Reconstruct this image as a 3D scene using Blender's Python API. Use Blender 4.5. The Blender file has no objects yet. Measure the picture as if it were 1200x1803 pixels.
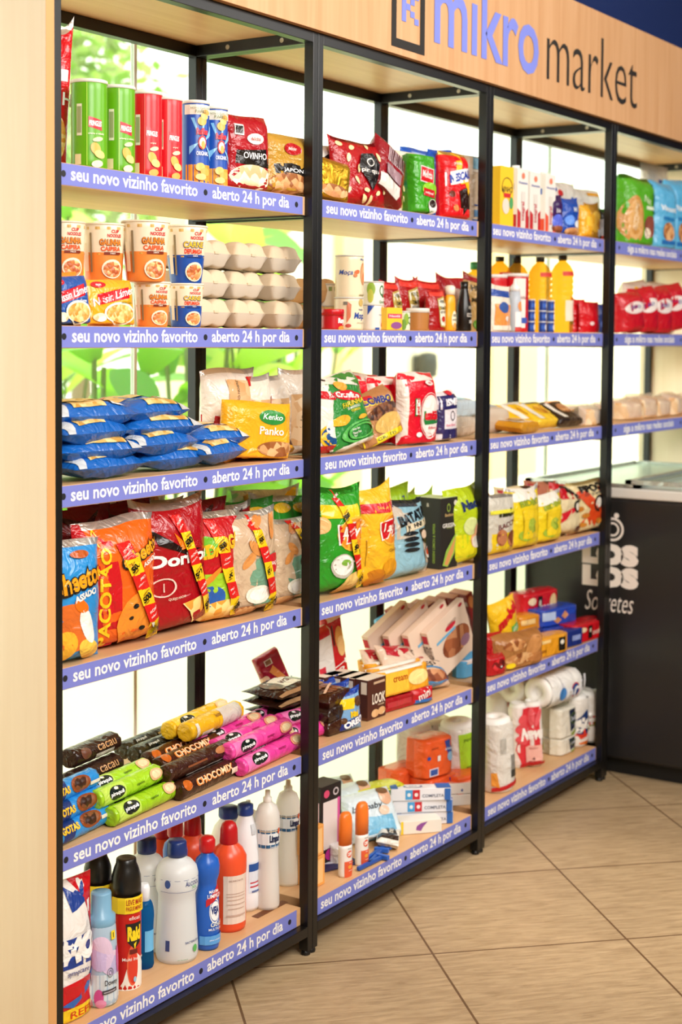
import bpy, bmesh, math, random
from mathutils import Vector, Matrix, noise
R = math.radians
SC = bpy.context.scene
COL = SC.collection
# ---------------------------------------------------------------- camera, world, lights, exposure
cam_d = bpy.data.cameras.new('camera'); cam = bpy.data.objects.new('camera', cam_d); COL.objects.link(cam)
cam_d.sensor_fit = 'VERTICAL'; cam_d.sensor_height = 36; cam_d.sensor_width = 24
cam_d.lens = 52.9714; cam_d.shift_y = -0.09454
cam.matrix_world = Matrix(((0.551312, 0.039598, -0.833359, -2.076844), (-0.834266, 0.035092, -0.550245, -2.000000), (0.007456, 0.998599, 0.052381, 1.479804), (0.000000, 0.000000, 0.000000, 1.000000)))
cam_d.dof.use_dof = True; cam_d.dof.focus_distance = 3.25; cam_d.dof.aperture_fstop = 3.6
cam_d.clip_start = .05; cam_d.clip_end = 200
SC.camera = cam
SC.view_settings.view_transform = 'Standard'; SC.view_settings.look = 'None'
SC.view_settings.gamma = 1; SC.view_settings.use_curve_mapping = False
SC.view_settings.exposure = -0.1
SC.cycles.use_denoising = True
SC.cycles.max_bounces = 8; SC.cycles.diffuse_bounces = 4; SC.cycles.glossy_bounces = 3
SC.cycles.transmission_bounces = 6; SC.cycles.transparent_max_bounces = 12
SC.cycles.sample_clamp_indirect = 6; SC.cycles.caustics_reflective = False; SC.cycles.caustics_refractive = False
W = bpy.data.worlds.new('world'); SC.world = W; W.use_nodes = True
W.node_tree.nodes['Background'].inputs[0].default_value = (1, .985, .94, 1)
W.node_tree.nodes['Background'].inputs[1].default_value = 3.6
def light(name, kind, loc, tgt, energy, size=1, size_y=None, col=(1, 1, 1), **kw):
    d = bpy.data.lights.new(name, kind); o = bpy.data.objects.new(name, d); COL.objects.link(o)
    o.location = loc; d.energy = energy; d.color = col
    if kind == 'AREA':
        d.size = size
        if size_y: d.shape = 'RECTANGLE'; d.size_y = size_y
    for k, v in kw.items(): setattr(d, k, v)
    o.rotation_euler = (Vector(tgt) - Vector(loc)).to_track_quat('-Z', 'Y').to_euler()
    return o
light('sun', 'SUN', (0, 0, 10), (.3, .7, 8.5), 3.2, col=(1, .95, .85), angle=R(2))
# ceiling lamps of the room (behind and above the photographer) and the spots over the aisle
light('ceiling_lamp', 'AREA', (-1.6, -2.9, 2.82), (.4, 0, .9), 112, 1.6, 1.2, (1, .97, .93))
light('ceiling_lamp', 'AREA', (.9, -2.5, 2.82), (1.1, 0, .9), 80, 1.6, 1.2, (1, .97, .93))
light('ceiling_lamp', 'AREA', (3.6, -2.6, 2.82), (3, 0, .9), 24, 1.2, 1.0, (1, .97, .93))
light('ceiling_spot', 'SPOT', (1.55, -.62, 2.8), (1.5, -.36, 0), 125, col=(1, .93, .82), spot_size=R(30), spot_blend=1.0, shadow_soft_size=.08)

# ---------------------------------------------------------------- materials
def lin(h):
    h = h.lstrip('#'); c = [int(h[i:i+2], 16)/255 for i in (0, 2, 4)]
    return tuple((x/12.92 if x <= .04045 else ((x+.055)/1.055)**2.4) for x in c) + (1,)
_M = {}
def M(h, k='p'):
    if not isinstance(h, str): return h
    if h[0] in FOOD_KEYS and h in FOOD: return food(h)
    key = h + k
    if key in _M: return _M[key]
    m = bpy.data.materials.new('mat_' + key); _M[key] = m; m.use_nodes = True
    nt = m.node_tree; n = nt.nodes; l = nt.links; b = n['Principled BSDF']; out = n['Material Output']
    c = lin(h); b.inputs['Base Color'].default_value = c
    rough = {'p': .55, 'f': .22, 'm': .3, 's': .3, 'g': .08, 'k': .3, 'o': .12, 't': .2, 'b': .35, 'c': .8, 'x': .12}[k]
    b.inputs['Roughness'].default_value = rough
    if k == 'm': b.inputs['Metallic'].default_value = .75
    if k in 'fmt':
        tc = n.new('ShaderNodeTexCoord'); nz = n.new('ShaderNodeTexNoise'); nz.inputs['Scale'].default_value = 20
        nz.inputs['Detail'].default_value = 3; nz.inputs['Distortion'].default_value = 1.2
        bp = n.new('ShaderNodeBump'); bp.inputs['Strength'].default_value = .55; bp.inputs['Distance'].default_value = .02
        l.new(tc.outputs['Object'], nz.inputs['Vector']); l.new(nz.outputs['Fac'], bp.inputs['Height'])
        l.new(bp.outputs[0], b.inputs['Normal'])
    if k in 'ko':
        tr = n.new('ShaderNodeBsdfTranslucent'); tr.inputs[0].default_value = c
        mx = n.new('ShaderNodeMixShader'); mx.inputs[0].default_value = .38 if k == 'k' else .5
        l.new(b.outputs[0], mx.inputs[1]); l.new(tr.outputs[0], mx.inputs[2])
        if k == 'o':
            tp = n.new('ShaderNodeBsdfTransparent'); tp.inputs[0].default_value = c
            m2 = n.new('ShaderNodeMixShader'); m2.inputs[0].default_value = .76
            l.new(mx.outputs[0], m2.inputs[1]); l.new(tp.outputs[0], m2.inputs[2]); mx = m2
        l.new(mx.outputs[0], out.inputs[0])
    if k in 'tg':
        tp = n.new('ShaderNodeBsdfTransparent'); tp.inputs[0].default_value = c
        mx = n.new('ShaderNodeMixShader'); mx.inputs[0].default_value = .62 if k == 't' else .9
        l.new(b.outputs[0], mx.inputs[1]); l.new(tp.outputs[0], mx.inputs[2]); l.new(mx.outputs[0], out.inputs[0])
    return m
# printed or real food surfaces: three colours in cells
FOOD = {'~nuts': ('c98a52', '8a4a22', 'e0b07a', 60), '~pale': ('f0dcb0', 'd8b27c', 'fbf0d6', 55), '~noodle': ('f0b45a', 'e08a30', 'f8dc9a', 120),
        '~stew': ('d98c4e', 'b4542e', 'f0cf8c', 130), '~chips': ('f4c25a', 'e0902c', 'fae09a', 45), '~pasta': ('e2b86a', 'c4923e', 'f0d296', 80),
        '~choc': ('5a3018', '2e1610', '8a5430', 70), '~meat': ('a8603c', '6e3420', 'd09468', 35), '~bread': ('e2b988', 'cf9a62', 'f3dcb8', 30),
        '~candy': ('c4141c', '3a1010', 'e04048', 60), '~floral': ('c9b4dc', '8f9fc8', 'e6c8dc', 28), '~popc': ('f6d88c', 'ead9b0', 'c98a3a', 70),
        '~gold': ('d89a20', 'a86810', 'f6cc50', 40), '~grain': ('d8c6a0', 'b89c6c', 'efe2c4', 160)}
FOOD_KEYS = '~'
def food(h):
    if h in _M: return _M[h]
    a, b_, c, s = FOOD[h]
    m = bpy.data.materials.new('mat_' + h[1:]); _M[h] = m; m.use_nodes = True
    nt = m.node_tree; n = nt.nodes; l = nt.links; b = n['Principled BSDF']; b.inputs['Roughness'].default_value = .35
    tc = n.new('ShaderNodeTexCoord'); v = n.new('ShaderNodeTexVoronoi'); v.inputs['Scale'].default_value = s
    sp = n.new('ShaderNodeSeparateColor'); cr = n.new('ShaderNodeValToRGB'); cr.color_ramp.elements[0].color = lin(b_)
    cr.color_ramp.elements[1].color = lin(c); e = cr.color_ramp.elements.new(.5); e.color = lin(a)
    l.new(tc.outputs['Object'], v.inputs['Vector']); l.new(v.outputs['Color'], sp.inputs[0]); l.new(sp.outputs[0], cr.inputs[0])
    l.new(cr.outputs[0], b.inputs['Base Color'])
    bp = n.new('ShaderNodeBump'); bp.inputs['Strength'].default_value = .5; bp.inputs['Distance'].default_value = .004; bp.invert = True
    l.new(v.outputs['Distance'], bp.inputs['Height']); l.new(bp.outputs[0], b.inputs['Normal'])
    return m
def wood(name, c1, c2, rough=.45, axis=2, scale=1.0):
    m = bpy.data.materials.new(name); m.use_nodes = True; nt = m.node_tree; n = nt.nodes; l = nt.links; b = n['Principled BSDF']
    tc = n.new('ShaderNodeTexCoord'); mp = n.new('ShaderNodeMapping'); sc = [26*scale]*3; sc[axis] = 1.3*scale
    mp.inputs['Scale'].default_value = sc
    nz = n.new('ShaderNodeTexNoise'); nz.inputs['Scale'].default_value = 1.0; nz.inputs['Detail'].default_value = 5; nz.inputs['Distortion'].default_value = .8
    cr = n.new('ShaderNodeValToRGB'); cr.color_ramp.elements[0].position = .2; cr.color_ramp.elements[1].position = .8
    cr.color_ramp.elements[0].color = lin(c1); cr.color_ramp.elements[1].color = lin(c2)
    l.new(tc.outputs['Object'], mp.inputs[0]); l.new(mp.outputs[0], nz.inputs['Vector']); l.new(nz.outputs['Fac'], cr.inputs[0])
    l.new(cr.outputs[0], b.inputs['Base Color']); b.inputs['Roughness'].default_value = rough
    return m

# ---------------------------------------------------------------- 2D shapes for printing
_S = {}
def _grid(bm, step):
    xs = [v.co.x for v in bm.verts]; ys = [v.co.y for v in bm.verts]
    if not xs: return
    for ax, a in ((0, xs), (1, ys)):
        lo, hi = min(a), max(a); k = int((hi-lo)/step)
        for i in range(1, k+1):
            co = [0, 0, 0]; no = [0, 0, 0]; co[ax] = lo + (hi-lo)*i/(k+1); no[ax] = 1
            bmesh.ops.bisect_plane(bm, geom=bm.verts[:]+bm.edges[:]+bm.faces[:], plane_co=co, plane_no=no, dist=1e-6)
def text2d(s, bold=0, shear=0):
    key = ('t', s, bold, shear)
    if key in _S: return _S[key]
    cu = bpy.data.curves.new('tmp', 'FONT'); cu.body = s; cu.offset = bold; cu.shear = shear; cu.resolution_u = 3 if len(s) < 14 else 2
    ob = bpy.data.objects.new('tmp', cu); me = ob.to_mesh(); bm = bmesh.new(); bm.from_mesh(me); ob.to_mesh_clear()
    bpy.data.objects.remove(ob); bpy.data.curves.remove(cu)
    bmesh.ops.remove_doubles(bm, verts=bm.verts, dist=1e-5)
    if len(s) < 16: _grid(bm, .3)
    bm.verts.ensure_lookup_table()
    xs = [v.co.x for v in bm.verts]; ys = [v.co.y for v in bm.verts]
    x0, x1, y0, y1 = min(xs), max(xs), min(ys), max(ys)
    vs = [((v.co.x-(x0+x1)/2)/(y1-y0), (v.co.y-(y0+y1)/2)/(y1-y0)) for v in bm.verts]
    fs = [[v.index for v in f.verts] for f in bm.faces]; bm.free()
    # normals may face away: make all counter clockwise
    out = []
    for f in fs:
        a = sum(vs[f[i]][0]*vs[f[(i+1) % len(f)]][1]-vs[f[(i+1) % len(f)]][0]*vs[f[i]][1] for i in range(len(f)))
        out.append(f if a > 0 else f[::-1])
    _S[key] = (vs, out, (x1-x0)/(y1-y0)); return _S[key]
def disc2d(n=20, rings=3, inner=0.):
    key = ('e', n, rings, inner)
    if key in _S: return _S[key]
    vs, fs = [], []
    for j in range(rings+1):
        r = inner+(1-inner)*j/rings
        for i in range(n): vs.append((r*math.cos(2*math.pi*i/n), r*math.sin(2*math.pi*i/n)))
    for j in range(rings):
        for i in range(n):
            a, b = j*n+i, j*n+(i+1) % n
            if j == 0 and inner == 0: fs.append([a, a+n, b+n])
            else: fs.append([a, a+n, b+n, b])
    _S[key] = (vs, fs, 1); return _S[key]
def rect2d(nx=6, ny=6):
    key = ('r', nx, ny)
    if key in _S: return _S[key]
    vs = [(i/nx*2-1, j/ny*2-1) for j in range(ny+1) for i in range(nx+1)]
    fs = [[j*(nx+1)+i, j*(nx+1)+i+1, (j+1)*(nx+1)+i+1, (j+1)*(nx+1)+i] for j in range(ny) for i in range(nx)]
    _S[key] = (vs, fs, 1); return _S[key]
def poly2d(pts):
    key = ('p', tuple(pts))
    if key in _S: return _S[key]
    bm = bmesh.new(); vs = [bm.verts.new((x, y, 0)) for x, y in pts]; f = bm.faces.new(vs); f.normal_update()
    if f.normal.z < 0: f.normal_flip()
    bmesh.ops.triangulate(bm, faces=bm.faces[:]); _grid(bm, .18); bm.verts.index_update()
    r = ([(v.co.x, v.co.y) for v in bm.verts], [[v.index for v in f.verts] for f in bm.faces], 1); bm.free()
    _S[key] = r; return r

# ---------------------------------------------------------------- mesh builder
class B:
    def __init__(s): s.v, s.f, s.m, s.sm, s.mats = [], [], [], [], []
    def mi(s, mat):
        if mat not in s.mats: s.mats.append(mat)
        return s.mats.index(mat)
    def add(s, vs, fs, mat, smooth=True):
        o = len(s.v); s.v += [tuple(v) for v in vs]; i = s.mi(mat)
        for f in fs: s.f.append([a+o for a in f]); s.m.append(i); s.sm.append(smooth)
        return s
    def box(s, x0, x1, y0, y1, z0, z1, mat, bev=0):
        if bev <= 0:
            vs = [(x, y, z) for z in (z0, z1) for y in (y0, y1) for x in (x0, x1)]
            return s.add(vs, [[0, 2, 3, 1], [4, 5, 7, 6], [0, 1, 5, 4], [2, 6, 7, 3], [0, 4, 6, 2], [1, 3, 7, 5]], mat, False)
        bm = bmesh.new(); bmesh.ops.create_cube(bm, size=1)
        for v in bm.verts: v.co = Vector((x0+(v.co.x+.5)*(x1-x0), y0+(v.co.y+.5)*(y1-y0), z0+(v.co.z+.5)*(z1-z0)))
        bmesh.ops.bevel(bm, geom=bm.edges[:], offset=bev, segments=2, affect='EDGES', profile=.5)
        bm.verts.index_update(); s.add([v.co.copy() for v in bm.verts], [[v.index for v in f.verts] for f in bm.faces], mat, False); bm.free(); return s
    def lathe(s, prof, mat, n=28, sy=1, cap=True, mats=None):
        vs = []; N = len(prof)
        for r, z in prof:
            for i in range(n): a = 2*math.pi*i/n; vs.append((r*math.cos(a), sy*r*math.sin(a), z))
        for j in range(N-1):
            fs = [[j*n+i, j*n+(i+1) % n, (j+1)*n+(i+1) % n, (j+1)*n+i] for i in range(n)]
            # each band carries its own vertices through the material index only
            o = len(s.v) if j == 0 else o
            if j == 0: s.v += vs
            mi = s.mi(mats[j] if mats else mat)
            for f in fs: s.f.append([a+o for a in f]); s.m.append(mi); s.sm.append(True)
        if cap:
            s.f.append([o+i for i in range(n)][::-1]); s.m.append(s.mi(mats[0] if mats else mat)); s.sm.append(False)
            s.f.append([o+(N-1)*n+i for i in range(n)]); s.m.append(s.mi(mats[-1] if mats else mat)); s.sm.append(False)
        return s
    def xf(s, mx, start=0):
        for i in range(start, len(s.v)): s.v[i] = tuple(mx @ Vector(s.v[i]))
        return s
    def build(s, name, parent=None, loc=None, rot=None):
        me = bpy.data.meshes.new(name); me.from_pydata(s.v, [], s.f)
        for m in s.mats: me.materials.append(m)
        me.polygons.foreach_set('material_index', s.m); me.polygons.foreach_set('use_smooth', s.sm); me.update()
        o = bpy.data.objects.new(name, me); COL.objects.link(o)
        if parent is not None: o.parent = parent
        if loc is not None: o.location = loc
        if rot is not None: o.rotation_euler = [R(a) for a in rot]
        return o
def put(b, S, w, h, decs, k='p', base=.0006):
    """print the decals onto the surface S(x, y) -> point; x in -w/2..w/2, y in 0..h"""
    lay = 0
    for d in decs:
        lay += 1; t = d[0]
        if t == 't':
            _, s, x, y, hh, c = d[:6]; o = d[6] if len(d) > 6 else {}
            vs, fs, asp = text2d(s, o.get('b', .012), o.get('s', 0)); sy = hh*h; sx = sy if 'w' not in o else o['w']*w/asp; rot = o.get('r', 0)
        elif t == 'e':
            _, x, y, rx, ry, c = d[:6]; o = d[6] if len(d) > 6 else {}
            vs, fs, _a = disc2d(20, 3, o.get('i', 0.)); sx, sy, rot = rx*w, ry*h, o.get('r', 0)
        elif t == 'r':
            _, x, y, ww, hh, c = d[:6]; o = d[6] if len(d) > 6 else {}
            vs, fs, _a = rect2d(); sx, sy, rot = ww*w/2, hh*h/2, o.get('r', 0)
        else:
            _, pts, c = d[:3]; o = {}; vs, fs, _a = poly2d(pts); x = y = 0; sx, sy, rot = w, h, 0
        X, Y = x*w, y*h; ca, sa = math.cos(R(rot)), math.sin(R(rot)); off = base + .00028*lay; res = []
        for (a, q) in vs:
            a *= sx; q *= sy; px, py = X+a*ca-q*sa, Y+a*sa+q*ca
            p = S(px, py); e = 1.5e-3; n = (S(px+e, py)-p).cross(S(px, py+e)-p)
            n = n.normalized() if n.length > 1e-12 else Vector((0, -1, 0)); res.append(p+n*off)
        b.add(res, fs, M(c, k), k in 'fm')
def tag(o, label, cat, group=None, kind=None):
    if label: o['label'] = label
    if cat: o['category'] = cat
    if group: o['group'] = group
    if kind: o['kind'] = kind
    return o
def empty(name, loc, rot=(0, 0, 0)):
    o = bpy.data.objects.new(name, None); COL.objects.link(o); o.location = loc; o.rotation_euler = [R(a) for a in rot]; o.empty_display_size = .05; return o
def dup(o, loc, rot=None, label=None, parent=None):
    c = o.copy(); COL.objects.link(c)
    if loc is not None: c.location = loc
    if rot is not None: c.rotation_euler = [R(a) for a in rot]
    if label: c['label'] = label
    if parent is not None: c.parent = parent
    for ch in o.children: dup(ch, None, None, None, c)
    return c
def settle(o, b, z):
    m = o.rotation_euler.to_matrix(); o.location.z = z+.0004-min((m @ Vector(v)).z for v in b.v)
ZT = [None, 1.8036, 1.4960, 1.1906, 0.8388, 0.4834, 0.1161]
LV = [None]+[z+.0006 for z in ZT[1:]]   # goods rest a hair above the boards
_seed = [0]
def pillow_fn(w, h, d, seed, style):
    """front surface of a filled pouch; x in -w/2..w/2, y in 0..h; returns point with y < 0 outward"""
    if style == 'brick': pu, ku, bot, top, nar = 9, .32, .03, .04, 0
    elif style == 'stand': pu, ku, bot, top, nar = 2.8, .62, .02, .5, .05
    elif style == 'block': pu, ku, bot, top, nar = 5, .45, .04, .22, .02
    elif style == 'flat': pu, ku, bot, top, nar = 3, .6, .3, .3, .03
    else: pu, ku, bot, top, nar = 2.4, .62, .13, .33, .07
    def g(v):
        v = min(max(v, 0), 1); a = min(1, v/bot) if bot else 1; c = min(1, (1-v)/top)
        a = math.sin(a*math.pi/2); c = math.sin(c*math.pi/2)
        if style == 'stand': a = .75+.25*a
        return (a**.6)*(c**.8)
    ea, eb = (noise.noise(Vector((seed*5.3, .5, 0)))*.03+.008, noise.noise(Vector((.5, seed*4.1, 2)))*.03+.008)
    amp = {'brick': .0022, 'block': .004}.get(style, .0055)*min(1, w/.16)
    def T(x, y):
        u, v = 2*x/w, y/h
        q = max(0, 1-abs(u)**pu)**ku
        t = d/2*q*g(v)
        nz = noise.noise(Vector((x*22, y*16, seed*7.3)))*amp + noise.noise(Vector((x*60, y*34, seed*3.1)))*amp*.5
        ridge = math.sin((x*(1+.6*math.cos(v*3))+seed)*95)*.0022*max(0, abs(v-.5)*2-.55)
        return max(0, t + (nz+ridge)*min(1, q*1.5)*min(1, 6*min(v+.02, 1-v)))
    def S(x, y, side=1):
        v = y/h; t = T(x, y) if side > 0 else T(-x*.98+.003, y)
        if v > .955 and style in ('pillow', 'stand', 'flat'): t = abs(math.sin(x*520))*.0008
        xx = x*(1-nar*g(v)+.02*noise.noise(Vector((y*14, seed, 0))))
        ear = (ea if x > 0 else eb)*abs(2*x/w)**2.5*max(0, v-.72)/.28*min(1, h/.2) if style in ('pillow', 'stand') else 0
        return Vector((xx, -side*t, y+ear+(noise.noise(Vector((x*9, seed, 3)))*.010*v*min(1, h/.2) if style != 'brick' else 0)))
    return S
def pouch_mesh(b, w, h, d, mat, style='pillow', seed=None, nx=14, ny=18, bands=(), k='f', topmat=None):
    if seed is None: _seed[0] += 1; seed = _seed[0]
    S = pillow_fn(w, h, d, seed, style)
    us = [math.sin((i/nx*2-1)*math.pi/2) for i in range(nx+1)]
    vs_ = [(1-math.cos(j/ny*math.pi))/2 if style in ('brick', 'block') else j/ny for j in range(ny+1)]
    for side in (1, -1):
        pts = [S(u*w/2, v*h, side) for v in vs_ for u in us]; fs = {}
        for j in range(ny):
            vm = (vs_[j]+vs_[j+1])/2; mt = mat
            for lo, hi, c in bands:
                if lo <= vm < hi: mt = M(c, k)
            if topmat and vm > .93: mt = topmat
            for i in range(nx):
                a = j*(nx+1)+i; f = [a, a+1, a+nx+2, a+nx+1]
                fs.setdefault(mt, []).append(f if side > 0 else f[::-1])
        o = len(b.v); b.v += [tuple(p) for p in pts]
        for mt, ff in fs.items():
            mi = b.mi(mt)
            for f in ff: b.f.append([q+o for q in f]); b.m.append(mi); b.sm.append(True)
    # bottom closure
    if style in ('stand',):
        vs = []; 
        for u in us: vs += [S(u*w/2, 0, 1), S(u*w/2, 0, -1)]
        b.add(vs, [[2*i, 2*i+1, 2*i+3, 2*i+2] for i in range(nx)], mat)
    return S
def bag(name, label, cat, lv, pos, w, h, d, col, decs=(), rz=0, rx=0, ry=0, dz=0, style='pillow', k='f', bands=(), group=None, top=None, back=(), seed=None, order='XYZ', nx=14, ny=18):
    b = B(); S = pouch_mesh(b, w, h, d, M(col, k), style, seed, bands=bands, k=k, topmat=M(top, 'm') if top else None, nx=nx, ny=ny)
    put(b, S, w, h, decs, k, base=.0009)
    if back: put(b, lambda x, y: Vector((-S(x, y, -1).x, S(x, y, -1).y, S(x, y, -1).z)), w, h, back, k, base=.0009)
    o = b.build(name, None, (pos[0]-(.15*d if abs(rx) < 40 else 0), pos[1], LV[lv]+dz), (rx, ry, rz)); settle(o, b, LV[lv]+dz); return tag(o, label, cat, group)
def box(name, label, cat, lv, pos, w, d, h, col, front=(), left=(), topd=(), rz=0, rx=0, ry=0, dz=0, k='p', sidecol=None, topcol=None, group=None, bev=.0012):
    """carton: origin at the middle of its base; front faces -y, left faces -x"""
    b = B(); b.box(-w/2, w/2, -d/2, d/2, 0, h, M(col, k), bev)
    if sidecol: put(b, lambda x, y: Vector((-w/2, -x, y)), d, h, [('r', 0, .5, .98, .98, sidecol)], k, .0001)
    if topcol: put(b, lambda x, y: Vector((x, y-d/2, h)), w, d, [('r', 0, .5, .98, .98, topcol)], k, .0001)
    put(b, lambda x, y: Vector((x, -d/2, y)), w, h, front, k, .0003)
    put(b, lambda x, y: Vector((-w/2, -x, y)), d, h, left, k, .0003)
    put(b, lambda x, y: Vector((x, y-d/2, h)), w, d, topd, k, .0003)
    o = b.build(name, None, (pos[0], pos[1], LV[lv]+dz), (rx, ry, rz)); settle(o, b, LV[lv]+dz); return tag(o, label, cat, group)
def lathe_S(prof, sy=1, th0=0):
    def S(x, y):
        r = prof[0][0]
        for (r0, z0), (r1, z1) in zip(prof, prof[1:]):
            if z0 <= y <= z1: r = r0+(r1-r0)*((y-z0)/max(z1-z0, 1e-9)); break
        th = x/max(max(p[0] for p in prof), 1e-4) + th0
        return Vector((r*math.sin(th), -sy*r*math.cos(th), y))
    return S
def can(name, label, cat, lv, pos, r, h, col, decs=(), rz=0, dz=0, k='s', lid=None, lidh=.012, bands=(), group=None, r2=None, sy=1, th=0, liddecs=()):
    """tin, tube or tub: body with printed label, separate lid part"""
    r2 = r2 or r; prof = [(r2*.97, 0), (r2, .002)] + [(r2+(r-r2)*i/10, h*i/10) for i in range(1, 10)] + [(r, h-.002), (r*.97, h)]
    ms = [M(col, k)]*(len(prof)-1)
    for lo, hi, c in bands:
        for j in range(len(ms)):
            zm = (prof[j][1]+prof[j+1][1])/2/h
            if lo <= zm < hi: ms[j] = M(c, k)
    b = B(); b.lathe(prof, M(col, k), 30, sy, mats=ms)
    put(b, lathe_S(prof, sy, R(th)), 2*r, h, decs, k, .0003)
    root = empty(name, (pos[0], pos[1], LV[lv]+dz), (0, 0, rz)) if lid else None
    o = b.build('body' if lid else name, root, None if lid else (pos[0], pos[1], LV[lv]+dz), None if lid else (0, 0, rz))
    if lid:
        l = B(); q = r+.0012; l.lathe([(q, 0), (q, lidh-.001), (q-.0012, lidh), (q*.92, lidh), (q*.9, lidh-.0015)], M(lid, k), 30, sy)
        l.build('lid', root, (0, 0, h-lidh+.003)); o = root
    return tag(o, label, cat, group)
def bottle(name, label, cat, lv, pos, prof, col, cap=None, capcol='ffffff', decs=(), rz=0, rx=0, dz=0, k='s', sy=1, bands=(), lw=None, th=0, dk='p', group=None, capk='s', n=28):
    zs = prof; ms = [M(col, k)]*(len(prof)-1)
    for lo, hi, c in bands:
        for j in range(len(ms)):
            zm = (prof[j][1]+prof[j+1][1])/2
            if lo <= zm < hi: ms[j] = M(c, 'p')
    b = B(); b.lathe(prof, M(col, k), n, sy, mats=ms); H = prof[-1][1]; r = max(p[0] for p in prof)
    put(b, lathe_S(prof, sy, R(th)), 2*r, H, decs, dk, .0004)
    root = empty(name, (pos[0], pos[1], LV[lv]+dz), (rx, 0, rz)); b.build('bottle_body', root)
    if cap:
        c = B(); c.lathe(cap, M(capcol, capk), 24, sy if cap[0][0] > r*.7 else 1); c.build('cap', root)
    return tag(root, label, cat, group)
def roll(name, label, cat, lv, pos, L, r, col, decs=(), rz=0, dz=0, ry=0, endcol=None, group=None, k='f', turn=0, flat=1):
    """biscuits in a wrapped cylinder lying along its local x axis; the print faces -y and up"""
    prof = [(.001, 0), (r*.55, .003), (r*.86, .001), (r*.99, .006), (r, .012)] + [(r*(1+.015*((i % 2)*2-1)), .012+(L-.024)*i/9) for i in range(1, 9)] + [(r, L-.012), (r*.99, L-.006), (r*.86, L-.001), (r*.5, L-.004), (.001, L-.002)]
    b = B(); mt = M(col, k); ec = M(endcol or col, k); b.lathe(prof, mt, 22, 1, cap=False, mats=[ec]*4+[mt]*(len(prof)-9)+[ec]*4)
    # crumpled ends
    for i, v in enumerate(b.v):
        a = math.atan2(v[1], v[0]); e = min(v[2], L-v[2])
        if e < .01: b.v[i] = (v[0]*(1+.05*math.sin(9*a)), v[1]*(1+.05*math.sin(9*a)), v[2]+.0018*math.sin(11*a))
    rr = prof; lat = lathe_S(prof, 1, 0)
    def S(x, y):   # along the roll -> y of lathe, around -> x
        return lat(-y - R(turn)*r, x + L/2)
    def Sd(x, y): return S(x, y-r)
    put(b, Sd, L, 2*r, decs, k, .0006)
    mx = Matrix.Rotation(math.pi/2, 4, 'Y') @ Matrix.Translation((0, 0, -L/2))
    # lathe axis z -> x ; lathe -y stays -y
    b.xf(mx); b.xf(Matrix.Translation((0, 0, r)))
    if flat != 1: b.xf(Matrix.Diagonal((1, 1, flat, 1)))
    o = b.build(name, None, (pos[0], pos[1], LV[lv]+dz), (0, ry, rz)); return tag(o, label, cat, group)

# ================================================================ THE ROOM
def struct(name, b, **k):
    o = b.build(name, **k); o['kind'] = 'structure'; return o
# floor: beige stoneware planks laid diagonally, dark narrow joints
fm = bpy.data.materials.new('floor_tiles'); fm.use_nodes = True; nt = fm.node_tree; n = nt.nodes; l = nt.links; bs = n['Principled BSDF']
tc = n.new('ShaderNodeTexCoord'); mp = n.new('ShaderNodeMapping'); mp.vector_type = 'POINT'; mp.inputs['Rotation'].default_value = (0, 0, R(-45))
l.new(tc.outputs['Object'], mp.inputs[0])
# local u = (x+y)/sqrt2, v = (y-x)/sqrt2
sx = n.new('ShaderNodeSeparateXYZ'); l.new(mp.outputs[0], sx.inputs[0])
def mth(op, a, b=None, c=None):
    q = n.new('ShaderNodeMath'); q.operation = op
    for i, v in enumerate((a, b, c)):
        if v is None: continue
        if isinstance(v, (int, float)): q.inputs[i].default_value = v
        else: l.new(v, q.inputs[i])
    return q.outputs[0]
TP = .493
def joint(o, off):
    f = mth('FRACT', mth('ADD', mth('MULTIPLY', mth('ADD', o, -off), 1/TP), 20.5)); return mth('LESS_THAN', mth('ABSOLUTE', mth('ADD', f, -.5)), .006)
ju = joint(sx.outputs[0], 0.5448); jv = joint(sx.outputs[1], -1.3748)
jj = mth('MAXIMUM', ju, jv)
mp2 = n.new('ShaderNodeMapping'); mp2.inputs['Scale'].default_value = (70, 9, 1)
l.new(mp.outputs[0], mp2.inputs[0])
nz = n.new('ShaderNodeTexNoise'); nz.inputs['Scale'].default_value = 1.2; nz.inputs['Detail'].default_value = 7; nz.inputs['Roughness'].default_value = .65; nz.inputs['Distortion'].default_value = .6
l.new(mp2.outputs[0], nz.inputs['Vector'])
cr = n.new('ShaderNodeValToRGB'); cr.color_ramp.elements[0].position = .22; cr.color_ramp.elements[1].position = .66
cr.color_ramp.elements[0].color = lin('967a58'); cr.color_ramp.elements[1].color = lin('cbaf88'); l.new(nz.outputs['Fac'], cr.inputs[0])
nz2 = n.new('ShaderNodeTexNoise'); nz2.inputs['Scale'].default_value = 2.2; l.new(tc.outputs['Object'], nz2.inputs['Vector'])
mxc = n.new('ShaderNodeMix'); mxc.data_type = 'RGBA'; mxc.blend_type = 'MULTIPLY'; mxc.inputs[0].default_value = .25
l.new(cr.outputs[0], mxc.inputs[6]); l.new(nz2.outputs['Fac'], mxc.inputs[7])
mj = n.new('ShaderNodeMix'); mj.data_type = 'RGBA'; l.new(jj, mj.inputs[0]); l.new(mxc.outputs[2], mj.inputs[6]); mj.inputs[7].default_value = lin('6b4f34')
l.new(mj.outputs[2], bs.inputs['Base Color']); bs.inputs['Roughness'].default_value = .42
bp = n.new('ShaderNodeBump'); bp.inputs['Strength'].default_value = .12; bp.inputs['Distance'].default_value = .01
l.new(mth('SUBTRACT', nz.outputs['Fac'], jj), bp.inputs['Height']); l.new(bp.outputs[0], bs.inputs['Normal'])
struct('floor', B().add([(-4.5, -5, 0), (6.5, -5, 0), (6.5, .52, 0), (-4.5, .52, 0)], [[0, 1, 2, 3]], fm, False))
blue = M('07296a', 'c'); white = M('efe6d6', 'c')
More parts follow.
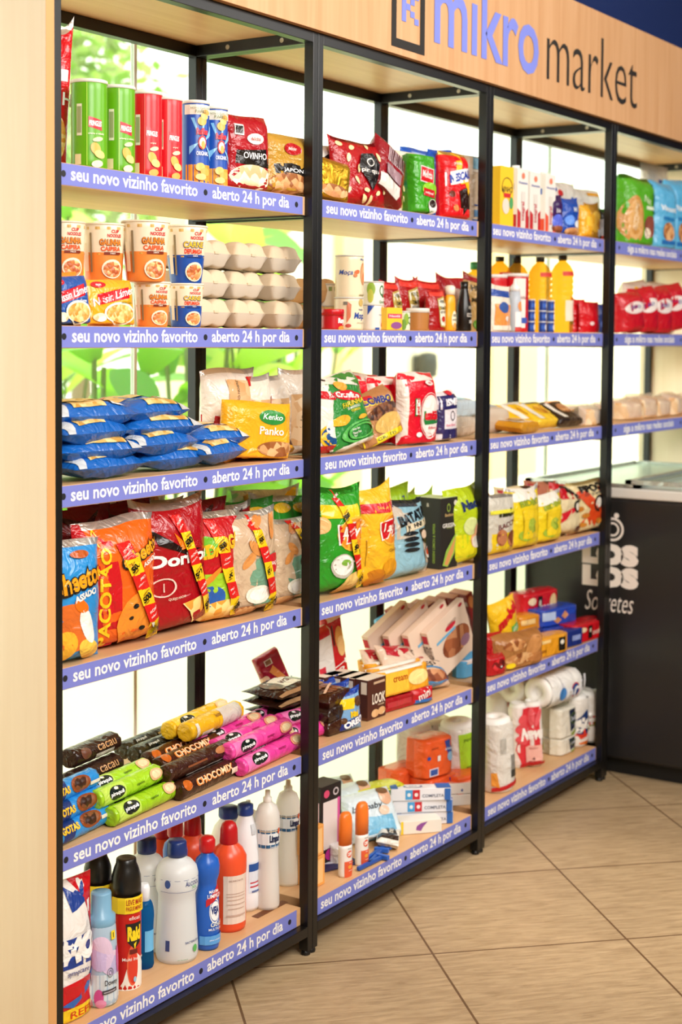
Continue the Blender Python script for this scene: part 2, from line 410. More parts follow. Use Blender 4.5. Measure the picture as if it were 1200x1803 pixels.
struct('ceiling', B().box(-4.5, 6.5, -5, .52, 3.5, 3.6, M('e9e4da', 'c')))
struct('wall_back', B().box(-4.5, 6.5, .46, .52, 2.47, 3.5, blue).box(-4.5, -.35, .46, .52, 0, 2.47, white).box(5.2, 6.5, .46, .52, 0, 2.47, blue))
struct('wall_front', B().box(-4.5, 6.5, -5.1, -5, 0, 3.5, M('e2d8c6', 'c')))
struct('wall_left', B().box(-4.6, -4.5, -5.1, .52, 0, 3.5, M('e2d8c6', 'c')))
struct('wall_right', B().box(6.5, 6.6, -5.1, .52, 0, 3.5, blue))
# glazing behind the shelves: frameless panes with white joints, frosted film on the lower part
glass = M('f4fbf4', 'g')
fl = bpy.data.materials.new('frosted_film'); fl.use_nodes = True; nt = fl.node_tree; n = nt.nodes; l = nt.links; bs = n['Principled BSDF']
bs.inputs['Base Color'].default_value = lin('fbf6ea'); tr = n.new('ShaderNodeBsdfTranslucent'); tr.inputs[0].default_value = lin('fffcf4')
mx = n.new('ShaderNodeMixShader'); mx.inputs[0].default_value = .85; l.new(bs.outputs[0], mx.inputs[1]); l.new(tr.outputs[0], mx.inputs[2]); l.new(mx.outputs[0], n['Material Output'].inputs[0])
xs = [-.35, .76, 1.9, 3.1, 4.2, 5.2]
for i in range(5):
    a, b_ = xs[i]+.005, xs[i+1]-.005
    w_ = struct('window_%d' % (i+1), B().box(a, b_, .486, .494, .04, 2.47, glass))
    struct('window_film', B().box(a, b_, .4845, .4855, .04, .80, fl), parent=w_)
for i in range(1, 5): struct('trim_%d' % i, B().box(xs[i]-.005, xs[i]+.005, .484, .496, .04, 2.47, M('f2f4ee')))
struct('trim_5', B().box(-.35, 5.2, .47, .51, 0, .04, M('dcd8cc')))

# ---------------------------------------------------------------- outside
ground = B().box(-6, 24, .6, 16, -.25, -.05, M('fbf4e6', 'c')).build('terrace'); ground['kind'] = 'structure'
wall = B().box(7.2, 26, 5.6, 5.9, -.05, 2.9, M('f2e6cc', 'c')).box(9.3, 9.65, 5.5, 5.6, -.05, 2.9, M('e3c998', 'c')).box(12.2, 13.3, 5.5, 5.6, -.05, 2.9, M('e3c998', 'c')).build('exterior_wall'); wall['kind'] = 'structure'
# wall lamp seen through the second unit
t = empty('wall_lamp', (10.746, 5.59, 1.201)); tag(t, 'black wall lamp on the bright building outside, seen above the sugar bags', 'lamp')
B().box(-.07, .07, -.05, 0, -.1, .1, M('2a2f30'), .02).build('back_plate', t)
l_ = B(); l_.lathe([(.03, -.13), (.09, -.11), (.1, 0), (.09, .11), (.03, .13)], M('22282a'), 20); l_.build('lamp_shade', t, (0, -.14, 0))
def leaf_mesh(b, base, d, L, w, mat, rnd, droop=.5):
    """long pointed leaf: base point, heading, length, width"""
    d = Vector(d).normalized(); side = d.cross(Vector((0, 0, 1)));
    if side.length < .1: side = Vector((1, 0, 0))
    side.normalize(); up = side.cross(d); vs = []; N = 7
    tw = rnd.uniform(-.9, .9); side = (side*math.cos(tw)+up*math.sin(tw)).normalized()
    for i in range(N+1):
        t_ = i/N; c = Vector(base)+d*L*t_+Vector((0, 0, -1))*droop*L*t_*t_*.5; ww = w*.5*math.sin(math.pi*min(1, t_*.93+.06))**.7
        vs += [c-side*ww+up*ww*.25, c-up*.0, c+side*ww+up*ww*.25]
    fs = []
    for i in range(N): a = i*3; fs += [[a, a+1, a+4, a+3], [a+1, a+2, a+5, a+4]]
    b.add(vs, fs, mat)
def leafmat(h):
    key = h+'leaf'
    if key in _M: return _M[key]
    m = M(h, 'k').copy(); _M[key] = m; return m
G = [leafmat('8fd41e'), leafmat('b6e63a'), leafmat('6fb520'), leafmat('d8f06a'), leafmat('4c9624')]
def plant(x, y, hgt, nl, seed, label, L=.55, w=.17, grp='broad leaved plants outside the window'):
    rnd = random.Random(seed); r_ = empty('garden_plant', (x, y, -.05)); tag(r_, label, 'plant', grp)
    st = B(); fo = B()
    for s_ in range(6):
        a = rnd.uniform(0, 6.28); tx, ty = math.cos(a)*.3*hgt*.5, math.sin(a)*.3*hgt*.4
        hh = hgt*rnd.uniform(.75, 1.05); pts = [Vector((tx*q*.9+math.cos(a)*.04, ty*q+math.sin(a)*.04, hh*q)) for q in (0, .25, .5, .75, 1)]
        for p0, p1 in zip(pts, pts[1:]):
            st.add([p0+Vector((.012, 0, 0)), p0+Vector((-.006, .01, 0)), p0+Vector((-.006, -.01, 0)), p1+Vector((.012, 0, 0)), p1+Vector((-.006, .01, 0)), p1+Vector((-.006, -.01, 0))], [[0, 1, 4, 3], [1, 2, 5, 4], [2, 0, 3, 5]], leafmat('6a8a3a'))
        for q in range(nl):
            f = .25+.75*(q+.5)/nl; i = min(3, int(f*4)); c = pts[i].lerp(pts[i+1], f*4-i); aa = a+q*2.4+rnd.uniform(-.5, .5)
            leaf_mesh(fo, c, (math.cos(aa), math.sin(aa), rnd.uniform(.2, 1.2)), L*rnd.uniform(.7, 1.15), w*rnd.uniform(.8, 1.3), rnd.choice(G), rnd)
    st.build('stem', r_); fo.build('foliage', r_)
plant(2.0, 1.75, 1.5, 7, 1, 'bright green broad leaved plant outside, left behind the unit of crisps', .42, .15)
plant(2.75, 1.9, 1.75, 8, 2, 'tall lime green plant outside the window, right beside the left rear post', .5, .17)
plant(3.75, 2.3, 1.9, 8, 3, 'lime green leafy plant outside behind the egg cartons and bread', .5, .16)
plant(4.9, 3.1, 1.9, 8, 4, 'green leafy plant outside in the middle of the bed, behind the first unit', .55, .17)
plant(5.9, 3.6, 1.75, 7, 5, 'rightmost green plant outside, its leaves showing left in the second unit', .5, .15)
plant(3.3, 3.5, 2.2, 8, 6, 'tall green plant in the second row outside, behind the noodle cups', .6, .2)
plant(4.7, 4.6, 2.3, 8, 7, 'tall green plant in the rear row outside, behind the egg cartons', .6, .2)
def tree(x, y, z0, z1, rad, seed, label, n_=1500):
    rnd = random.Random(seed); r_ = empty('garden_tree', (x, y, -.05)); tag(r_, label, 'tree', 'trees outside the window')
    b = B(); b.lathe([(.13, 0), (.1, z0*.6), (.08, z0+.4)], M('7a6a50'), 10); b.build('trunk', r_)
    f = B(); cols = [leafmat('a8cf5a'), leafmat('c2dc84'), leafmat('7fae3c'), leafmat('94a86a')]
    cl = [(rnd.uniform(-1, 1)*rad, rnd.uniform(-.6, .6)*rad, rnd.uniform(z0, z1), rnd.uniform(.25, .6)) for _ in range(26)]
    for i in range(n_):
        c = rnd.choice(cl); v = Vector((rnd.gauss(0, 1), rnd.gauss(0, 1), rnd.gauss(0, 1)))*c[3]*.5; p = Vector(c[:3])+v
        d = Vector((rnd.uniform(-1, 1), rnd.uniform(-1, 1), rnd.uniform(-1, .6))).normalized(); s_ = d.cross(Vector((.3, .2, 1))).normalized()*.05; q = d*.15
        f.add([p-q*.5, p+s_, p+q*.6, p-s_], [[0, 1, 2, 3]], cols[i % 4], False)
    f.build('foliage', r_)
tree(5.6, 6.2, 2.0, 3.9, 1.5, 11, 'leafy tree outside, high behind the tubes of crisps', 2600)
tree(9.2, 8.6, 2.1, 4.3, 1.5, 12, 'leafy tree outside, high behind the bags of nuts', 2600)
tree(2.0, 8.2, 2.0, 4.6, 1.3, 13, 'leafy tree outside, at the far left behind the first unit', 1200)
tree(19.5, 9.0, 2.6, 3.8, 1.9, 14, 'pale distant tree outside, seen over the third unit', 900)

# ================================================================ SHELVING UNITS
black = M('0b0a09', 'b'); oak = wood('oak_board', 'cc9a68', 'dfb688', .42, 0); oakv = wood('oak_panel', 'ecd8ba', 'f6e6cc', .5, 2, 1.1); oakf = wood('oak_header', 'c49060', 'd8aa7e', .45, 2, 1.3)
lab = M('777ecb', 'p'); ink = M('15161f'); paper = M('f6f2ec')
H_ = .0433; YS = .0206; YB = .3455; ZB = 2.1578; ZF = 2.183; ZTOP = 2.509
def strip_text(b, x, z, s, x0, x1, hh, bold=.02, y=YS-.0012):
    vs, fs, asp = text2d(s, bold); c = (x0+x1)/2; sx_ = (x1-x0)/asp
    desc = any(ch in s for ch in 'pgj'); zc = z+hh*(.5 if not desc else .37); sc = hh if not desc else hh*1.28
    b.add([(c+a*sx_, y, zc+q*sc) for a, q in vs], fs, paper, False)
def dot(b, x, z, y=YS-.0012):
    vs, fs, _ = disc2d(16, 1); b.add([(x+a*.0065, y, z+q*.0065) for a, q in vs], fs, ink, False)
UN = [(-.0207, 0, .825, .8454), (.8462, .867, 1.677, 1.6976), (1.6984, 1.719, 2.545, 2.567), (2.5678, 2.59, 3.77, 3.791)]
LAB = [[[0.0247, 0.0446, 0.4263, 0.4531, 0.4764, 0.7591, 0.7885, 0.8137], [0.0253, 0.0469, 0.4275, 0.4544, 0.4759, 0.7643, 0.7917, 0.817], [0.0228, 0.0429, 0.4287, 0.4558, 0.4793, 0.7673, 0.796, 0.8238], [0.0264, 0.0482, 0.4262, 0.4544, 0.479, 0.7594, 0.7892, 0.8163], [0.0276, 0.0489, 0.4276, 0.4559, 0.4827, 0.7674, 0.7927, 0.8215], [0, 0.0337, 0.4211, 0.4446, 0.4664, 0.7503, 0.7779, 0.8066]], [[0, 0.9117, 1.2888, 1.3103, 1.3335, 1.6159, 1.6373, 1.6645], [0, 0.907, 1.286, 1.3076, 1.3322, 1.6137, 1.64, 1.6706], [0, 0.9144, 1.2946, 1.3163, 1.3412, 1.6245, 1.6477, 1.6755], [0, 0.9041, 1.281, 1.3012, 1.326, 1.6083, 1.6331, 1.6621], [0, 0.9121, 1.2877, 1.3095, 1.3329, 1.612, 1.6352, 1.6644], [0, 0.9092, 1.2887, 1.3091, 1.3327, 1.611, 1.6393, 1.6689]], [[0, 1.7606, 2.1378, 2.1678, 2.1881, 2.4785, 2.5056, 2.5375], [0, 1.762, 2.1421, 2.1683, 2.1926, 2.4818, 2.5089, 2.5409], [0, 1.7615, 2.1444, 2.1685, 2.1929, 2.4803, 2.5098, 2.5441], [0, 1.7641, 2.1482, 2.1724, 2.1949, 2.4784, 2.5056, 2.5399], [0, 1.7613, 2.1439, 2.1682, 2.1906, 2.4765, 2.5037, 2.539], [0, 1.7746, 2.1563, 2.1807, 2.1991, 2.4842, 2.5093, 2.5382]], [[2.664, 2.7364, 3.1884, 3.2309, 3.769], [2.6556, 2.7256, 3.1823, 3.2478, 3.769], [2.6591, 2.7294, 3.1896, 3.2613, 3.769]]]
labels_u = ['black steel shelving unit with oak boards, leftmost, holding crisps, noodles and cleaning bottles',
            'black steel shelving unit with oak boards, second from left, holding cans, sugar and nappies',
            'black steel shelving unit with oak boards, third from left, between oil bottles and paper rolls',
            'black steel shelving unit at the right, its upper boards above the dark freezer']
for ui, (xa, xl, xr, xb) in enumerate(UN):
    t = empty('shelving_unit', (xa, 0, 0)); tag(t, labels_u[ui], 'shelf unit', 'black shelving units in a row')
    P = lambda b, nm, par=t: b.build(nm, par)
    D_ = .0255
    for (x0, x1) in ((xa, xl), (xr, xb)):
        for (y0, y1) in ((0, D_), (.346, .346+D_)):
            P(B().box(x0-xa, x1-xa, y0, y1, .012, ZB+.027, black, .0015), 'post')
            f_ = B(); f_.lathe([(.011, 0), (.012, .004), (.009, .014)], M('0d0d0d', 'b'), 14); f_.xf(Matrix.Translation(((x0+x1)/2-xa, (y0+y1)/2, 0))); P(f_, 'foot')
    W0, W1 = xl-xa, xr-xa
    r = B().box(W0, W1, 0, D_, ZB, ZB+.027, black, .001); P(r, 'top_rail')
    r = B().box(W0, W1, .346, .346+D_, ZB, ZB+.027, black, .001); P(r, 'top_rail')
    for (x0, x1) in ((0, W0), (W1, xb-xa)):
        r = B().box(x0, x1, D_, .346, ZB, ZB+.027, black, .001); so = P(r, 'side_rail')
        for yy in (.09, .25):
            s_ = B(); vs, fs, _ = disc2d(12, 1); s_.add([(x0-.0008, yy-a*.006, ZB+.0135+q*.006) for a, q in vs], fs, M('b9b2a0', 'm'))
            if x0 > 0: s_.build('screw', so)
    b = B().box(0, xb-xa, .002, .37, ZB+.0272, ZB+.045, oak); P(b, 'top_board')
    nlev = 3 if ui == 3 else 6
    for k in range(1, nlev+1):
        z1 = ZT[k]; z0 = z1-H_
        sh = P(B().box(W0+.001, W1-.001, YS, YB, z0, z1, oak, .0008), 'shelf_board')
        # supports under the board ends
        P(B().box(W0-.001, W0+.018, .02, .35, z0-.004, z0-.0003, black), 'bracket'); P(B().box(W1-.018, W1+.001, .02, .35, z0-.004, z0-.0003, black), 'bracket')
        st = B(); endx = LAB[ui][k-1][-1]-xa
        st.box(W0+.0015, endx, YS-.0009, YS-.0001, z0+.0014, z1-.0012, lab)
        zc = z0+.0112
        L_ = LAB[ui][k-1]
        if ui < 3:
            strip_text(st, 0, zc, 'seu novo vizinho favorito', L_[1]-xa, L_[2]-xa, .0265)
            dot(st, L_[3]-xa, z0+.0225); strip_text(st, 0, zc, 'aberto 24 h por dia', L_[4]-xa, L_[5]-xa, .0265); dot(st, L_[6]-xa, z0+.0225)
            if L_[0]: dot(st, L_[0]-xa, z0+.0225)
        else:
            dot(st, L_[0]-xa, z0+.0225); strip_text(st, 0, zc, 'siga a mikro nas redes sociais', L_[1]-xa, L_[2]-xa, .0265); dot(st, L_[3]-xa, z0+.0225)
        st.build('shelf_label', sh)
    if ui < 3:
        P(B().box(W0, W1, 0, D_, 0.0481, ZT[6]-H_-.0005, black, .001), 'bottom_rail'); P(B().box(W0, W1, .346, .346+D_, 0.0481, ZT[6]-H_, black, .001), 'bottom_rail')
        for (x0, x1) in ((0, W0), (W1, xb-xa)): P(B().box(x0, x1, D_, .346, 0.0481, ZT[6]-H_, black, .001), 'side_rail')
# cable slot in the lowest board of the first unit
o = B().box(0.711, 0.833, .063, .082, ZT[6]+.0002, ZT[6]+.0009, M('6a3a18')).build('cable_slot'); tag(o, 'dark brown cable slot cut in the lowest oak board beside the second post', 'slot')
# cladding panels and header sign
tag(B().box(-.0425, -.0208, -.001, .40, 0, ZTOP, oakv, .0005).box(-.0425, -.0208, -.0018, -.0011, 0, ZF, M('d39c62')).build('side_panel'), 'tall light oak panel closing the left end of the shelves', 'panel')
tag(B().box(3.7915, 3.815, -.001, .40, 0, ZTOP, oakv, .001).build('side_panel'), 'light oak end panel at the right end behind the freezer lid', 'panel')
hd = empty('header_sign', (-.0425, 0, ZF)); tag(hd, 'long oak header board with the blue and black shop lettering', 'sign')
hb = B()
for a, c in ((0, 2.01), (2.0115, 3.8575)): hb.box(a, c, -.018, -.0005, 0, ZTOP-ZF, oakf, .001)
hb.build('header_board', hd)
def sgn(b, s, x0, x1, z0, z1, mat, bold): 
    vs, fs, asp = text2d(s, bold); cx, cz = (x0+x1)/2+.0425, (z0+z1)/2-ZF
    b.add([(cx+a*(x1-x0)/asp, -.0195, cz+q*(z1-z0)) for a, q in vs], fs, mat, False)
pw = M('7b86dc'); bk = M('1d1712')
b = B(); sgn(b, 'mikro', 1.348, 1.958, 2.240, 2.447, pw, .014); b.build('lettering', hd)
b = B(); sgn(b, 'market', 2.014, 2.700, 2.243, 2.430, bk, -.012); b.build('lettering', hd)
x0, x1, z0, z1 = (1.138, 1.299, 2.200, 2.430); b = B(); q = .0425; tt = .022
for bx in ((x0, x1, z0, z0+tt), (x0, x1, z1-tt, z1), (x0, x0+tt, z0+tt, z1-tt), (x1-tt, x1, z0+tt, z1-tt)): b.box(bx[0]+q, bx[1]+q, -.0195, -.0182, bx[2]-ZF, bx[3]-ZF, bk)
b.build('emblem_frame', hd)
b = B(); cw = (x1-x0)/6.4; cx = x0+q+(x1-x0)*.30; cz = z0-ZF+(z1-z0)*.30; 
for i, j in ((0, 0), (0, 1), (0, 2), (0, 3), (0, 4), (1.02, 2), (2.04, 1), (2.04, 3), (3.06, 0), (3.06, 4)): b.box(cx+i*cw*.8, cx+(i+1)*cw*.8, -.0195, -.0182, cz+j*cw*.62, cz+(j+1)*cw*.62, pw)
b.build('emblem', hd)

# ================================================================ FREEZER
fz = empty('chest_freezer', (2.63, -.45, 0)); tag(fz, 'black chest freezer with a glass lid standing under the right shelves', 'freezer')
fd = M('211f1f', 'b'); fd2 = fd
FL = .93; FT = .945
b = B().box(0, .95, 0, .79, .06, FT, fd, .012); b.build('cabinet', fz)
b = B().box(.05, .9, .05, .72, .0, .06, M('101010')); b.build('base', fz)
b = B().box(-.004, .954, -.004, .794, FT, FT+.035, M('dcd8d0', 's'), .006); b.build('rim', fz)
for (y0, y1, z) in ((.0, .42, FT+.05), (.37, .79, FT+.036)):
    gl = B().box(.02, .93, y0+.02, y1-.02, z, z+.006, M('f8fdfa', 'g')).build('lid_glass', fz)
    B().box(.0, .95, y0, y0+.022, z-.001, z+.012, M('c9cdc8', 'm')).box(0, .95, y1-.022, y1, z-.001, z+.012, M('c9cdc8', 'm')).box(0, .022, y0, y1, z-.001, z+.012, M('c9cdc8', 'm')).box(.928, .95, y0, y1, z-.001, z+.012, M('c9cdc8', 'm')).build('lid_frame', gl)
B().box(.03, .92, .03, .76, FT+.028, FT+.0355, M('e8ebe8', 's')).build('liner', fz)
b = B(); wt = M('f3e6dc')
def fzt(s, ya, yb, za, zb, bold, shear=0):   # lettering on the side facing the aisle start; ya is the left end (deeper)
    vs, fs, asp = text2d(s, bold, shear); cy, czz = (ya+yb)/2+.45, (za+zb)/2
    b.add([(-.0008, cy-a*(ya-yb)/asp, czz+q*(zb-za)) for a, q in vs], fs, wt, False)
fzt('LOS', 0.1201, -0.0826, 0.7160, 0.7899, 0.090, 0.00)
fzt('LOS', 0.1188, -0.0841, 0.6410, 0.7131, 0.090, 0.00)
fzt('Sorvetes', 0.1068, -0.0676, 0.5587, 0.6271, -0.005, 0.30)
for (ry_, rz_, inn) in ((0.0402, 0.0402, .8), (0.0241, 0.0241, .72)):
    vs, fs, _ = disc2d(20, 3, inn); b.add([(-.0008, 0.0113+.45-a*ry_, 0.8385+q*rz_) for a, q in vs], [f for f in fs if sum(vs[i][0] for i in f) > -.6*len(f) or 1], wt, False)
vs, fs, _ = disc2d(16, 1); b.add([(-.0008, -0.0021+.45-a*.009, 0.8855+q*.009) for a, q in vs], fs, wt, False)
b.build('lettering', fz)

# ================================================================ GOODS, UNIT 1, TOP SHELF
def tube(label, pos, r, h, col, rz=0, ruff=False):
    if ruff:
        dc = [('r', -.12, .12, 1.3, .22, 'e9a13a'), ('r', -.12, .9, 1.4, .12, 'f2ead8'), ('p', [(-.55, .8), (-.42, .8), (-.2, .52)], '7fc0ec'), ('p', [(-.12, .84), (.05, .84), (-.15, .55)], '7fc0ec'), ('p', [(.3, .72), (.32, .6), (-.05, .52)], '7fc0ec'), ('p', [(-.6, .45), (-.6, .35), (-.25, .5)], '7fc0ec'), ('p', [(.25, .38), (.3, .28), (-.05, .5)], '7fc0ec'),
              ('e', -.14, .76, .17, .055, 'f3b04e', {'r': 10}), ('e', -.05, .82, .15, .04, 'f6c46c', {'r': -15}), ('e', .02, .87, .14, .03, 'f0a646', {'r': -20}),
              ('t', 'Ruffles', -.14, .635, .085, 'd8141c', {'w': .42, 'b': .04}), ('e', -.14, .5, .15, .085, 'c21620'), ('e', -.14, .5, .11, .06, 'f2f0ea'), ('e', -.12, .47, .07, .05, 'f0a640'), ('t', 'ORIGINAL', -.14, .365, .05, 'ffffff', {'w': .42}),
              ('e', -.22, .2, .16, .05, 'f6c060', {'r': 15}), ('e', -.05, .14, .17, .05, 'f0ae48', {'r': -12}), ('e', -.2, .08, .18, .04, 'f8ce7c'), ('t', 'NOVO TUBO DE', -.2, .915, .022, '5a6a20'), ('t', 'PAPEL', -.2, .875, .035, '5a6a20')]
    else:
        dk = '2f7a06' if col[0] == '6' else '8e0a10'
        dc = [('p', [(-.36, .59), (.02, .55), (.04, .43), (-.36, .47)], 'd5172a'), ('t', 'PRINGLES', -.16, .51, .062, 'ffffff', {'w': .36, 'b': .03, 'r': -4}), ('r', -.62, .55, .16, .36, 'e8e2c8'), ('r', -.62, .55, .13, .3, '9aa070'), ('r', -.66, .1, .2, .12, 'e8d8a8'),
              ('t', 'creme e cebola' if col[0] == '6' else 'original', -.14, .395, .022, 'f6f2d8'), ('e', -.1, .33, .15, .025, 'efe8b0', {'r': 12}), ('e', -.16, .22, .13, .075, 'f4b04a', {'r': 25}), ('e', -.05, .16, .16, .045, 'f8cf7c', {'r': -20}), ('e', -.12, .05, .16, .04, 'f2e6c0' if col[0] == '6' else 'f0a848', {'r': 8}), ('r', -.4, .5, .025, .94, 'a8d84a' if col[0] == '6' else 'f06a60')]
    return can('crisp_tube', label, 'snack tube', 1, pos, r, h, col, dc, rz-8, 0, 's', 'ece6dc', .007, group='tubes of crisps on the top shelf')
tube('green crisp tube, the leftmost, nearest the oak panel', (0.1494, 0.0700), 0.0353, 0.1707, '64ab0e')
tube('green crisp tube between the leftmost green one and a red one', (0.2399, 0.0750), 0.0338, 0.1727, '64ab0e', 8)
tube('red crisp tube beside the green ones, taller looking of the two reds', (0.3255, 0.0750), 0.0329, 0.1729, 'd3121f')
tube('red crisp tube beside the blue ones', (0.3988, 0.0800), 0.0317, 0.1715, 'd3121f', 6)
tube('blue tube of ridged crisps, left one of the pair', (0.4816, 0.0700), 0.0294, 0.1744, '1a4fae', 0, True)
tube('blue tube of ridged crisps, right one of the pair beside the red nut bag', (0.5614, 0.0800), 0.0280, 0.1733, '1a4fae', 0, True)
bag('snack_bag', 'red and white snack bag at the far left behind the first green tube', 'snack bag', 1, (0.1456, 0.1600), .055, .285, .04, 'c8161e', [('t', 'PALHA', .1, .5, .09, 'ffffff'), ('r', 0, .66, 1, .08, 'f2f0ea'), ('e', 0, .22, .4, .17, '~noodle')], rz=-40, ry=3, top='e6e0d8')
nut = [('p', [(-.5, .5), (.5, .56), (.42, .3), (-.48, .34)], '1d1712'), ('e', .0, .16, .46, .17, '~pale'), ('t', 'OVINHO', .06, .45, .085, 'ffffff', {'w': .55}), ('e', .06, .68, .2, .075, 'e8e0d4'), ('t', 'delicias', .06, .68, .05, 'b01018'), ('r', -.3, .78, .18, .14, 'e8e0d4'), ('r', -.3, .78, .15, .1, '2a2420')]
bag('peanut_bag', 'dark red and black bag of pale coated peanuts beside the blue tubes', 'snack bag', 1, (0.6516, 0.0650), 0.1359, 0.1635, .06, 'a81420', nut, rz=-8, style='block', k='f')
bag('peanut_bag', 'gold nut bag half hidden between the red and the front gold nut bags', 'snack bag', 1, (0.8197, 0.1200), 0.0942, 0.1421, .05, 'b88a2c', [('e', 0, .22, .45, .2, '~nuts'), ('r', 0, .5, .9, .14, '1d1712')], style='block')
bag('peanut_bag', 'gold and black bag of brown coated peanuts by the second post, top shelf', 'snack bag', 1, (0.7960, 0.0600), 0.1547, 0.1339, .06, 'bd8f34', [('p', [(-.48, .44), (.0, .5), (.48, .42), (.46, .28), (-.48, .3)], '1b1510'), ('e', 0, .14, .47, .19, '~nuts'), ('t', 'JAPONÊS', .1, .375, .1, 'ffffff', {'w': .62}), ('e', .02, .74, .2, .1, 'b01018'), ('t', 'delicias', .02, .75, .055, 'f4ece0'), ('t', 'AMENDOIM', .08, .58, .035, 'e8c070')], rz=-6, style='block')
bag('peanut_bag', 'dark nut bag glimpsed behind the second post on the top shelf', 'snack bag', 1, (0.9986, 0.1500), .1, .15, .04, '4a3a20', [('e', 0, .3, .4, .2, '~nuts')], style='block')

# ---------------------------------------------------------------- unit 1, second shelf
def cup(label, pos, rt, rb, h, blue_=False, dz=0, rz=0):
    bc = '1e4fa6' if blue_ else 'f08a3c'; nm = 'CARNE' if blue_ else 'GALINHA'; n2 = 'DEFUMADA' if blue_ else 'CAIPIRA'
    nc = 'e03a1c' if blue_ else 'd9531e'
    dc = [('r', -.2, .47, 1.5, .022, 'd0a04c'), ('r', -.2, .93, 1.6, .05, 'd8b26a'), ('t', 'CUP', -.04, .875, .06, 'c8202c', {'w': .2, 'b': .03}), ('t', 'NOODLES', -.05, .8, .06, 'c8202c', {'w': .37, 'b': .03}), 
          ('t', nm, -.14, .68, .12, '7a2a10' if not blue_ else '23408c', {'w': .57, 'b': .07}), ('t', nm, -.14, .682, .105, 'f08a2a' if not blue_ else 'f2c21c', {'w': .54, 'b': .03}), ('t', n2, -.14, .565, .085, nc, {'w': .5, 'b': .04}),
          ('r', -.1, .485, .42, .045, '7a2a14' if not blue_ else '23408c'), ('t', 'SABOR', -.1, .485, .025, 'f4eadc'), ('e', -.1, .21, .27, .17, 'f2e6cc'), ('e', -.1, .2, .23, .14, '~stew'), ('r', -.62, .5, .05, .7, '8a7a5a'), ('r', -.76, .42, .12, .5, 'e8dcc0')]
    return can('noodle_cup', label, 'noodle cup', 2, pos, rt, h, 'f1e2c6', dc, rz-10, dz, 's', 'f4e7cf', .004, bands=[(0, .46, bc)], r2=rb, group='noodle cups in two tiers')
ch = 0.0933; cl = 0.0056
cup('upper orange noodle cup, third from the left, standing on the lower tier', (0.3355, 0.0850), 0.0503, 0.0403, 0.1229, False, ch)
cup('upper blue noodle cup beside the egg cartons', (0.4678, 0.0850), 0.0466, 0.0336, 0.1217, True, ch)
cup('upper orange noodle cup, second from the left', (0.2669, 0.1400), 0.0447, 0.0382, 0.1149, False, ch)
cup('upper orange noodle cup at the far left, cut by the first post', (0.1724, 0.1600), 0.0426, 0.0380, 0.1139, False, ch)
cup('lower orange noodle cup beside the yellow noodle packet', (0.3573, 0.0850), 0.0387, 0.0316, ch-.002, False)
cup('lower blue noodle cup beside the egg cartons', (0.4682, 0.0850), 0.0381, 0.0319, ch-.002, True)
cup('lower orange noodle cup behind the yellow noodle packet', (0.2668, 0.1400), 0.0377, 0.0330, ch-.002, False)
cup('lower orange noodle cup behind the blue noodle packet', (0.1721, 0.1600), 0.0381, 0.0335, ch-.002, False)
lam = lambda c, s: [('p', [(-.5, .62), (.5, .86), (.5, .62), (-.5, .38)], 'd01a24'), ('t', 'Nissin Lámen', .0, .62, .17, 'ffffff', {'w': .92, 'r': 13, 's': .2}), ('e', -.3, .87, .14, .07, 'd01a24'), ('t', 'nissin', -.3, .87, .05, 'ffffff'), ('e', .1, .24, .34, .24, 'f4ecd8'), ('e', .1, .23, .3, .2, '~noodle'), ('t', s, .25, .47, .06, '3a6a20' if c else 'ffffff'), ('e', -.33, .14, .13, .1, '~pale')]
bag('noodle_packet', 'yellow packet of instant noodles leaning in front of the cups', 'noodle packet', 2, (0.1988, 0.0550), 0.1379, 0.0912, .03, 'f2a81e', lam(1, 'Galinha Caipira'), rz=0, rx=-6, style='block')
bag('noodle_packet', 'blue packet of instant noodles at the left end of the second shelf', 'noodle packet', 2, (0.0831, 0.0550), 0.1070, 0.0932, .03, '1c4f9e', lam(0, 'Carne'), rz=0, rx=-6, ry=-2, style='block')
bag('noodle_packet', 'small orange packet peeping out above the blue noodle packet', 'noodle packet', 2, (0.0965, 0.0950), .09, 0.1031, .02, 'f0862a', rz=0, style='block')
def egg_carton(w, dep, h, col, name_label, pos, dz, rz=0, proto=[None]):
    m = M(col, 'c'); ny_, nxr = 3, 2; NX, NY = 20, 40
    b = B()
    def tray(top):
        vs = []
        for j in range(NY+1):
            for i in range(NX+1):
                u, v = i/NX, j/NY; e = min(1, min(u, 1-u)*2*5)*min(1, min(v, 1-v)*2*12); e = math.sin(e*math.pi/2)**.8
                bump = (abs(math.sin(u*math.pi*nxr))**.6*.55+.45)*(abs(math.sin(v*math.pi*ny_))**.6*.4+.6)
                if top: z = h*.52+(h*.48)*e*(.3+.7*bump)
                else: z = h*.52-(h*.52)*e**.7*(.6+.4*(abs(math.sin(u*math.pi*nxr))*.4+.6)*(abs(math.sin(v*math.pi*ny_))*.4+.6))/1.0
                x = (u-.5)*w*(1 if e > 0 else 1.06)*(1 if top or e == 0 else .92); y = (v-.5)*dep*(1 if e > 0 else 1.03)
                vs.append((x, y, max(0, z)))
        fs = [[j*(NX+1)+i, j*(NX+1)+i+1, (j+1)*(NX+1)+i+1, (j+1)*(NX+1)+i] for j in range(NY) for i in range(NX)]
        return vs, fs if top else [f[::-1] for f in fs]
    root = empty('egg_carton', (pos[0], pos[1], LV[2]+dz), (0, 0, rz)); tag(root, name_label, 'egg carton', 'stacked egg cartons')
    v, f = tray(True); b.add(v, f, m); b.box(-w*.04, w*.1, -dep/2-.004, -dep/2+.002, h*.5, h*.58, m); b.build('carton_lid', root)
    b = B(); v, f = tray(False); b.add(v, f, M('cdc0ae' if col != 'b98f5e' else col, 'c')); b.box(-w/2*1.04, w/2*1.04, -dep/2*1.02, dep/2*1.02, h*.505, h*.525, m); b.build('carton_tray', root)
    return root
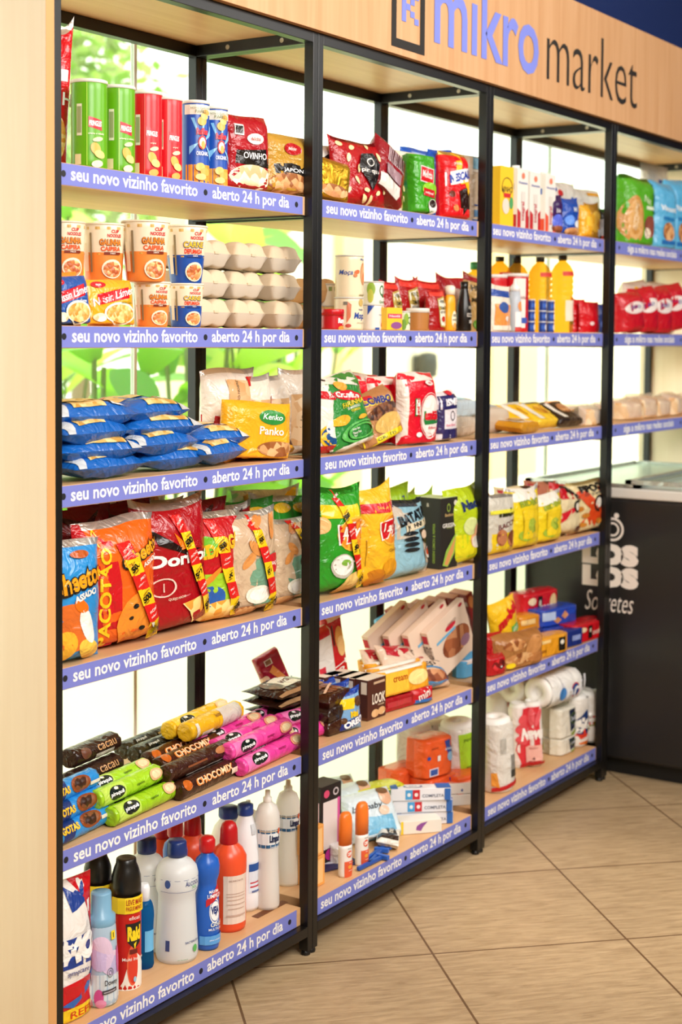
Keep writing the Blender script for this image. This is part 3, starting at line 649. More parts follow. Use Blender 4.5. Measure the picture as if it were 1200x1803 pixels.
ew = .114; eh = (0.1932+.002)/3
e0 = egg_carton(ew, .16, eh, 'd9c3a4', 'grey beige egg carton, bottom of the stack beside the noodle cups', (0.5486, .15), 0)
ecs = [(0.5486, .15), (0.6795, .15), (0.8309, .15)]
pl = ['stack beside the noodle cups', 'middle stack', 'stack beside the second post']; ly = ['bottom', 'second', 'top']
ERND = random.Random(5)
for c_ in range(3):
    for k_ in range(3):
        if c_ == 0 and k_ == 0: continue
        dup(e0, (ecs[c_][0]+ERND.uniform(-.004, .004), ecs[c_][1]+ERND.uniform(-.008, .008), LV[2]+k_*eh), (0, 0, ERND.uniform(-2, 2)), 'grey beige egg carton, %s of the %s' % (ly[k_], pl[c_]))
eb = egg_carton(ew*.8, .14, eh, 'b98f5e', 'brown egg carton at the bottom right behind the beige stacks', (1.1126, 0.2200), 0)
dup(eb, (eb.location.x, eb.location.y, LV[2]+eh), (0, 0, 3), 'brown egg carton on top of the other brown one beside the second post')

# ---------------------------------------------------------------- unit 1, third shelf: pasta, loaves, crumb bags
pas = [('r', .06, .12, .5, .16, '~pasta'), ('r', .4, .14, .12, .3, 'c8ccd0'), ('r', 0, .6, .8, .5, '~pasta'), ('e', -.3, .8, .13, .1, 'd01c24'), ('t', 'massa', -.3, .8, .07, 'ffffff'), ('p', [(-.46, .95), (-.1, .8), (.45, .95)], '2f74c4'), ('r', .28, .22, .3, .05, 'e8ecf2'), ('r', .05, .14, .18, .04, 'd01c24')]
pasb = [('r', -.08, .14, .4, .17, '~pasta'), ('r', -.4, .14, .1, .3, 'c8ccd0'), ('e', .3, .2, .08, .1, 'd01c24'), ('r', .3, .1, .2, .04, 'e8ecf2'), ('e', -.3, .78, .1, .09, 'd01c24'), ('p', [(-.4, .6), (.3, .7), (.35, .25), (-.2, .2)], '~pasta'), ('r', -.1, .5, .4, .05, 'e8ecf2'), ('r', .2, .86, .5, .05, 'c8d8ec')]
PAST = [# px, py, y, dz, w, rz, ry, label
 (150, 848, .10, .000, .24, 4, 2, 'blue bag of pasta at the bottom left of the heap'), (268, 838, .12, .000, .24, -3, -2, 'blue bag of pasta at the bottom middle of the heap'), (352, 826, .11, .002, .2, 8, 4, 'blue bag of pasta at the bottom right end of the heap'),
 (132, 838, .10, .036, .23, -6, -4, 'blue bag of pasta, second layer at the left'), (250, 824, .11, .036, .24, 5, 3, 'blue bag of pasta, second layer in the middle'), (345, 815, .13, .036, .18, -8, 6, 'blue bag of pasta, uppermost at the right end of the heap'),
 (128, 820, .10, .072, .23, 6, 3, 'blue bag of pasta, third layer at the left'), (246, 806, .12, .072, .24, -4, 4, 'blue bag of pasta, third layer in the middle, twin spirals showing'),
 (126, 800, .11, .106, .24, -3, 5, 'blue bag of pasta on top of the heap at the left'), (236, 790, .13, .106, .24, 7, 6, 'blue bag of pasta on top of the heap in the middle')]
PX = [(0.1689, 0.1000), (0.3987, 0.1200), (0.5495, 0.1100), (0.1393, 0.1000), (0.3538, 0.1100), (0.5602, 0.1300), (0.1328, 0.1000), (0.3580, 0.1200), (0.1401, 0.1100), (0.3512, 0.1300)]
for i, (q, p_) in enumerate(zip(PAST, PX)):
    if i in (0, 4): continue
for i, (q, p_) in enumerate(zip(PAST, PX)):
    bag('pasta_bag', q[7], 'pasta bag', 3, (p_[0], p_[1]-.075), q[4]*.98, .15, .05, '1760b4', pas if i % 2 else pasb, rz=q[5], rx=-87, ry=0, dz=q[3]*.95, group='blue pasta bags lying in a heap', back=(), seed=20+i, nx=16, ny=14)
bag('bread_bag', 'white and red printed bag of bread, tallest, at the left of the loaves', 'bread bag', 3, (0.7239, 0.1600), 0.1709, 0.2128, .09, 'efe6da', [('p', [(-.5, .5), (-.1, .45), (-.1, .02), (-.5, .02)], 'b81420'), ('r', .12, .62, .6, .5, '~bread'), ('t', 'João', -.25, .2, .1, 'ffffff', {'r': 80}), ('t', 'GRÃO NOBRE', -.02, .72, .04, '7a6a50', {'r': 80}), ('r', .3, .86, .16, .1, 'c81c24'), ('r', .38, .6, .1, .3, '8a8478')], rz=-10, style='pillow', k='f', top='ece6e0')
for px_, c_ in ((0, 'clear bread bag with a pale loaf, second from the left of the loaves'), (1, 'clear bread bag with a pale loaf, between two others'), (2, 'clear bread bag with a pale loaf beside the second post, red strip on it')):
    p_ = [(0.7838, 0.1300), (0.8616, 0.1300), (0.9284, 0.1100)][px_]
    bag('bread_bag', c_, 'bread bag', 3, p_, (.1, .1, .12)[px_], [0.1910, 0.1923, 0.2055][px_], .075, 'e9dccb', [('r', 0, .42, .7, .6, '~bread'), ('t', 'GRÃO NOBRE', -.1, .5, .05, '8a7458', {'r': 80}), ('r', .38, .4, .16, .7, 'b8161e')], rz=-12, group='loaves in clear bags', top='f2eee8')
bag('crumb_bag', 'yellow bag of bread crumbs standing behind, green oval logo on it', 'crumb bag', 3, (0.7012, 0.0700), 0.2043, 0.1302, .05, 'eeab22', [('e', .15, .74, .2, .13, '2f8a3c'), ('t', 'Kenko', .15, .75, .1, 'ffffff', {'w': .3, 's': .2}), ('t', 'Panko', .15, .5, .14, 'ffffff', {'w': .36}), ('e', .25, .18, .3, .14, '~nuts')], rz=-14, ry=4, style='block')
bag('crumb_bag', 'yellow bag of bread crumbs leaning forward with brown fish picture, black seal on it', 'crumb bag', 3, (0.7543, 0.0650), 0.2066, .082, .045, 'eba426', [('e', .28, .5, .26, .3, '~nuts'), ('p', [(-.05, .2), (.4, .1), (.5, .4), (.1, .5)], '4a2412'), ('e', .26, .5, .22, .2, 'c87a48'), ('t', '*K*', -.22, .6, .3, '3a1c0c'), ('t', 'PANKO', -.2, .2, .08, '5a3010')], rz=2, rx=-30, dz=.004, style='block')
bag('crumb_bag', 'small yellow bag lying flat at the end of the blue pasta heap', 'crumb bag', 3, (0.6396, 0.0900), .11, .08, .03, 'e8a830', [('t', 'K', -.1, .4, .3, '3a1c0c'), ('e', .2, .5, .2, .2, '~nuts')], rz=20, rx=-72, dz=0, style='block')
bag('crumb_bag', 'red edged packet lying flat under the yellow crumb bags', 'crumb bag', 3, (0.7394, 0.1000), .16, .09, .022, 'c01c24', [('r', 0, .5, .9, .2, '2a8a3c')], rz=-3, rx=-86, dz=0, style='block')

# ---------------------------------------------------------------- unit 1, fourth shelf: crisps
def promo(x0, y0, x1, y1, w=.16, hw=1.0):
    n_ = 6; o = []; ang = math.degrees(math.atan2((x1-x0)*hw, (y1-y0)*-1))
    o_r = math.degrees(math.atan2((y1-y0), (x1-x0)*hw))+90
    for i in range(n_):
        t_ = (i+.5)/n_; x, y = x0+(x1-x0)*t_, y0+(y1-y0)*t_; c = 'f2c81c' if i % 2 else 'd4201c'
        o.append(('p', [(x-w/2-(x1-x0)/n_*.5, y-(y1-y0)/n_*.52), (x+w/2-(x1-x0)/n_*.5, y-(y1-y0)/n_*.52), (x+w/2+(x1-x0)/n_*.5, y+(y1-y0)/n_*.52), (x-w/2+(x1-x0)/n_*.5, y+(y1-y0)/n_*.52)], c))
        if i % 2: o += [('t', 'premios', x, y+.035, .022, '7a3a10', {'r': o_r}), ('t', '500', x, y-.005, .05, '14100c', {'b': .05, 'r': o_r}), ('t', 'reais', x, y-.04, .02, '7a3a10', {'r': o_r})]
        else: o += [('t', 'PROMO', x, y+.02, .02, 'f8e8e0', {'r': o_r}), ('t', 'cadastre', x, y-.02, .016, 'f8e8e0', {'r': o_r})]
    return o
C_ = 'crisp_bag'; cg = 'crisp bags in the front row'
chee = lambda c1, c2, bg: [('e', -.1, .3, .34, .2, c1), ('e', -.2, .15, .2, .12, 'f2b030', {'r': 30}), ('e', .2, .1, .2, .08, 'f6c64a', {'r': -20}), ('e', .15, .3, .1, .16, 'f2efe6', {'r': 25}), ('e', .05, .47, .12, .05, 'e87018', {'r': -25}),
        ('t', 'Cheetos', .02, .68, .2, '1a1410', {'w': .9, 'b': .09, 'r': 10}), ('t', 'Cheetos', .02, .685, .17, 'f4a01c', {'w': .84, 'b': .03, 'r': 10}), ('t', 'ASSADO', .12, .555, .055, 'f4ece0', {'r': 12, 'b': .04}), ('e', .1, .88, .14, .03, 'b8541a')]
bag(C_, 'sky blue crisp bag with orange lettering at the far left of the front row', 'crisp bag', 4, (0.0770, 0.0600), 0.1821, 0.2390, .08, '2a8cd0', chee('d86a28', 'f0f0e8', 0), rz=-4, top='d8d4cc', group=cg)
bag(C_, 'large red and orange crisp bag with vertical yellow word down its left side', 'crisp bag', 4, (0.2611, 0.0850), 0.2243, 0.2594, .10, 'ea6218', [('p', [(-.5, 0), (-.5, 1), (-.2, .97), (-.1, .5), (-.16, .02)], 'c4121c'), ('t', 'PACOTÃO', -.31, .42, .12, 'f6c81e', {'w': .9, 'r': 86, 'b': .03}), ('t', '> >', -.33, .88, .05, 'f6c81e', {'r': 80}), ('e', .1, .2, .3, .2, 'e88a2c', {'r': 20}), ('e', .05, .3, .04, .02, '1a1410'), ('e', -.02, .22, .03, .015, '1a1410'), ('e', .12, .12, .04, .016, '1a1410'), ('e', .3, .2, .08, .12, 'f2ece0', {'r': 20}),
        ('t', 'Cheetos', .2, .72, .13, '1a1410', {'w': .62, 'b': .09, 'r': 14}), ('t', 'Cheetos', .2, .725, .115, 'f6a41c', {'w': .58, 'b': .03, 'r': 14}), ('t', 'ASSADO', .28, .635, .04, 'f4ece0', {'r': 16, 'b': .04})]+promo(-.06, .82, .36, .02, .17), rz=-6, ry=-3, top='d8d4cc', group=cg)
bag(C_, 'dark red bag of triangle corn chips with white lettering in the front row', 'crisp bag', 4, (0.4377, 0.0900), 0.2274, 0.2748, .095, 'a30d18', [('p', [(-.36, .82), (-.02, .66), (.3, .62), (.04, .6), (-.3, .7)], '1c0c0c'), ('p', [(-.1, .78), (.1, .65), (-.02, .64)], 'f07818'), ('t', 'Doritos', .02, .575, .1, 'f4f0e8', {'w': .86, 'b': .04}), ('p', [(.1, .5), (.2, .34), (.36, .5), (.22, .41)], '1c0c0c'), ('p', [(.14, .47), (.21, .37), (.3, .46), (.21, .42)], 'f07818'), ('e', -.26, .37, .15, .075, 'e8c8b8', {'i': .86}), ('t', '1', -.26, .37, .07, 'e8c8b8'), ('p', [(-.05, .22), (.42, .26), (.16, .04)], '~chips'), ('t', 'QUEIJO NACHO', -.1, .27, .025, 'f0d8c0')]+promo(-.02, .9, .38, .1, .15), rz=-5, ry=-3, top='c8c0b8', group=cg)
bag(C_, 'red and lime green crisp bag with a yellow word beside the beige bags', 'crisp bag', 4, (0.5670, 0.1000), 0.2189, 0.2426, .09, 'b8121c', [('r', -.1, .3, .6, .3, '9cc82c'), ('e', -.1, .24, .2, .1, '2a5aa8'), ('e', -.3, .68, .3, .1, '6ab22c', {'r': 10}), ('t', 'FANDANGOS', .0, .68, .13, 'f2b41c', {'w': .95, 'b': .06, 'r': 12}), ('e', -.1, .42, .2, .03, 'e88a2c', {'r': 30}), ('e', .1, .1, .42, .1, '~chips'), ('e', .3, .3, .12, .14, 'f0e6c8')]+promo(-.04, .92, .3, .06, .17), rz=-8, top='c0b8a8', group=cg)
alm = lambda: [('p', [(-.5, .78), (-.05, .7), (.0, .3), (-.2, .0), (-.5, .0)], 'cdb292'), ('p', [(.0, .55), (.5, .6), (.5, .08), (-.05, .1), (-.14, .3)], '6f9a7e'), ('e', .1, .9, .14, .05, 'd88a4a', {'r': 30}), ('e', .35, .84, .14, .05, 'd88a4a', {'r': 60}), ('e', -.1, .55, .12, .05, 'd8904c', {'r': 40}), ('e', -.02, .66, .12, .05, 'd8904c', {'r': -40}), ('e', .3, .48, .16, .1, 'c8242c'), ('t', 'Sensações', .3, .48, .06, 'f6e8dc', {'w': .28}), ('e', .02, .2, .19, .09, 'e9e2d0'), ('e', .02, .2, .13, .06, 'f6f2e8'), ('e', -.2, .06, .2, .05, '~nuts'), ('t', 'GALINHA', .28, .3, .03, 'e8f0e8')]
bag(C_, 'beige and grey green crisp bag with nuts printed on it, left one of two', 'crisp bag', 4, (0.6891, 0.0850), 0.2267, 0.2318, .095, 'c6a98a', alm()+promo(.0, .98, .3, .02, .16), rz=-7, ry=-2, top='d8d0c4', group=cg)
bag(C_, 'beige and grey green crisp bag with nuts printed, right one by the second post', 'crisp bag', 4, (0.8659, 0.1000), 0.1704, 0.1973, .08, 'c6a98a', alm()+promo(.1, .98, .46, .3, .16), rz=-4, ry=-2, top='d8d0c4', group=cg)
RB = [('dark red crisp bag, second row, behind the blue bag', (128, 1130, .17), .2, 885, '7c1018', 3), ('dark red crisp bag, second row, behind the orange bag', (205, 1110, .17), .21, 882, '8a1018', -4), ('silver topped red crisp bag, second row, behind the dark red corn chips', (262, 1105, .19), .2, 880, '96141a', 5),
      ('dark red crisp bag, second row, left of the rear post', (345, 1085, .17), .2, 886, '8a1018', -3), ('dark red crisp bag, second row, right of the rear post', (398, 1080, .17), .16, 892, '8e1418', 4),
      ('green topped crisp bag, second row, behind the beige bags, left', (440, 1070, .17), .17, 868, '2f8a2c', -5), ('green topped crisp bag, second row, behind the beige bags, middle', (478, 1060, .17), .17, 862, '2f8a2c', 4), ('green topped crisp bag, second row beside the second post', (520, 1050, .16), .15, 866, '349030', -3)]
RBP = [(0.2056, 0.1700), (0.3401, 0.1700), (0.4693, 0.1900), (0.6110, 0.1700), (0.7238, 0.1700), (0.8175, 0.1700), (0.9059, 0.1700), (0.9937, 0.1600)]
RBH = [0.2755, 0.2753, 0.2699, 0.2562, 0.2382, 0.2407, 0.2442, 0.2402]
for q, p_, h_ in zip(RB, RBP, RBH):
    gr = q[4][0] != '2' and q[4][0] != '3'
    bag(C_, q[0], 'crisp bag', 4, p_, q[2], h_, .06, q[4], [('t', 'Doritos' if gr else 'Lays', 0, .6, .1, 'f4f0e8', {'w': .7})] + ([('p', [(-.3, .97), (.1, .9), (.35, .98), (.1, .8)], '3a0a10')] if gr else [('e', .1, .88, .2, .05, 'f2c22c')]), rz=-12+q[5], ry=q[5]*.5, top='cfc8c0' if q[5] > 3 else None, group='crisp bags in the second row')
bag(C_, 'silver and white crisp bag at the very back behind the dark red bags', 'crisp bag', 4, (0.4705, 0.2700), .3, 0.2850, .05, 'ded8d0', [('e', .3, .9, .1, .05, '~nuts')], rz=-4, k='m')
bag(C_, 'silver crisp bag with a yellow flap at the very back beside the second post', 'crisp bag', 4, (1.0235, 0.2700), .26, 0.2480, .05, 'd8d4cc', [('e', -.3, .92, .07, .05, '~nuts'), ('p', [(.2, .99), (.45, .98), (.42, .86), (.22, .88)], 'f0c02c')], rz=-6, k='m')

# ---------------------------------------------------------------- unit 1, fifth shelf: biscuit rolls
def rdec(nm, tc, c2, oval='f0c890', b_='14201a'):
    return [('p', [(-.46, 1.0), (-.12, 1.05), (-.12, .1), (-.46, .05)], c2), ('e', -.26, .55, .12, .36, b_), ('t', 'piraquê', -.26, .5, .24, 'ffffff', {'w': .2, 'b': .03}), ('e', -.26, .78, .03, .08, 'e8e8e0'), ('t', nm, .1, .5, .16, tc), ('e', .36, .62, .1, .3, oval), ('e', .36, .62, .07, .2, 'f6dcae')]
CHO = [('t', 'CHOCOMIX', .02, .5, .42, 'f08a3a', {'w': .62, 'b': .05}), ('t', 'CHOCOMIX', .02, .52, .36, 'fbd8b0', {'w': .58, 'b': .01}), ('e', -.42, .6, .06, .3, 'c8641e'), ('r', .38, .25, .18, .3, 'e8d8c0')]
CHB = [('r', .05, .1, .6, .2, 'e0d8d0'), ('e', .3, .75, .1, .2, 'b87848'), ('r', -.1, .6, .3, .1, '8a5030')]
g5 = 'biscuit rolls stacked on the fifth shelf'
r0 = 0.0204
LR = 0.2230
def R5(label, pos, L, col, decs, lay=0, rz=6, turn=25, r=None, ry=0, **k):
    r = r or r0; return roll('biscuit_roll', label, 'biscuit roll', 5, pos, L, r, col, decs, rz=rz, dz=lay*1.72*r0, turn=turn, ry=ry, group=g5, **k)
GR = rdec('salgadinho', '3a5a10', 'bfe05a', 'e8b888')
R5('lime green biscuit roll lowest and nearest the shelf edge', (0.2817, 0.0500), LR, '9ccc1e', GR)
R5('lime green biscuit roll lowest layer, behind the nearest one', (0.2993, 0.1000), LR, '9ccc1e', GR, turn=50)
R5('lime green biscuit roll in the upper layer, front one with large black oval', (0.2639, 0.0750), LR, 'a4d428', GR, 1, turn=10)
R5('lime green biscuit roll in the upper layer, rear one', (0.2862, 0.1250), LR, 'a4d428', GR, 1, turn=40)
BL = [('p', [(-.5, 1.2), (-.1, 1.2), (-.2, 0), (-.5, -.2)], '16306e'), ('e', .12, .6, .18, .42, '8a4420'), ('e', .12, .6, .13, .3, '~choc'), ('t', 'GOTAS', -.25, .55, .35, 'f2c030', {'w': .3, 'b': .05}), ('r', .38, .4, .2, .16, 'e8e0d0')]
LB = 0.1903
R5('sky blue biscuit roll with brown cookie picture, bottom of three at the left end', (0.0965, 0.0550), LB, '2a8cd4', BL, rz=8)
R5('sky blue biscuit roll with brown cookie picture, middle of three at the left end', (0.0994, 0.0700), LB, '2a8cd4', BL, 1, rz=8, turn=10)
R5('sky blue biscuit roll with brown cookie picture, top of three at the left end', (0.0989, 0.0850), LB*.93, '2a8cd4', BL, 2, rz=8, turn=10)
LC = 0.2414
R5('brown biscuit roll with orange lettering nearest the shelf edge', (0.5016, 0.0500), LC, '3a1c10', CHO)
R5('dark brown biscuit roll with pale text strip, upper layer of the brown ones', (0.4948, 0.0750), LC*1.05, '3c1e14', CHB, 1, turn=0)
R5('brown biscuit roll with orange swirl, upper layer behind the pale strip one', (0.5263, 0.1250), LC, '46200f', CHO, 1, turn=50)
R5('dark brown biscuit roll in the lower layer, second from the edge', (0.5399, 0.1000), LC, '3a1c10', CHB, 0)
R5('brown biscuit roll with orange lettering, third row back', (0.5468, 0.1750), LC, '46200f', CHO, 1, turn=30)
DK = [('e', -.25, .6, .1, .3, '0c1410'), ('t', 'piraquê', -.25, .58, .2, 'e8e8d8', {'w': .16}), ('r', .15, .5, .3, .12, 'c8b070'), ('e', .35, .6, .08, .25, '6a5a2a')]
R5('dark olive biscuit roll behind the brown ones, nearer the rear post', (0.5721, 0.2300), LC*1.05, '2a2614', DK, 1, turn=40)
R5('dark olive biscuit roll furthest back beside the yellow ones', (0.5806, 0.2750), LC*1.05, '2a2614', DK, 1, turn=40)
for i, (lb, p_, ly_) in enumerate(zip(['dark brown biscuit packet on top of the far left rear pile', 'dark brown biscuit packet under the topmost of the far left rear pile', 'dark brown biscuit packet at the bottom of the far left rear pile', 'dark brown biscuit packet lying behind the lime green rolls'],
        [(0.2921, 0.2000), (0.2775, 0.1800), (0.2490, 0.1600), (0.3236, 0.1700)], (2, 1.05, .1, .3))):
    roll('biscuit_packet', lb, 'biscuit packet', 5, p_, .17, .026, '2e1a14', [('r', .1, .2, .4, .3, 'cfc4b8'), ('e', -.3, .6, .1, .3, '2a8a2c' if i == 1 else '6a4030'), ('t', 'cacau', .15, .62, .3, 'c89868')], rz=8, dz=ly_*.043, turn=10, group='dark packets in the far left rear pile', flat=.8)
PK = rdec('morango', '8a1040', 'f078b8', 'f0a080')
LP_ = 0.2778
R5('pink biscuit roll nearest the shelf edge', (0.7352, 0.0500), LP_, 'e2409a', PK)
R5('pink biscuit roll in the upper layer, front one with large black oval', (0.7199, 0.0750), LP_, 'e8489e', PK, 1, turn=5)
R5('pink biscuit roll in the upper layer, second from the front', (0.7265, 0.1200), LP_, 'e2409a', PK, 1, turn=30)
R5('pink biscuit roll in the lower layer, behind the nearest one', (0.7945, 0.1000), LP_, 'e2409a', PK, turn=30)
R5('pink biscuit roll in the upper layer, third from the front', (0.7235, 0.1650), LP_, 'dc3890', PK, 1, turn=40)
R5('pink biscuit roll at the rear of the upper layer under the brown flat packs', (0.9172, 0.1900), LP_, 'e2409a', PK, 1, turn=50)
R5('pink biscuit roll at the right, its end behind the second post', (0.9631, 0.1100), LP_*.7, 'e2409a', PK, 1, turn=30, rz=-8)
R5('pink biscuit roll lowest at the right, partly behind the second post', (0.9365, 0.1000), LP_*.7, 'e2409a', PK, 0, turn=30, rz=-12)
YL = [('r', .28, .5, .44, 1.5, 'd8cfc4'), ('r', -.4, .4, .05, 1.0, 'e8e0d0'), ('r', -.22, .2, .2, .3, 'e8e0d0'), ('t', 'leite', .0, .9, .22, '8a5a10')]
YB_ = rdec('maizena', '6a3a08', 'f6cc3c')
R5('yellow biscuit roll on top, front one with white text panel', (0.6565, 0.1600), LC*1.0, 'e8b41c', YL, 2.15, rz=8, turn=0, r=r0*1.12)
R5('yellow biscuit roll on top, rear one with black oval', (0.6555, 0.2050), LC*1.05, 'eaba24', YB_, 2.15, rz=8, turn=30, r=r0*1.05)
FP = [('r', 0, .5, .5, .5, 'e8dcc8'), ('e', -.28, .5, .14, .3, '~choc'), ('t', 'wafer', .1, .55, .2, '6a3018'), ('r', 0, .06, .96, .08, 'b08860')]
for i, (lb, p_) in enumerate(zip(['flat dark brown wafer pack, bottom of the pile beside the pink rolls', 'flat dark brown wafer pack, middle of the pile beside the pink rolls', 'flat dark brown wafer pack on top of the pile beside the pink rolls'], [(0.9917, 0.1700), (0.9814, 0.1750), (0.9761, 0.1800)])):
    bag('wafer_pack', lb, 'wafer pack', 5, (p_[0], p_[1]-.06), .23-.012*i, .12, .03, '30180f', FP, rz=-5+4*i, rx=-88, dz=0.0457+.024*i, group='flat wafer packs in a pile', style='flat')
bag('cracker_box', 'dark red biscuit pack with a wafer picture leaning up behind the wafer packs', 'biscuit pack', 5, (1.1022, 0.2700), .075, 0.1339, .04, 'a0142c', [('r', -.1, .84, .3, .12, 'e8dccc'), ('r', -.1, .84, .22, .09, '8a5a3a'), ('p', [(-.2, .66), (.02, .75), (.42, .3), (.3, .22)], 'e08a44'), ('e', -.4, .55, .12, .08, 'f0c8a8'), ('t', 'wafer', .0, .12, .1, 'f4e8e0')], rz=-22, ry=-22, rx=-8, dz=0.0322, style='brick')
for i, (lb, p_) in enumerate(zip(['blue and yellow snack packet on the wafer pile, left one', 'blue and yellow snack packet on the wafer pile beside the second post'], [(1.0241, 0.2000), (1.0512, 0.1800)])):
    bag('snack_packet', lb, 'snack packet', 5, p_, .07, .07, .03, '1c3f96', [('r', -.1, .5, .6, .3, 'f0c020'), ('p', [(-.4, .9), (.4, .95), (.3, .75), (-.3, .7)], 'c8d4e8')], rz=20*i-20, rx=-45, dz=0.0543, top='2a50b0')

# ---------------------------------------------------------------- unit 1, lowest shelf: cleaning bottles
def HB(r, H, neck=.013, sh=.72, waist=0):   # generic shouldered bottle
    p = [(r*.9, 0), (r, .006)]
    for i in range(1, 9): t_ = i/8*sh; p.append((r*(1-waist*math.sin(math.pi*min(1, t_/sh))), .006+t_*H))
    for i in range(1, 7): t_ = i/6; p.append((neck+(r-neck)*math.cos(t_*math.pi/2)**.9, sh*H+.006+(H*(1-sh)-.012)*math.sin(t_*math.pi/2)))
    return p+[(neck, H)]
# aerosol cans: body + black actuator cap
def aero(label, pos, r, h, hc, dz=0):
    prof = [(r*.97, 0), (r, .004)]+[(r, h*i/12) for i in range(1, 12)]+[(r, h-.004), (r*.96, h)]
    dc = [('p', [(-.6, .0), (.6, .0), (.6, .18), (.3, .32), (.05, .4), (-.2, .32), (-.4, .1)], 'f2ece4'), ('e', -.08, .27, .2, .22, 'e8603c'), ('e', -.06, .24, .17, .17, 'd83a24'), ('p', [(-.32, .72), (.28, .72), (.2, .5), (-.02, .44), (-.25, .52)], '141210'), ('t', 'Raid', -.02, .61, .16, 'f2d21c', {'w': .48, 'b': .06}), ('p', [(-.05, .5), (.05, .52), (-.02, .43)], 'f2d21c'), ('t', 'Multi Insetos', -.03, .34, .035, 'f8e8e0'), ('r', -.06, .42, .26, .05, '6a1810'), ('t', 'eficaz', -.02, .78, .04, 'f0d8d0'), ('e', -.02, .12, .05, .03, '9ac0d8')]
    dc += [('r', -.1, .915, 1.4, .17, 'f0cc1c'), ('t', 'LEVE MAIS', -.02, .95, .055, 'a82a14', {'w': .56}), ('t', 'PAGUE MENOS', -.02, .885, .045, 'a82a14', {'w': .56})]
    cp = [(r*1.0, h-.004), (r*1.0, h+hc*.3), (r*.97, h+hc*.5), (r*.82, h+hc*.72), (r*.68, h+hc*.86), (r*.66, h+hc*.98), (r*.6, h+hc), (r*.2, h+hc*.97)]
    return bottle('spray_can', label, 'spray can', 6, pos, prof, 'c4160f', cp, '14120f', dc, rz=-14, k='s', group='insect spray cans')
aero('red and black insect spray can standing in front', (0.2639, 0.0750), 0.0314, 0.1970, 0.0749)
aero('insect spray can behind, its black cap and yellow band showing', (0.2476, 0.1400), 0.0294, 0.2124, 0.0633)
r = 0.0348; h = 0.1789; hc = 0.2285
bottle('softener_bottle', 'pale blue fabric softener bottle with light blue cap, nearest at the lower left', 'softener bottle', 6, (0.1762, 0.0650), [(r*.92, 0), (r, .008)]+[(r*(1-.13*(i/10)**2), .008+(h-.03)*i/10) for i in range(1, 11)]+[(r*.8, h-.01), (r*.72, h)], 'a9c0d4',
   [(r*.8, h-.018), (r*.86, h-.014), (r*.84, h+.002), (r*.62, h+.008), (r*.6, hc-.003), (r*.57, hc), (r*.1, hc-.001)], '79a9c8', [('r', -.2, .2, 1.3, .36, 'cfd8de'), ('e', -.3, .62, .4, .2, '~floral'), ('e', .1, .5, .4, .14, '~floral'), ('e', -.36, .12, .14, .1, 'c84a90'), ('e', -.3, .05, .16, .05, 'e090b8'), ('e', .3, .52, .08, .16, 'c8548c'), ('e', -.02, .4, .1, .055, '5a5a60', {'i': .85}), ('e', -.02, .4, .05, .028, '5a5a60', {'i': .75}), ('t', 'Downy', .02, .28, .08, '3c3c44', {'w': .42}), ('r', -.04, .19, .44, .045, '3a343c', {'r': 6}), ('t', 'concentrado', -.04, .19, .02, 'e8e0e8', {'r': 6}), ('r', .1, .82, .15, .1, 'f0d024'), ('t', '1', .1, .82, .06, '2a2a20')], rz=-14, k='s', dk='s')
bag('detergent_refill', 'white blue and red detergent refill pouch at the lower left corner', 'detergent pouch', 6, (0.0881, 0.0850), .16, 0.2740, .08, 'e9e2dc', [('p', [(.1, 1), (.5, 1), (.5, 0), (.38, .3), (.42, .6), (.3, .85)], 'c4121c'), ('p', [(.0, .95), (.36, .98), (.3, .82), (.05, .78)], '24408e'), ('r', 0, .5, 1, .22, '17398c'), ('t', 'OMO', .0, .52, .2, 'f4f0ec', {'w': .9, 'b': .1}), ('t', 'sympcare', .1, .34, .04, '5a5a90'), ('p', [(-.5, .26), (.5, .3), (.5, .1), (-.5, .1)], 'c4121c'), ('p', [(-.2, .14), (.1, .17), (.4, .33), (.3, .2), (.0, .1)], '2f62ae'), ('r', 0, .05, 1, .1, 'f0c81c'), ('t', 'REFIL', .2, .05, .05, 'c83a14', {'w': .5})], rz=-6, style='stand', dz=.0)
r = 0.0209; h = 0.1526
bottle('cleaner_bottle', 'slim transparent bright blue bottle squeezed behind the insect spray', 'cleaner bottle', 6, (0.3564, 0.1050), HB(r, h, .01, .7, .1), '3aa0dc', [(.011, h-.02), (.012, h+.02), (.008, h+.03)], 'e8eef2', [('r', 0, .4, .8, .3, '6ab8e8')], k='o')
# big clear alcohol bottles
def alc(label, pos, r, h, dz=0, rz=0):
    p = [(r*.93, 0), (r, .01), (r*1.0, .03), (r*.93, h*.35), (r*.88, h*.55), (r*.87, h*.62), (r*.97, h*.67), (r*1.0, h*.72), (r*1.0, h*.82), (r*.93, h*.88), (r*.7, h*.935), (.02, h*.96), (.018, h)]
    cp = [(.021, h-.004), (.022, h+.004), (.021, h+.026), (.018, h+.03), (.004, h+.03)]
    return bottle('alcohol_bottle', label, 'alcohol bottle', 6, pos, p, 'f4f7f8', cp, '17306e', [('r', -.1, .8, 1.3, .003, '2c4a94'), ('t', 'ÁLCOOL', .08, .765, .05, '20387e', {'w': .42}), ('t', '70%', .12, .72, .03, '8ac89a'), ('r', -.1, .69, 1.3, .003, '2c4a94'), ('e', -.55, .77, .07, .04, '3a5a9a'), ('t', 'BACTERICIDA', .08, .2, .02, '20387e'), ('e', .14, .13, .07, .035, '5ab05a'), ('r', -.55, .18, .1, .1, '3a4a80'), ('t', 'uso domestico', -.2, .05, .012, '8ab89a')], k='k', rz=rz-12)
alc('large clear alcohol bottle with dark blue cap, front one', (0.4353, 0.0800), 0.0466, 0.2304)
alc('large clear alcohol bottle with dark blue cap, rear one to the left', (0.4392, 0.1700), 0.0428, 0.2188)
r = 0.0274; h = 0.2200
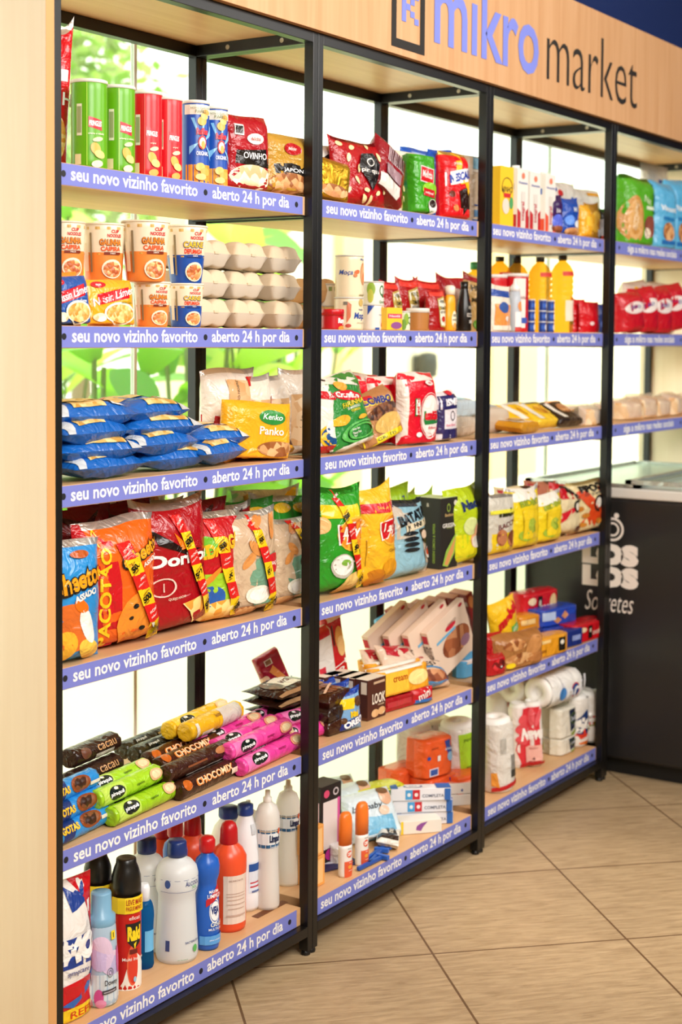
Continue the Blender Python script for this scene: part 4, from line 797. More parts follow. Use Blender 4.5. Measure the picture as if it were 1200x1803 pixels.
p = [(r*.94, 0), (r, .006), (r, h*.3), (r*.97, h*.45), (r*.95, h*.56), (r*.78, h*.63), (r*.8, h*.68), (r*1.0, h*.76), (r*1.03, h*.84), (r*.9, h*.91), (r*.5, h*.96), (.015, h)]
vj = [('e', .0, .4, .27, .13, 'e8eef4'), ('e', .0, .4, .24, .11, '1b3f9a'), ('e', .0, .4, .23, .1, 'f2f4f6'), ('t', 'VEJA', .0, .4, .1, '1b3476', {'w': .4, 'b': .06}), ('p', [(-.4, .52), (.3, .66), (.3, .56), (-.4, .45)], 'c4202c'), ('t', 'MÁXIMA', .02, .6, .035, 'f4f0f0'), ('t', 'LIMPEZA', .02, .555, .035, 'f4f0f0'), ('t', 'Gold', .05, .27, .05, 'f0f0e0', {'s': .2}), ('t', 'MULTIUSO', .02, .22, .025, 'e8eef8'), ('r', 0, .11, 1.3, .09, '5aa0e0'), ('t', 'pisos e azulejos', .0, .11, .02, 'f4f8fc')]
bottle('cleaner_bottle', 'blue cleaner bottle with red cap and white oval label, in front', 'cleaner bottle', 6, (0.5159, 0.0600), p, '1f5fc0', [(.016, h-.004), (.018, h), (.018, h+.022), (.013, h+.03), (.004, h+.031)], 'c01018', vj, rz=-10, k='s', dk='s')
bottle('cleaner_bottle', 'blue cleaner bottle with red cap, rear one behind the alcohol bottle', 'cleaner bottle', 6, (0.5257, 0.1600), p, '1f5fc0', [(.016, h-.004), (.018, h), (.018, h+.03), (.013, h+.04), (.004, h+.041)], 'c01018', vj[:6], k='s', dk='s', dz=.012)
r = 0.0400; h = 0.1997
p = [(r*.94, 0), (r, .008), (r, h*.3), (r*.99, h*.6), (r*1.03, h*.7), (r*1.03, h*.84), (r*.8, h*.93), (r*.5, h*.985), (r*.47, h)]
ob = bottle('bleach_bottle', 'orange red bottle with red dome cap and pale back label', 'bleach bottle', 6, (0.6334, 0.0900), p, 'e8502a', [(r*.5, h-.003), (r*.54, h), (r*.5, h+.03), (r*.4, h+.042), (r*.2, h+.048), (.003, h+.049)], 'b80f18', [('r', -.22, .38, .78, .56, 'e8d4c6'), ('t', 'DESINFETANTE', -.22, .6, .02, '8a5a4a'), ('r', -.22, .45, .6, .01, 'c8a898'), ('r', -.22, .42, .6, .01, 'c8a898'), ('r', -.22, .38, .55, .01, 'c8a898'), ('r', -.22, .33, .6, .01, 'c8a898'), ('r', -.22, .28, .5, .01, 'c8a898'), ('r', -.22, .2, .6, .02, 'c8a898')], k='s', group='orange red disinfectant bottles')
dup(ob, (*(0.6239, 0.1900), LV[6]+.004), (0, 0, 40), 'orange red bottle with red cap standing just behind the front orange one')
dup(ob, (*(0.5767, 0.2400), LV[6]), (0, 0, 60), 'orange red bottle furthest back, seen between the alcohol bottles')
r = 0.0470; h = 0.2028
p = [(r*.94, 0), (r, .01), (r*.96, h*.2), (r*1.0, h*.5), (r*.93, h*.75), (r*.75, h*.87), (r*.45, h*.96), (r*.42, h)]
bottle('bleach_jug', 'white bleach jug with wide blue cap, the one standing further left', 'bleach jug', 6, (0.7756, 0.2000), p, 'eef0f4', [(r*.5, h-.004), (r*.54, h), (r*.53, h+.02), (r*.3, h+.024), (r*.1, h+.024)], '1c3f92', [('r', 0, .4, .8, .4, 'e0e4f0'), ('r', .3, .8, .2, .04, 'b0b4bc')], k='s', group='white bleach jugs')
r = 0.0357; h = 0.2289
p = [(r*.9, 0), (r, .01), (r*1.0, h*.15), (r*.92, h*.3), (r*.95, h*.5), (r*.9, h*.7), (r*.8, h*.84), (r*.5, h*.96), (r*.45, h)]
bottle('bleach_jug', 'white bleach bottle with blue and red printed label beside the clear detergents', 'bleach jug', 6, (0.7493, 0.1300), p, 'eceef2', [(r*.5, h-.004), (r*.54, h), (r*.53, h+.02), (r*.3, h+.024), (r*.1, h+.024)], '1c3f92', [('r', .02, .36, .7, .32, 'dce4f0'), ('r', .02, .46, .7, .08, '1c4f9a'), ('r', .02, .3, .6, .015, 'c03040'), ('r', .02, .26, .6, .015, 'c03040'), ('r', .02, .21, .5, .02, '5a6a9a'), ('r', -.1, .85, .2, .1, 'c4c8cc')], k='s', group='white bleach jugs')
# washing up liquid
def lim(label, pos, r, h, dz=0):
    p = [(r*.93, 0), (r, .008), (r*.97, h*.2), (r*.9, h*.42), (r*.9, h*.52), (r*.98, h*.62), (r*1.02, h*.72), (r*.98, h*.8), (r*.75, h*.87), (r*.36, h*.9), (.3*r, h*.92)]
    cp = [(r*.36, h*.895), (r*.36, h*.94), (r*.22, h*.95), (r*.2, h), (r*.05, h)]
    return bottle('detergent_bottle', label, 'dish soap bottle', 6, pos, p, 'fcf9f4', cp, 'f8f5f0', [('r', 0, .66, 1.4, .17, '2a5f8c'), ('r', 0, .66, 1.4, .105, 'e9eef2'), ('t', 'Limpol', .08, .655, .09, '16264e', {'w': .5, 'b': .06}), ('r', .0, .735, 1.2, .012, 'c8b8a0'), ('e', .24, .73, .06, .03, 'd85a2a'), ('t', 'neutro', .1, .585, .02, 'e8f0f8')], rz=-24, k='k', group='clear dish soap bottles')
alc_r = 0.0297
lim('clear dish soap bottle standing in front, between the bleach and the second post', (0.7837, 0.0900), alc_r, 0.2816)
lim('clear dish soap bottle at the left rear, half hidden behind the front one', (0.8532, 0.2000), alc_r, 0.2193)
lim('clear dish soap bottle at the right rear beside the second post', (0.9381, 0.1400), alc_r*1.0, 0.2600)

# ================================================================ UNIT 2, TOP SHELF
bag('snack_bag', 'white and black snack bag, left end of the second unit top shelf', 'snack bag', 1, (1.0801, 0.1200), 0.1301, 0.1499, .05, 'd8d2c8', [('e', 0, .75, .35, .12, '1a1612'), ('t', 'O', 0, .75, .1, 'f0ece4'), ('r', 0, .3, 1, .5, 'c8962c')], rz=-10, style='block')
bag('snack_bag', 'gold snack bag in front of the white and black one on the top shelf', 'snack bag', 1, (0.9808, 0.0600), 0.1234, 0.0977, .05, 'c8981f', [('e', 0, .2, .4, .16, '~nuts')], rz=-12, ry=6, style='block', k='m')
spots = [(-.38, .9), (-.2, .86), (.1, .92), (.38, .9), (-.3, .7), (-.38, .5), (-.2, .36), (.36, .6), (.3, .44), (-.05, .22), (.2, .2), (-.34, .2), (.38, .26), (-.16, .54), (.02, .08), (.25, .76), (-.1, .1)]
bag('peanut_bag', 'big red bag of peanuts with cream dots and a black label', 'snack bag', 1, (1.1394, 0.0700), 0.2198, 0.1623, .07, 'a81018', [('e', a, q, .05, .035, 'f0d8a0', {'r': 20*i}) for i, (a, q) in enumerate(spots)]+[('p', [(-.1, .76), (.12, .8), (.26, .66), (.2, .42), (.06, .22), (-.02, .36), (-.16, .56)], '14100e'), ('e', .05, .66, .07, .06, 'e8e4dc', {'i': .75}), ('t', 'piraquê', .05, .52, .085, 'f2eee6', {'w': .34})], rz=-6, rx=-4, top='8c1018')
bag('peanut_bag', 'dark red peanut bag tilted over, its barcode side to the aisle', 'snack bag', 1, (1.2350, 0.0550), 0.1543, 0.1505, .06, '8e1420', [('r', .0, .68, .6, .26, 'cbb0b4', {'r': 0})]+[('r', -.26+.06*i, .68, .02+.01*(i % 3), .24, '4a1018') for i in range(10)]+[('r', -.1, .36, .5, .2, 'a08088'), ('r', -.15, .12, .6, .2, 'e0d8d0'), ('e', .3, .3, .06, .05, 'f0d8a0'), ('e', .34, .12, .06, .05, 'f0d8a0')], rz=4, ry=24, rx=-8, dz=.0, style='block')
bag('popcorn_bag', 'cream packet with a bowl of popcorn pictured and a blue band', 'popcorn packet', 1, (1.3940, 0.1000), 0.1626, 0.1680, .03, 'eadfc8', [('e', .15, .2, .36, .2, '~popc'), ('r', .15, .46, .6, .1, '4a9ad8'), ('t', 'POP', .15, .46, .08, 'f4f4f4'), ('e', .1, .88, .12, .08, '14202a')], rz=-4, style='brick')
bag('snack_bag', 'blue foil bag standing at the back behind the popcorn packet', 'snack bag', 1, (1.6278, 0.2000), .13, 0.2079, .05, '2458b8', [('r', .0, .9, .5, .06, '9ab8e8')], rz=-8, style='block')
bag('coffee_pack', 'green coffee pack with a red label and a cup picture', 'coffee pack', 1, (1.4220, 0.0600), .1, 0.1566, .06, '3c9a1c', [('r', .0, .64, .62, .27, 'f0e8e0', {'r': -6}), ('r', .0, .64, .57, .24, 'c8141e', {'r': -6}), ('t', 'Melitta', .0, .65, .12, 'f6f0ea', {'w': .46, 's': .2, 'r': -6}), ('e', .1, .4, .35, .12, '8ac82c'), ('r', .06, .34, .52, .13, 'c0141e', {'r': -6}), ('t', 'tradicional', .06, .34, .04, 'f6f0ea', {'r': -6}), ('e', .2, .12, .2, .12, 'ece6dc'), ('e', .2, .16, .15, .07, '2a1408')], rz=-4, rx=-3, style='brick')
bag('cocoa_bag', 'blue and red chocolate powder pouch side on, next to the green coffee', 'cocoa pouch', 1, (1.5991, 0.1000), .11, 0.1930, .06, '1a4eb4', [('p', [(-.1, .9), (.4, .8), (.3, .7), (-.2, .8)], 'e87a2c'), ('p', [(-.1, .72), (.4, .62), (.3, .54), (-.2, .64)], 'd8342c'), ('e', .1, .25, .25, .16, '~stew')], rz=-8, style='block')
bag('cocoa_bag', 'red chocolate powder pouch with yellow lightning and blue lettering', 'cocoa pouch', 1, (1.6055, 0.0600), .125, 0.1847, .06, 'd8141c', [('p', [(-.1, .98), (.12, .92), (.06, .72), (.3, .7), (.4, .2), (.16, .52), (.0, .5), (.1, .62), (-.14, .66)], 'f6b81c'), ('p', [(-.46, .66), (.48, .78), (.48, .58), (-.46, .46)], 'f4f0ec'), ('t', 'NESCAU', .02, .62, .13, '1a3a9c', {'w': .84, 'b': .06, 'r': 12, 's': .2}), ('p', [(-.05, .4), (.2, .46), (.5, .3), (.5, .0), (.0, .0)], '2a120c'), ('e', -.3, .35, .1, .05, '6a2a14'), ('e', -.2, .14, .1, .05, 'c87a3c'), ('t', 'pronto', -.1, .8, .05, 'f8e8d8')], rz=-6, rx=-3, style='block', top='e8c060')
bag('rusk_pack', 'pale blue topped packet with beige body beside the third post, top shelf', 'rusk packet', 1, (1.7741, 0.1000), .12, 0.1922, .08, 'd6bda0', [('r', 0, .9, 1, .22, '7ab0c8'), ('r', 0, .765, 1, .03, 'f0e8d8'), ('r', .1, .14, .8, .1, '6a9ac8'), ('r', .1, .26, .8, .02, '2a5aa8'), ('r', .0, .03, 1, .04, '3a6ab0'), ('e', .3, .87, .08, .06, 'd8e8f0')], rz=-4, style='brick')
# ---------------------------------------------------------------- unit 2, second shelf: tins, jars, sauces
def tin(label, pos, r, h, col, decs, dz=0, rz=0, g='tins on the second shelf', bands=()): 
    return can('food_tin', label, 'tin', 2, pos, r, h, col, decs, rz, dz, 's', 'c8c4bc', .004, bands=bands, group=g)
rm = 0.0363; hm = 0.0774
tin('large cream tin with blue script lettering, lower of the stacked pair', (1.0889, 0.0700), rm, hm, 'ead9b8', [('t', 'Moça', -.05, .42, .26, '1e4494', {'w': .52, 's': .25, 'b': .03}), ('t', 'Nestlé', .0, .64, .06, '3a4a7a'), ('e', .0, .86, .12, .12, 'c8a860'), ('p', [(-.55, .9), (-.4, .8), (-.42, .4), (-.56, .2)], 'c8704c'), ('e', -.5, .12, .1, .06, 'b8483c'), ('r', -.6, .84, .14, .1, '7a7468'), ('t', 'doce de leite', .0, .22, .05, 'a89878')])
tin('tall cream tin with orange fruit picture standing on the lower one', (1.0911, 0.0700), rm*.985, 0.1048, 'e6d5b2', [('e', .12, .58, .19, .27, 'c88a5a'), ('e', .14, .58, .16, .23, 'e0a878'), ('e', .17, .5, .12, .13, 'e07848'), ('t', 'Moça', .04, .92, .06, '2a4a94'), ('t', 'Moça', -.62, .6, .14, '1e4494', {'s': .25}), ('e', -.22, .62, .1, .05, 'd06838', {'r': 20}), ('e', -.28, .54, .07, .04, 'd87848', {'r': -20}), ('r', .02, .08, .3, .03, '9a8a60')], dz=hm)
tin('small cream tin at the left rear beside the large stacked tins', (1.1385, 0.1600), .032, 0.0590, 'd8b878', [('r', 0, .3, 1.4, .5, 'c89040')])
tin('small cream and green tin on top of another at the left rear', (1.1383, 0.1600), .032, .055, 'e6dfcc', [('r', 0, .8, 1.4, .2, '8aa060')], dz=0.0590)
can('dessert_tub', 'red tub with white lettering at the left end of the second shelf', 'tub', 2, (0.9947, 0.0550), 0.0271, 0.0459, 'bc1220', [('t', 'Royal', .05, .42, .36, 'f6f0ea', {'w': .55, 'b': .06}), ('e', .0, .06, .22, .12, 'e8903c'), ('r', 0, .86, 1.5, .12, '5a3a70')], 0, 0, 's', 'c4121c', .016)
rq = 0.0280
tin('white tin with berries and a blue corner, lower one under the green Q tin', (1.2352, 0.0900), rq, 0.0636, 'e6e0d8', [('e', -.02, .3, .16, .22, 'd8d0c8'), ('e', -.0, .2, .1, .14, 'c42430'), ('e', -.02, .82, .06, .14, 'e88a4a'), ('t', 'Piracanjuba', -.04, .6, .07, '3a5aa0', {'w': .36}), ('p', [(-.75, 1.0), (-.42, 1.0), (-.75, .6)], '24489c'), ('r', -.3, .05, .2, .1, '2450a0')])
tin('white and green tin with a big green letter, on top beside the rear post', (1.2350, 0.0900), rq, 0.0587, 'e9e6d6', [('t', 'Q', -.04, .6, .56, '2a6a34', {'w': .3}), ('t', 'Quero', -.02, .14, .16, '3a7a3c', {'w': .36}), ('e', -.6, .7, .2, .3, '8aa838'), ('e', -.62, .4, .14, .3, 'b8b84a'), ('p', [(.04, .5), (.14, .4), (.12, .34), (.02, .44)], 'c4202c')], dz=0.0636)
box('seasoning_box', 'small yellow carton with a red label in front of the ketchup pouches', 'carton', 2, (1.2602, 0.0500), .06, .025, 0.0576, 'f0bf28', [('r', 0, .62, .9, .2, 'c83a5c'), ('t', 'Nestlé', 0, .62, .1, 'f6e8e8', {'w': .7}), ('e', .1, .2, .35, .16, '8a4a8a')], rz=-10, sidecol='f2c840')
tin('small green vegetable tin between the yellow carton and the brown tub', (1.3229, 0.0500), 0.0171, 0.0474, 'd8dcc0', [('t', 'Q', .1, .5, .5, '2a6a34'), ('e', -.3, .6, .2, .34, '8aa838'), ('e', -.5, .3, .2, .3, '6a9430')])
can('dessert_tub', 'clear tub of brown caramel with a clear lid', 'tub', 2, (1.4048, 0.0550), 0.0303, 0.0563, 'b0743a', [('p', [(.05, .1), (.3, .1), (.3, .6), (.12, .5)], 'a8202c')], 0, 0, 's', 'e6dcd0', .012)
def ketch(label, pos, w, h, dz=0, rz=-6, oval=True, col='9c1014', k='f'):
    dc = [('r', 0, .92, .8, .14, 'd83a30')]
    if oval: dc += [('p', [(-.12, .78), (.36, .86), (.42, .64), (.36, .14), (.3, .08), (-.02, .1), (-.06, .2), (-.16, .64)], 'b8a050'), ('p', [(-.08, .75), (.33, .82), (.38, .64), (.32, .16), (.28, .12), (.02, .13), (-.02, .2), (-.12, .64)], 'ebe6d4'), ('t', 'HEINZ', .13, .72, .08, '2a3a1c', {'w': .34}), ('t', 'TOMATO', .13, .56, .07, '2a2a20', {'w': .34}), ('t', 'KETCHUP', .13, .46, .06, '2a2a20', {'w': .34}), ('e', .14, .29, .1, .07, 'b8281c')]
    return bag('ketchup_pouch', label, 'sauce pouch', 2, pos, w, h, .045, col, dc, rz=rz, style='stand', dz=dz, k=k)
ketch('dark red ketchup pouch in the rear row, left of three', (1.4228, 0.1500), .1, 0.1295)
ketch('dark red ketchup pouch in the rear row, middle one', (1.4902, 0.1400), .105, 0.1377)
ketch('dark red ketchup pouch in the rear row, right of three', (1.5848, 0.1300), .13, 0.1361, oval=False)
ketch('dark red ketchup pouch in the front row with a complete keystone label', (1.5251, 0.0700), .085, 0.1094)
r = 0.0228; h = 0.1019
bottle('mustard_bottle', 'yellow mustard bottle with a cream cap', 'sauce bottle', 2, (1.5780, 0.0550), [(r*.9, 0), (r, .005), (r, h*.45), (r*.86, h*.62), (r*.9, h*.72), (r*.8, h*.9), (r*.55, h)], 'eda41e', [(r*.62, h-.002), (r*.62, h+.02), (r*.3, h+.024), (.002, h+.024)], 'efe4d0', [('e', -.02, .3, .28, .24, 'ece0c0'), ('t', 'HEINZ', -.02, .42, .07, '3a3420', {'w': .34}), ('t', 'MUSTARD', -.02, .3, .05, '3a3420', {'w': .36}), ('e', -.02, .14, .16, .08, 'd8a050')], k='s', dk='s', sy=.7)
r = 0.0209; h = 0.1329
bottle('sauce_bottle', 'black barbecue sauce bottle with grey lettering', 'sauce bottle', 2, (1.6685, 0.0600), [(r*.9, 0), (r, .005), (r, h*.4), (r*.95, h*.55), (r*.6, h*.8), (r*.45, h*.95), (r*.45, h)], '17120f', [(r*.5, h-.02), (r*.52, h+.006), (.002, h+.007)], '0f0d0c', [('t', 'HEINZ', 0, .5, .07, 'c8c0b0', {'w': .4}), ('r', 0, .34, .66, .08, 'b8b0a8'), ('t', 'BARBECUE', 0, .34, .05, '1a1210', {'w': .56}), ('r', .04, .2, .4, .07, 'b8b0a8'), ('e', -.02, .65, .05, .04, '8a1c14')], k='s', dk='s')
bag('sauce_pouch', 'tomato sauce pouch with salad picture beside the third post', 'sauce pouch', 2, (1.7981, 0.0900), 0.1374, 0.1589, .045, 'd2a868', [('r', 0, .93, 1, .12, 'a81420'), ('t', 'HEINZ', -.04, .76, .1, '4a4a3a', {'w': .6}), ('t', 'MOLHO', -.04, .55, .08, '4a3a20', {'w': .6}), ('e', .1, .2, .3, .18, 'b8281c'), ('e', -.1, .12, .2, .1, '6a9a2c')], rz=-5, style='stand')
bag('sauce_pouch', 'red topped sauce pouch at the rear behind the mustard bottle', 'sauce pouch', 2, (1.8137, 0.1800), 0.1639, 0.1561, .04, 'a81824', [('e', 0, .6, .3, .2, 'd8c0b8')], rz=-5, style='stand')
r = .02
bottle('oil_bottle', 'small bottle with a green cap behind the sauce pouch by the third post', 'oil bottle', 2, (2.0603, 0.2400), HB(.03, 0.1922, .011, .65), 'e8c860', [(.014, 0.1922), (.014, 0.2149), (.002, 0.2167)], '2f8a4c', [], k='o')
# ---------------------------------------------------------------- unit 2, third shelf
bag('rice_bag', 'white and red bag of grain at the left end of the third shelf, second unit', 'grain bag', 3, (0.9811, 0.0650), 0.1437, 0.1884, .06, 'e8ddd0', [('r', -.0, .74, .8, .1, 'c41c24'), ('t', 'JOÃO', .2, .74, .08, 'f4ece4', {'w': .3}), ('e', .1, .2, .4, .16, 'e8b428'), ('e', .1, .2, .34, .13, '1a4a80'), ('e', .12, .3, .22, .12, 'f0e8dc'), ('r', 0, .04, 1, .1, 'b8161e'), ('r', .1, .95, .14, .02, '1a1612')], rz=-6, rx=-8, style='pillow')
bag('flour_bag', 'green and white flour bag leaning back, yellow lettering', 'flour bag', 3, (1.0886, 0.0550), 0.1991, 0.1835, .06, '2f8436', [('p', [(-.5, 1), (.5, 1), (.5, .72), (-.5, .95)], 'e6dfd0'), ('p', [(-.1, .98), (.2, .98), (.5, .78), (.5, .7)], '2f8436'), ('p', [(-.5, .5), (-.3, .9), (-.44, .9), (-.5, .8)], 'e6dfd0'), ('e', .0, .68, .34, .07, 'c8202c', {'r': -12}), ('t', 'Granfino', .0, .685, .08, 'f6f0e8', {'w': .56, 'r': -12, 'b': .05}), ('e', -.1, .83, .12, .06, 'e8a03c', {'r': -20}), ('t', 'FARINHA', .08, .56, .07, 'f0d028', {'w': .56}), ('t', 'DE MANDIOCA', .08, .5, .035, 'f0ece0'), ('t', 'TORRADA', .1, .455, .035, 'f0d028'), ('e', -.28, .38, .2, .07, 'eeaf30'), ('e', .2, .34, .12, .03, 'eeaf30'), ('e', .1, .16, .5, .14, '54ac4c', {'i': .82}), ('e', .1, .16, .36, .1, '54ac4c', {'i': .78}), ('t', 'Grupo Seca', -.05, .21, .035, 'f0f0e4'), ('t', 'Classe Fina', -.05, .165, .035, 'f0f0e4'), ('t', 'Tipo 1', -.1, .12, .035, 'f0f0e4'), ('r', 0, .015, 1, .05, 'e6dfd0')], rz=4, rx=-14, ry=-8, style='block')
bag('chocolate_bag', 'clear and brown bag with blue lettering leaning between flour and sugar', 'snack bag', 3, (1.2481, 0.0600), 0.1835, 0.1331, .06, 'b07a4c', [('t', 'COMBO', -.05, .78, .16, 'f0d040', {'w': .84, 'b': .09, 'r': -8}), ('t', 'COMBO', -.05, .79, .14, '1c2a7c', {'w': .78, 'b': .05, 'r': -8}), ('p', [(-.4, .98), (-.1, .92), (-.1, .82), (-.4, .9)], 'c8202c'), ('e', .0, .56, .4, .14, '~choc'), ('e', .05, .3, .38, .18, 'd8b060'), ('r', 0, .07, 1, .13, 'e8d020'), ('t', 'GRATIS', -.1, .08, .06, '2a4a20', {'w': .5})], rz=2, rx=-16, ry=-12, style='block')
sug = lambda sm: [('p', [(-.5, .86), (.5, .9), (.5, 1), (-.5, 1)], 'efe3da'), ('r', -.46, .45, .09, .9, 'ece0d6'), ('e', .16, .4, .33, .32, 'efdcd4'), ('e', .16, .4, .32, .31, 'c81424', {'i': .93}), ('e', .17, .4, .27, .25, 'f2e6de'), ('r', -.24, .52, .13, .24, '2a7a3c'), ('r', -.235, .52, .1, .21, 'f2e8e0'), ('t', 'união', -.235, .52, .05, 'c81424', {'w': .3, 'r': 90, 'b': .05}), ('p', [(-.06, .46), (-.0, .46), (.0, .33), (.4, .35), (.4, .29), (-.02, .27), (-.06, .33)], '2a7a3c'), ('t', 'união', .2, .4, .13, 'd01424', {'w': .46, 'b': .07}), ('t', 'Refinado', .2, .23, .04, 'd8485a', {'s': .3}), ('e', -.2, .14, .08, .035, 'f4e8e4'), ('e', .1, .12, .11, .05, 'f4e8e4', {'i': .8}), ('e', .1, .84, .13, .03, 'f0dcd4'), ('t', 'açúcar', .1, .84, .03, 'c01828')]
bag('sugar_bag', 'large red and white sugar bag, front and nearest of the sugar bags', 'sugar bag', 3, (1.4129, 0.0650), .155, 0.1933, .08, 'd4142a', sug(0), rz=-5, style='block', group='red and white sugar bags', seed=3)
bag('sugar_bag', 'red and white sugar bag standing just left of the front one, behind it', 'sugar bag', 3, (1.3609, 0.1300), .14, 0.1804, .07, 'd8182c', sug(1), rz=-8, style='block', group='red and white sugar bags', seed=4)
bag('sugar_bag', 'red and white sugar bag leaning at the rear above the green flour bag', 'sugar bag', 3, (1.2932, 0.1700), .15, 0.1835, .07, 'd8182c', sug(1)[:4], rz=-4, ry=6, style='block', group='red and white sugar bags', seed=5)
bag('sugar_bag', 'small red and white pack top peeping out furthest left of the sugar bags', 'sugar bag', 3, (1.2893, 0.2000), .08, 0.1804, .05, 'd8384a', [('r', 0, .9, 1, .2, 'efe0d8')], rz=-14, ry=-8, style='block')
bag('flour_bag', 'white and navy flour bag right of the front sugar bag', 'flour bag', 3, (1.5732, 0.0700), .1, 0.1355, .06, 'e6dce0', [('r', -.05, .78, .8, .28, '28245c'), ('t', 'ISME', .08, .78, .14, 'f0ecf0', {'w': .6, 'b': .05}), ('r', -.4, .4, .2, .5, '3a3060'), ('e', .1, .5, .1, .1, '2a2430', {'i': .8}), ('r', 0, .12, 1, .24, '2a2458'), ('t', 'Rosa Branca', 0, .32, .05, 'd85a7c'), ('t', '2', -.05, .09, .07, 'e8e0ec'), ('e', .1, .95, .14, .05, 'c82838')], rz=-4, style='block')
bag('flour_bag', 'white and pale blue bag lying on its back on top by the third post', 'flour bag', 3, (1.7921, 0.1200), .2, .13, .05, 'cfe0ea', [('r', .1, .4, .6, .5, '8ac4e0'), ('p', [(.1, .1), (.5, .2), (.4, .4)], 'e8863c'), ('r', -.3, .3, .2, .3, 'e8e0d4')], rz=0, rx=-80, dz=.053, style='block')
bag('flour_bag', 'beige bag lying under the pale blue one by the third post', 'flour bag', 3, (1.7557, 0.1000), .2, .14, .055, 'd8c8b4', [('r', .1, .3, .5, .4, 'e8ddcc')], rz=4, rx=-85, dz=0, style='block')
# ---------------------------------------------------------------- unit 2, fourth shelf
lay = lambda g_: [('e', .2, .56, .36, .17, 'f0b43c'), ('e', .2, .56, .33, .15, 'e88a28'), ('p', [(-.16, .66), (.5, .7), (.52, .5), (-.14, .46)], 'f4ece0'), ('p', [(-.13, .65), (.5, .685), (.5, .51), (-.11, .475)], 'c4141e'), ('t', "Lay's", .18, .58, .13, 'f6f0e6', {'w': .52, 's': .2, 'b': .03})]
bag(C_, 'green crisp bag with a promotion strip, leftmost on the second unit fourth shelf', 'crisp bag', 4, (1.0386, 0.0700), 0.1946, 0.2552, .09, '2c9424', [('r', -.1, .78, .8, .12, 'e8c820'), ('e', -.4, .66, .14, .08, 'e8b878')]+lay(1)+[('e', -.05, .26, .22, .12, 'b8b0a0'), ('e', -.05, .27, .19, .1, 'eee8e0'), ('e', .0, .29, .1, .03, '7aa83c'), ('e', .12, .08, .26, .09, 'e8c070', {'r': 20}), ('t', 'Sour Cream', .24, .3, .03, 'f0f0e0')]+promo(-.12, .98, .36, .04, .13), rz=-10, top='2c9424', seed=31)
bag(C_, 'yellow crisp bag with crumpled top, left of the two yellow ones', 'crisp bag', 4, (1.1701, 0.0750), 0.1692, 0.2206, .085, 'e9ae22', [('e', .0, .82, .4, .12, 'd8962c'), ('r', -.1, .4, .02, .3, 'a87818'), ('e', .25, .1, .2, .1, 'd8901c')], rz=-16, seed=32)
bag(C_, 'yellow crisp bag with red brand oval, right of the two yellow ones', 'crisp bag', 4, (1.2124, 0.0550), 0.1502, 0.2405, .085, 'edb526', [('r', .0, .8, .9, .1, 'c8202c', {'r': -4}), ('t', 'Do campo', .0, .8, .04, 'f0c840', {'r': -4})]+[(q[0],)+((q[1],)+(q[2],)+q[3:] if True else ()) for q in lay(0)]+[('t', 'Clássica', .2, .34, .035, '8a5a14'), ('e', .1, .14, .24, .11, 'd8941c'), ('e', -.25, .07, .2, .1, 'c87a18')], rz=-6, ry=-4, seed=33)
bag(C_, 'pale blue and beige crisp bag with black arched lettering', 'crisp bag', 4, (1.3777, 0.0650), 0.2063, 0.2026, .08, '8ab4c4', [('p', [(-.5, .94), (-.05, .98), (.0, .5), (-.5, .5)], 'bcae9c'), ('p', [(.2, .5), (.5, .6), (.5, .0), (.3, .0)], 'd0bca8'), ('r', -.1, .93, .8, .05, '2a3440'), ('t', 'BATATA', .08, .78, .13, '14181c', {'w': .78, 'b': .05, 'r': 10}), ('r', .1, .66, .6, .09, 'd8c8a8', {'r': 8}), ('t', 'JOHNNY', .1, .66, .075, '1a1c20', {'w': .54, 'b': .04, 'r': 8}), ('p', [(.1, .6), (.3, .62), (.42, .5), (.36, .4), (.2, .44)], '2a1c18'), ('e', .25, .53, .09, .06, 'e4c8b0'), ('p', [(.14, .47), (.36, .48), (.3, .4)], '2a1c18')]+[('e', -.1, .56-.07*i, .15, .028, '1c2024') for i in range(4)]+[('e', .36, .28, .12, .08, 'd8d0c8'), ('e', .36, .29, .09, .05, 'c83a24'), ('t', 'SABOR', .36, .06, .03, '6a2a20')], rz=-2, rx=-5, top='2e3a46', seed=34)
box('breadstick_box', 'tall black carton of breadsticks with a green swirl', 'breadstick carton', 4, (1.5601, 0.0800), .085, .085, 0.1953, '1c1814', [('e', .36, .92, .1, .04, 'cfc8b8'), ('e', -.05, .86, .1, .06, '8aa03c', {'i': .7}), ('t', 'Bauducco', -.02, .76, .045, 'c8a870', {'w': .5, 's': .2}), ('t', 'GRISSINI', .0, .61, .06, 'e8e4dc', {'w': .8}), ('t', 'lemon & pepper', .0, .57, .02, 'a8b860'), ('p', [(-.4, .05), (-.1, .02), (.3, .2), (.42, .5), (.2, .42), (-.2, .25)], '8ab040'), ('p', [(-.3, .06), (-.1, .04), (.22, .22), (.36, .44), (.16, .34), (-.12, .2)], 'c88a50')], [('r', -.0, .9, .24, .08, '2a2620'), ('t', 'B', .0, .9, .05, 'e0d8c8'), ('t', 'GRISSINI LEMON & PEPPER', .25, .36, .04, '9ab83c', {'w': 1.3, 'r': 90})], rz=-4, topcol='c8d8a0', k='p')
box('cracker_carton', 'lime green carton standing at the back behind the yellow crisp bags', 'carton', 4, (1.4914, 0.2600), .12, .06, 0.2044, '8ec83c', [('r', 0, .9, .3, .1, '1c2018')], [('r', 0, .8, .3, .2, '1c2018')], rz=-5, topcol='a8dc60')
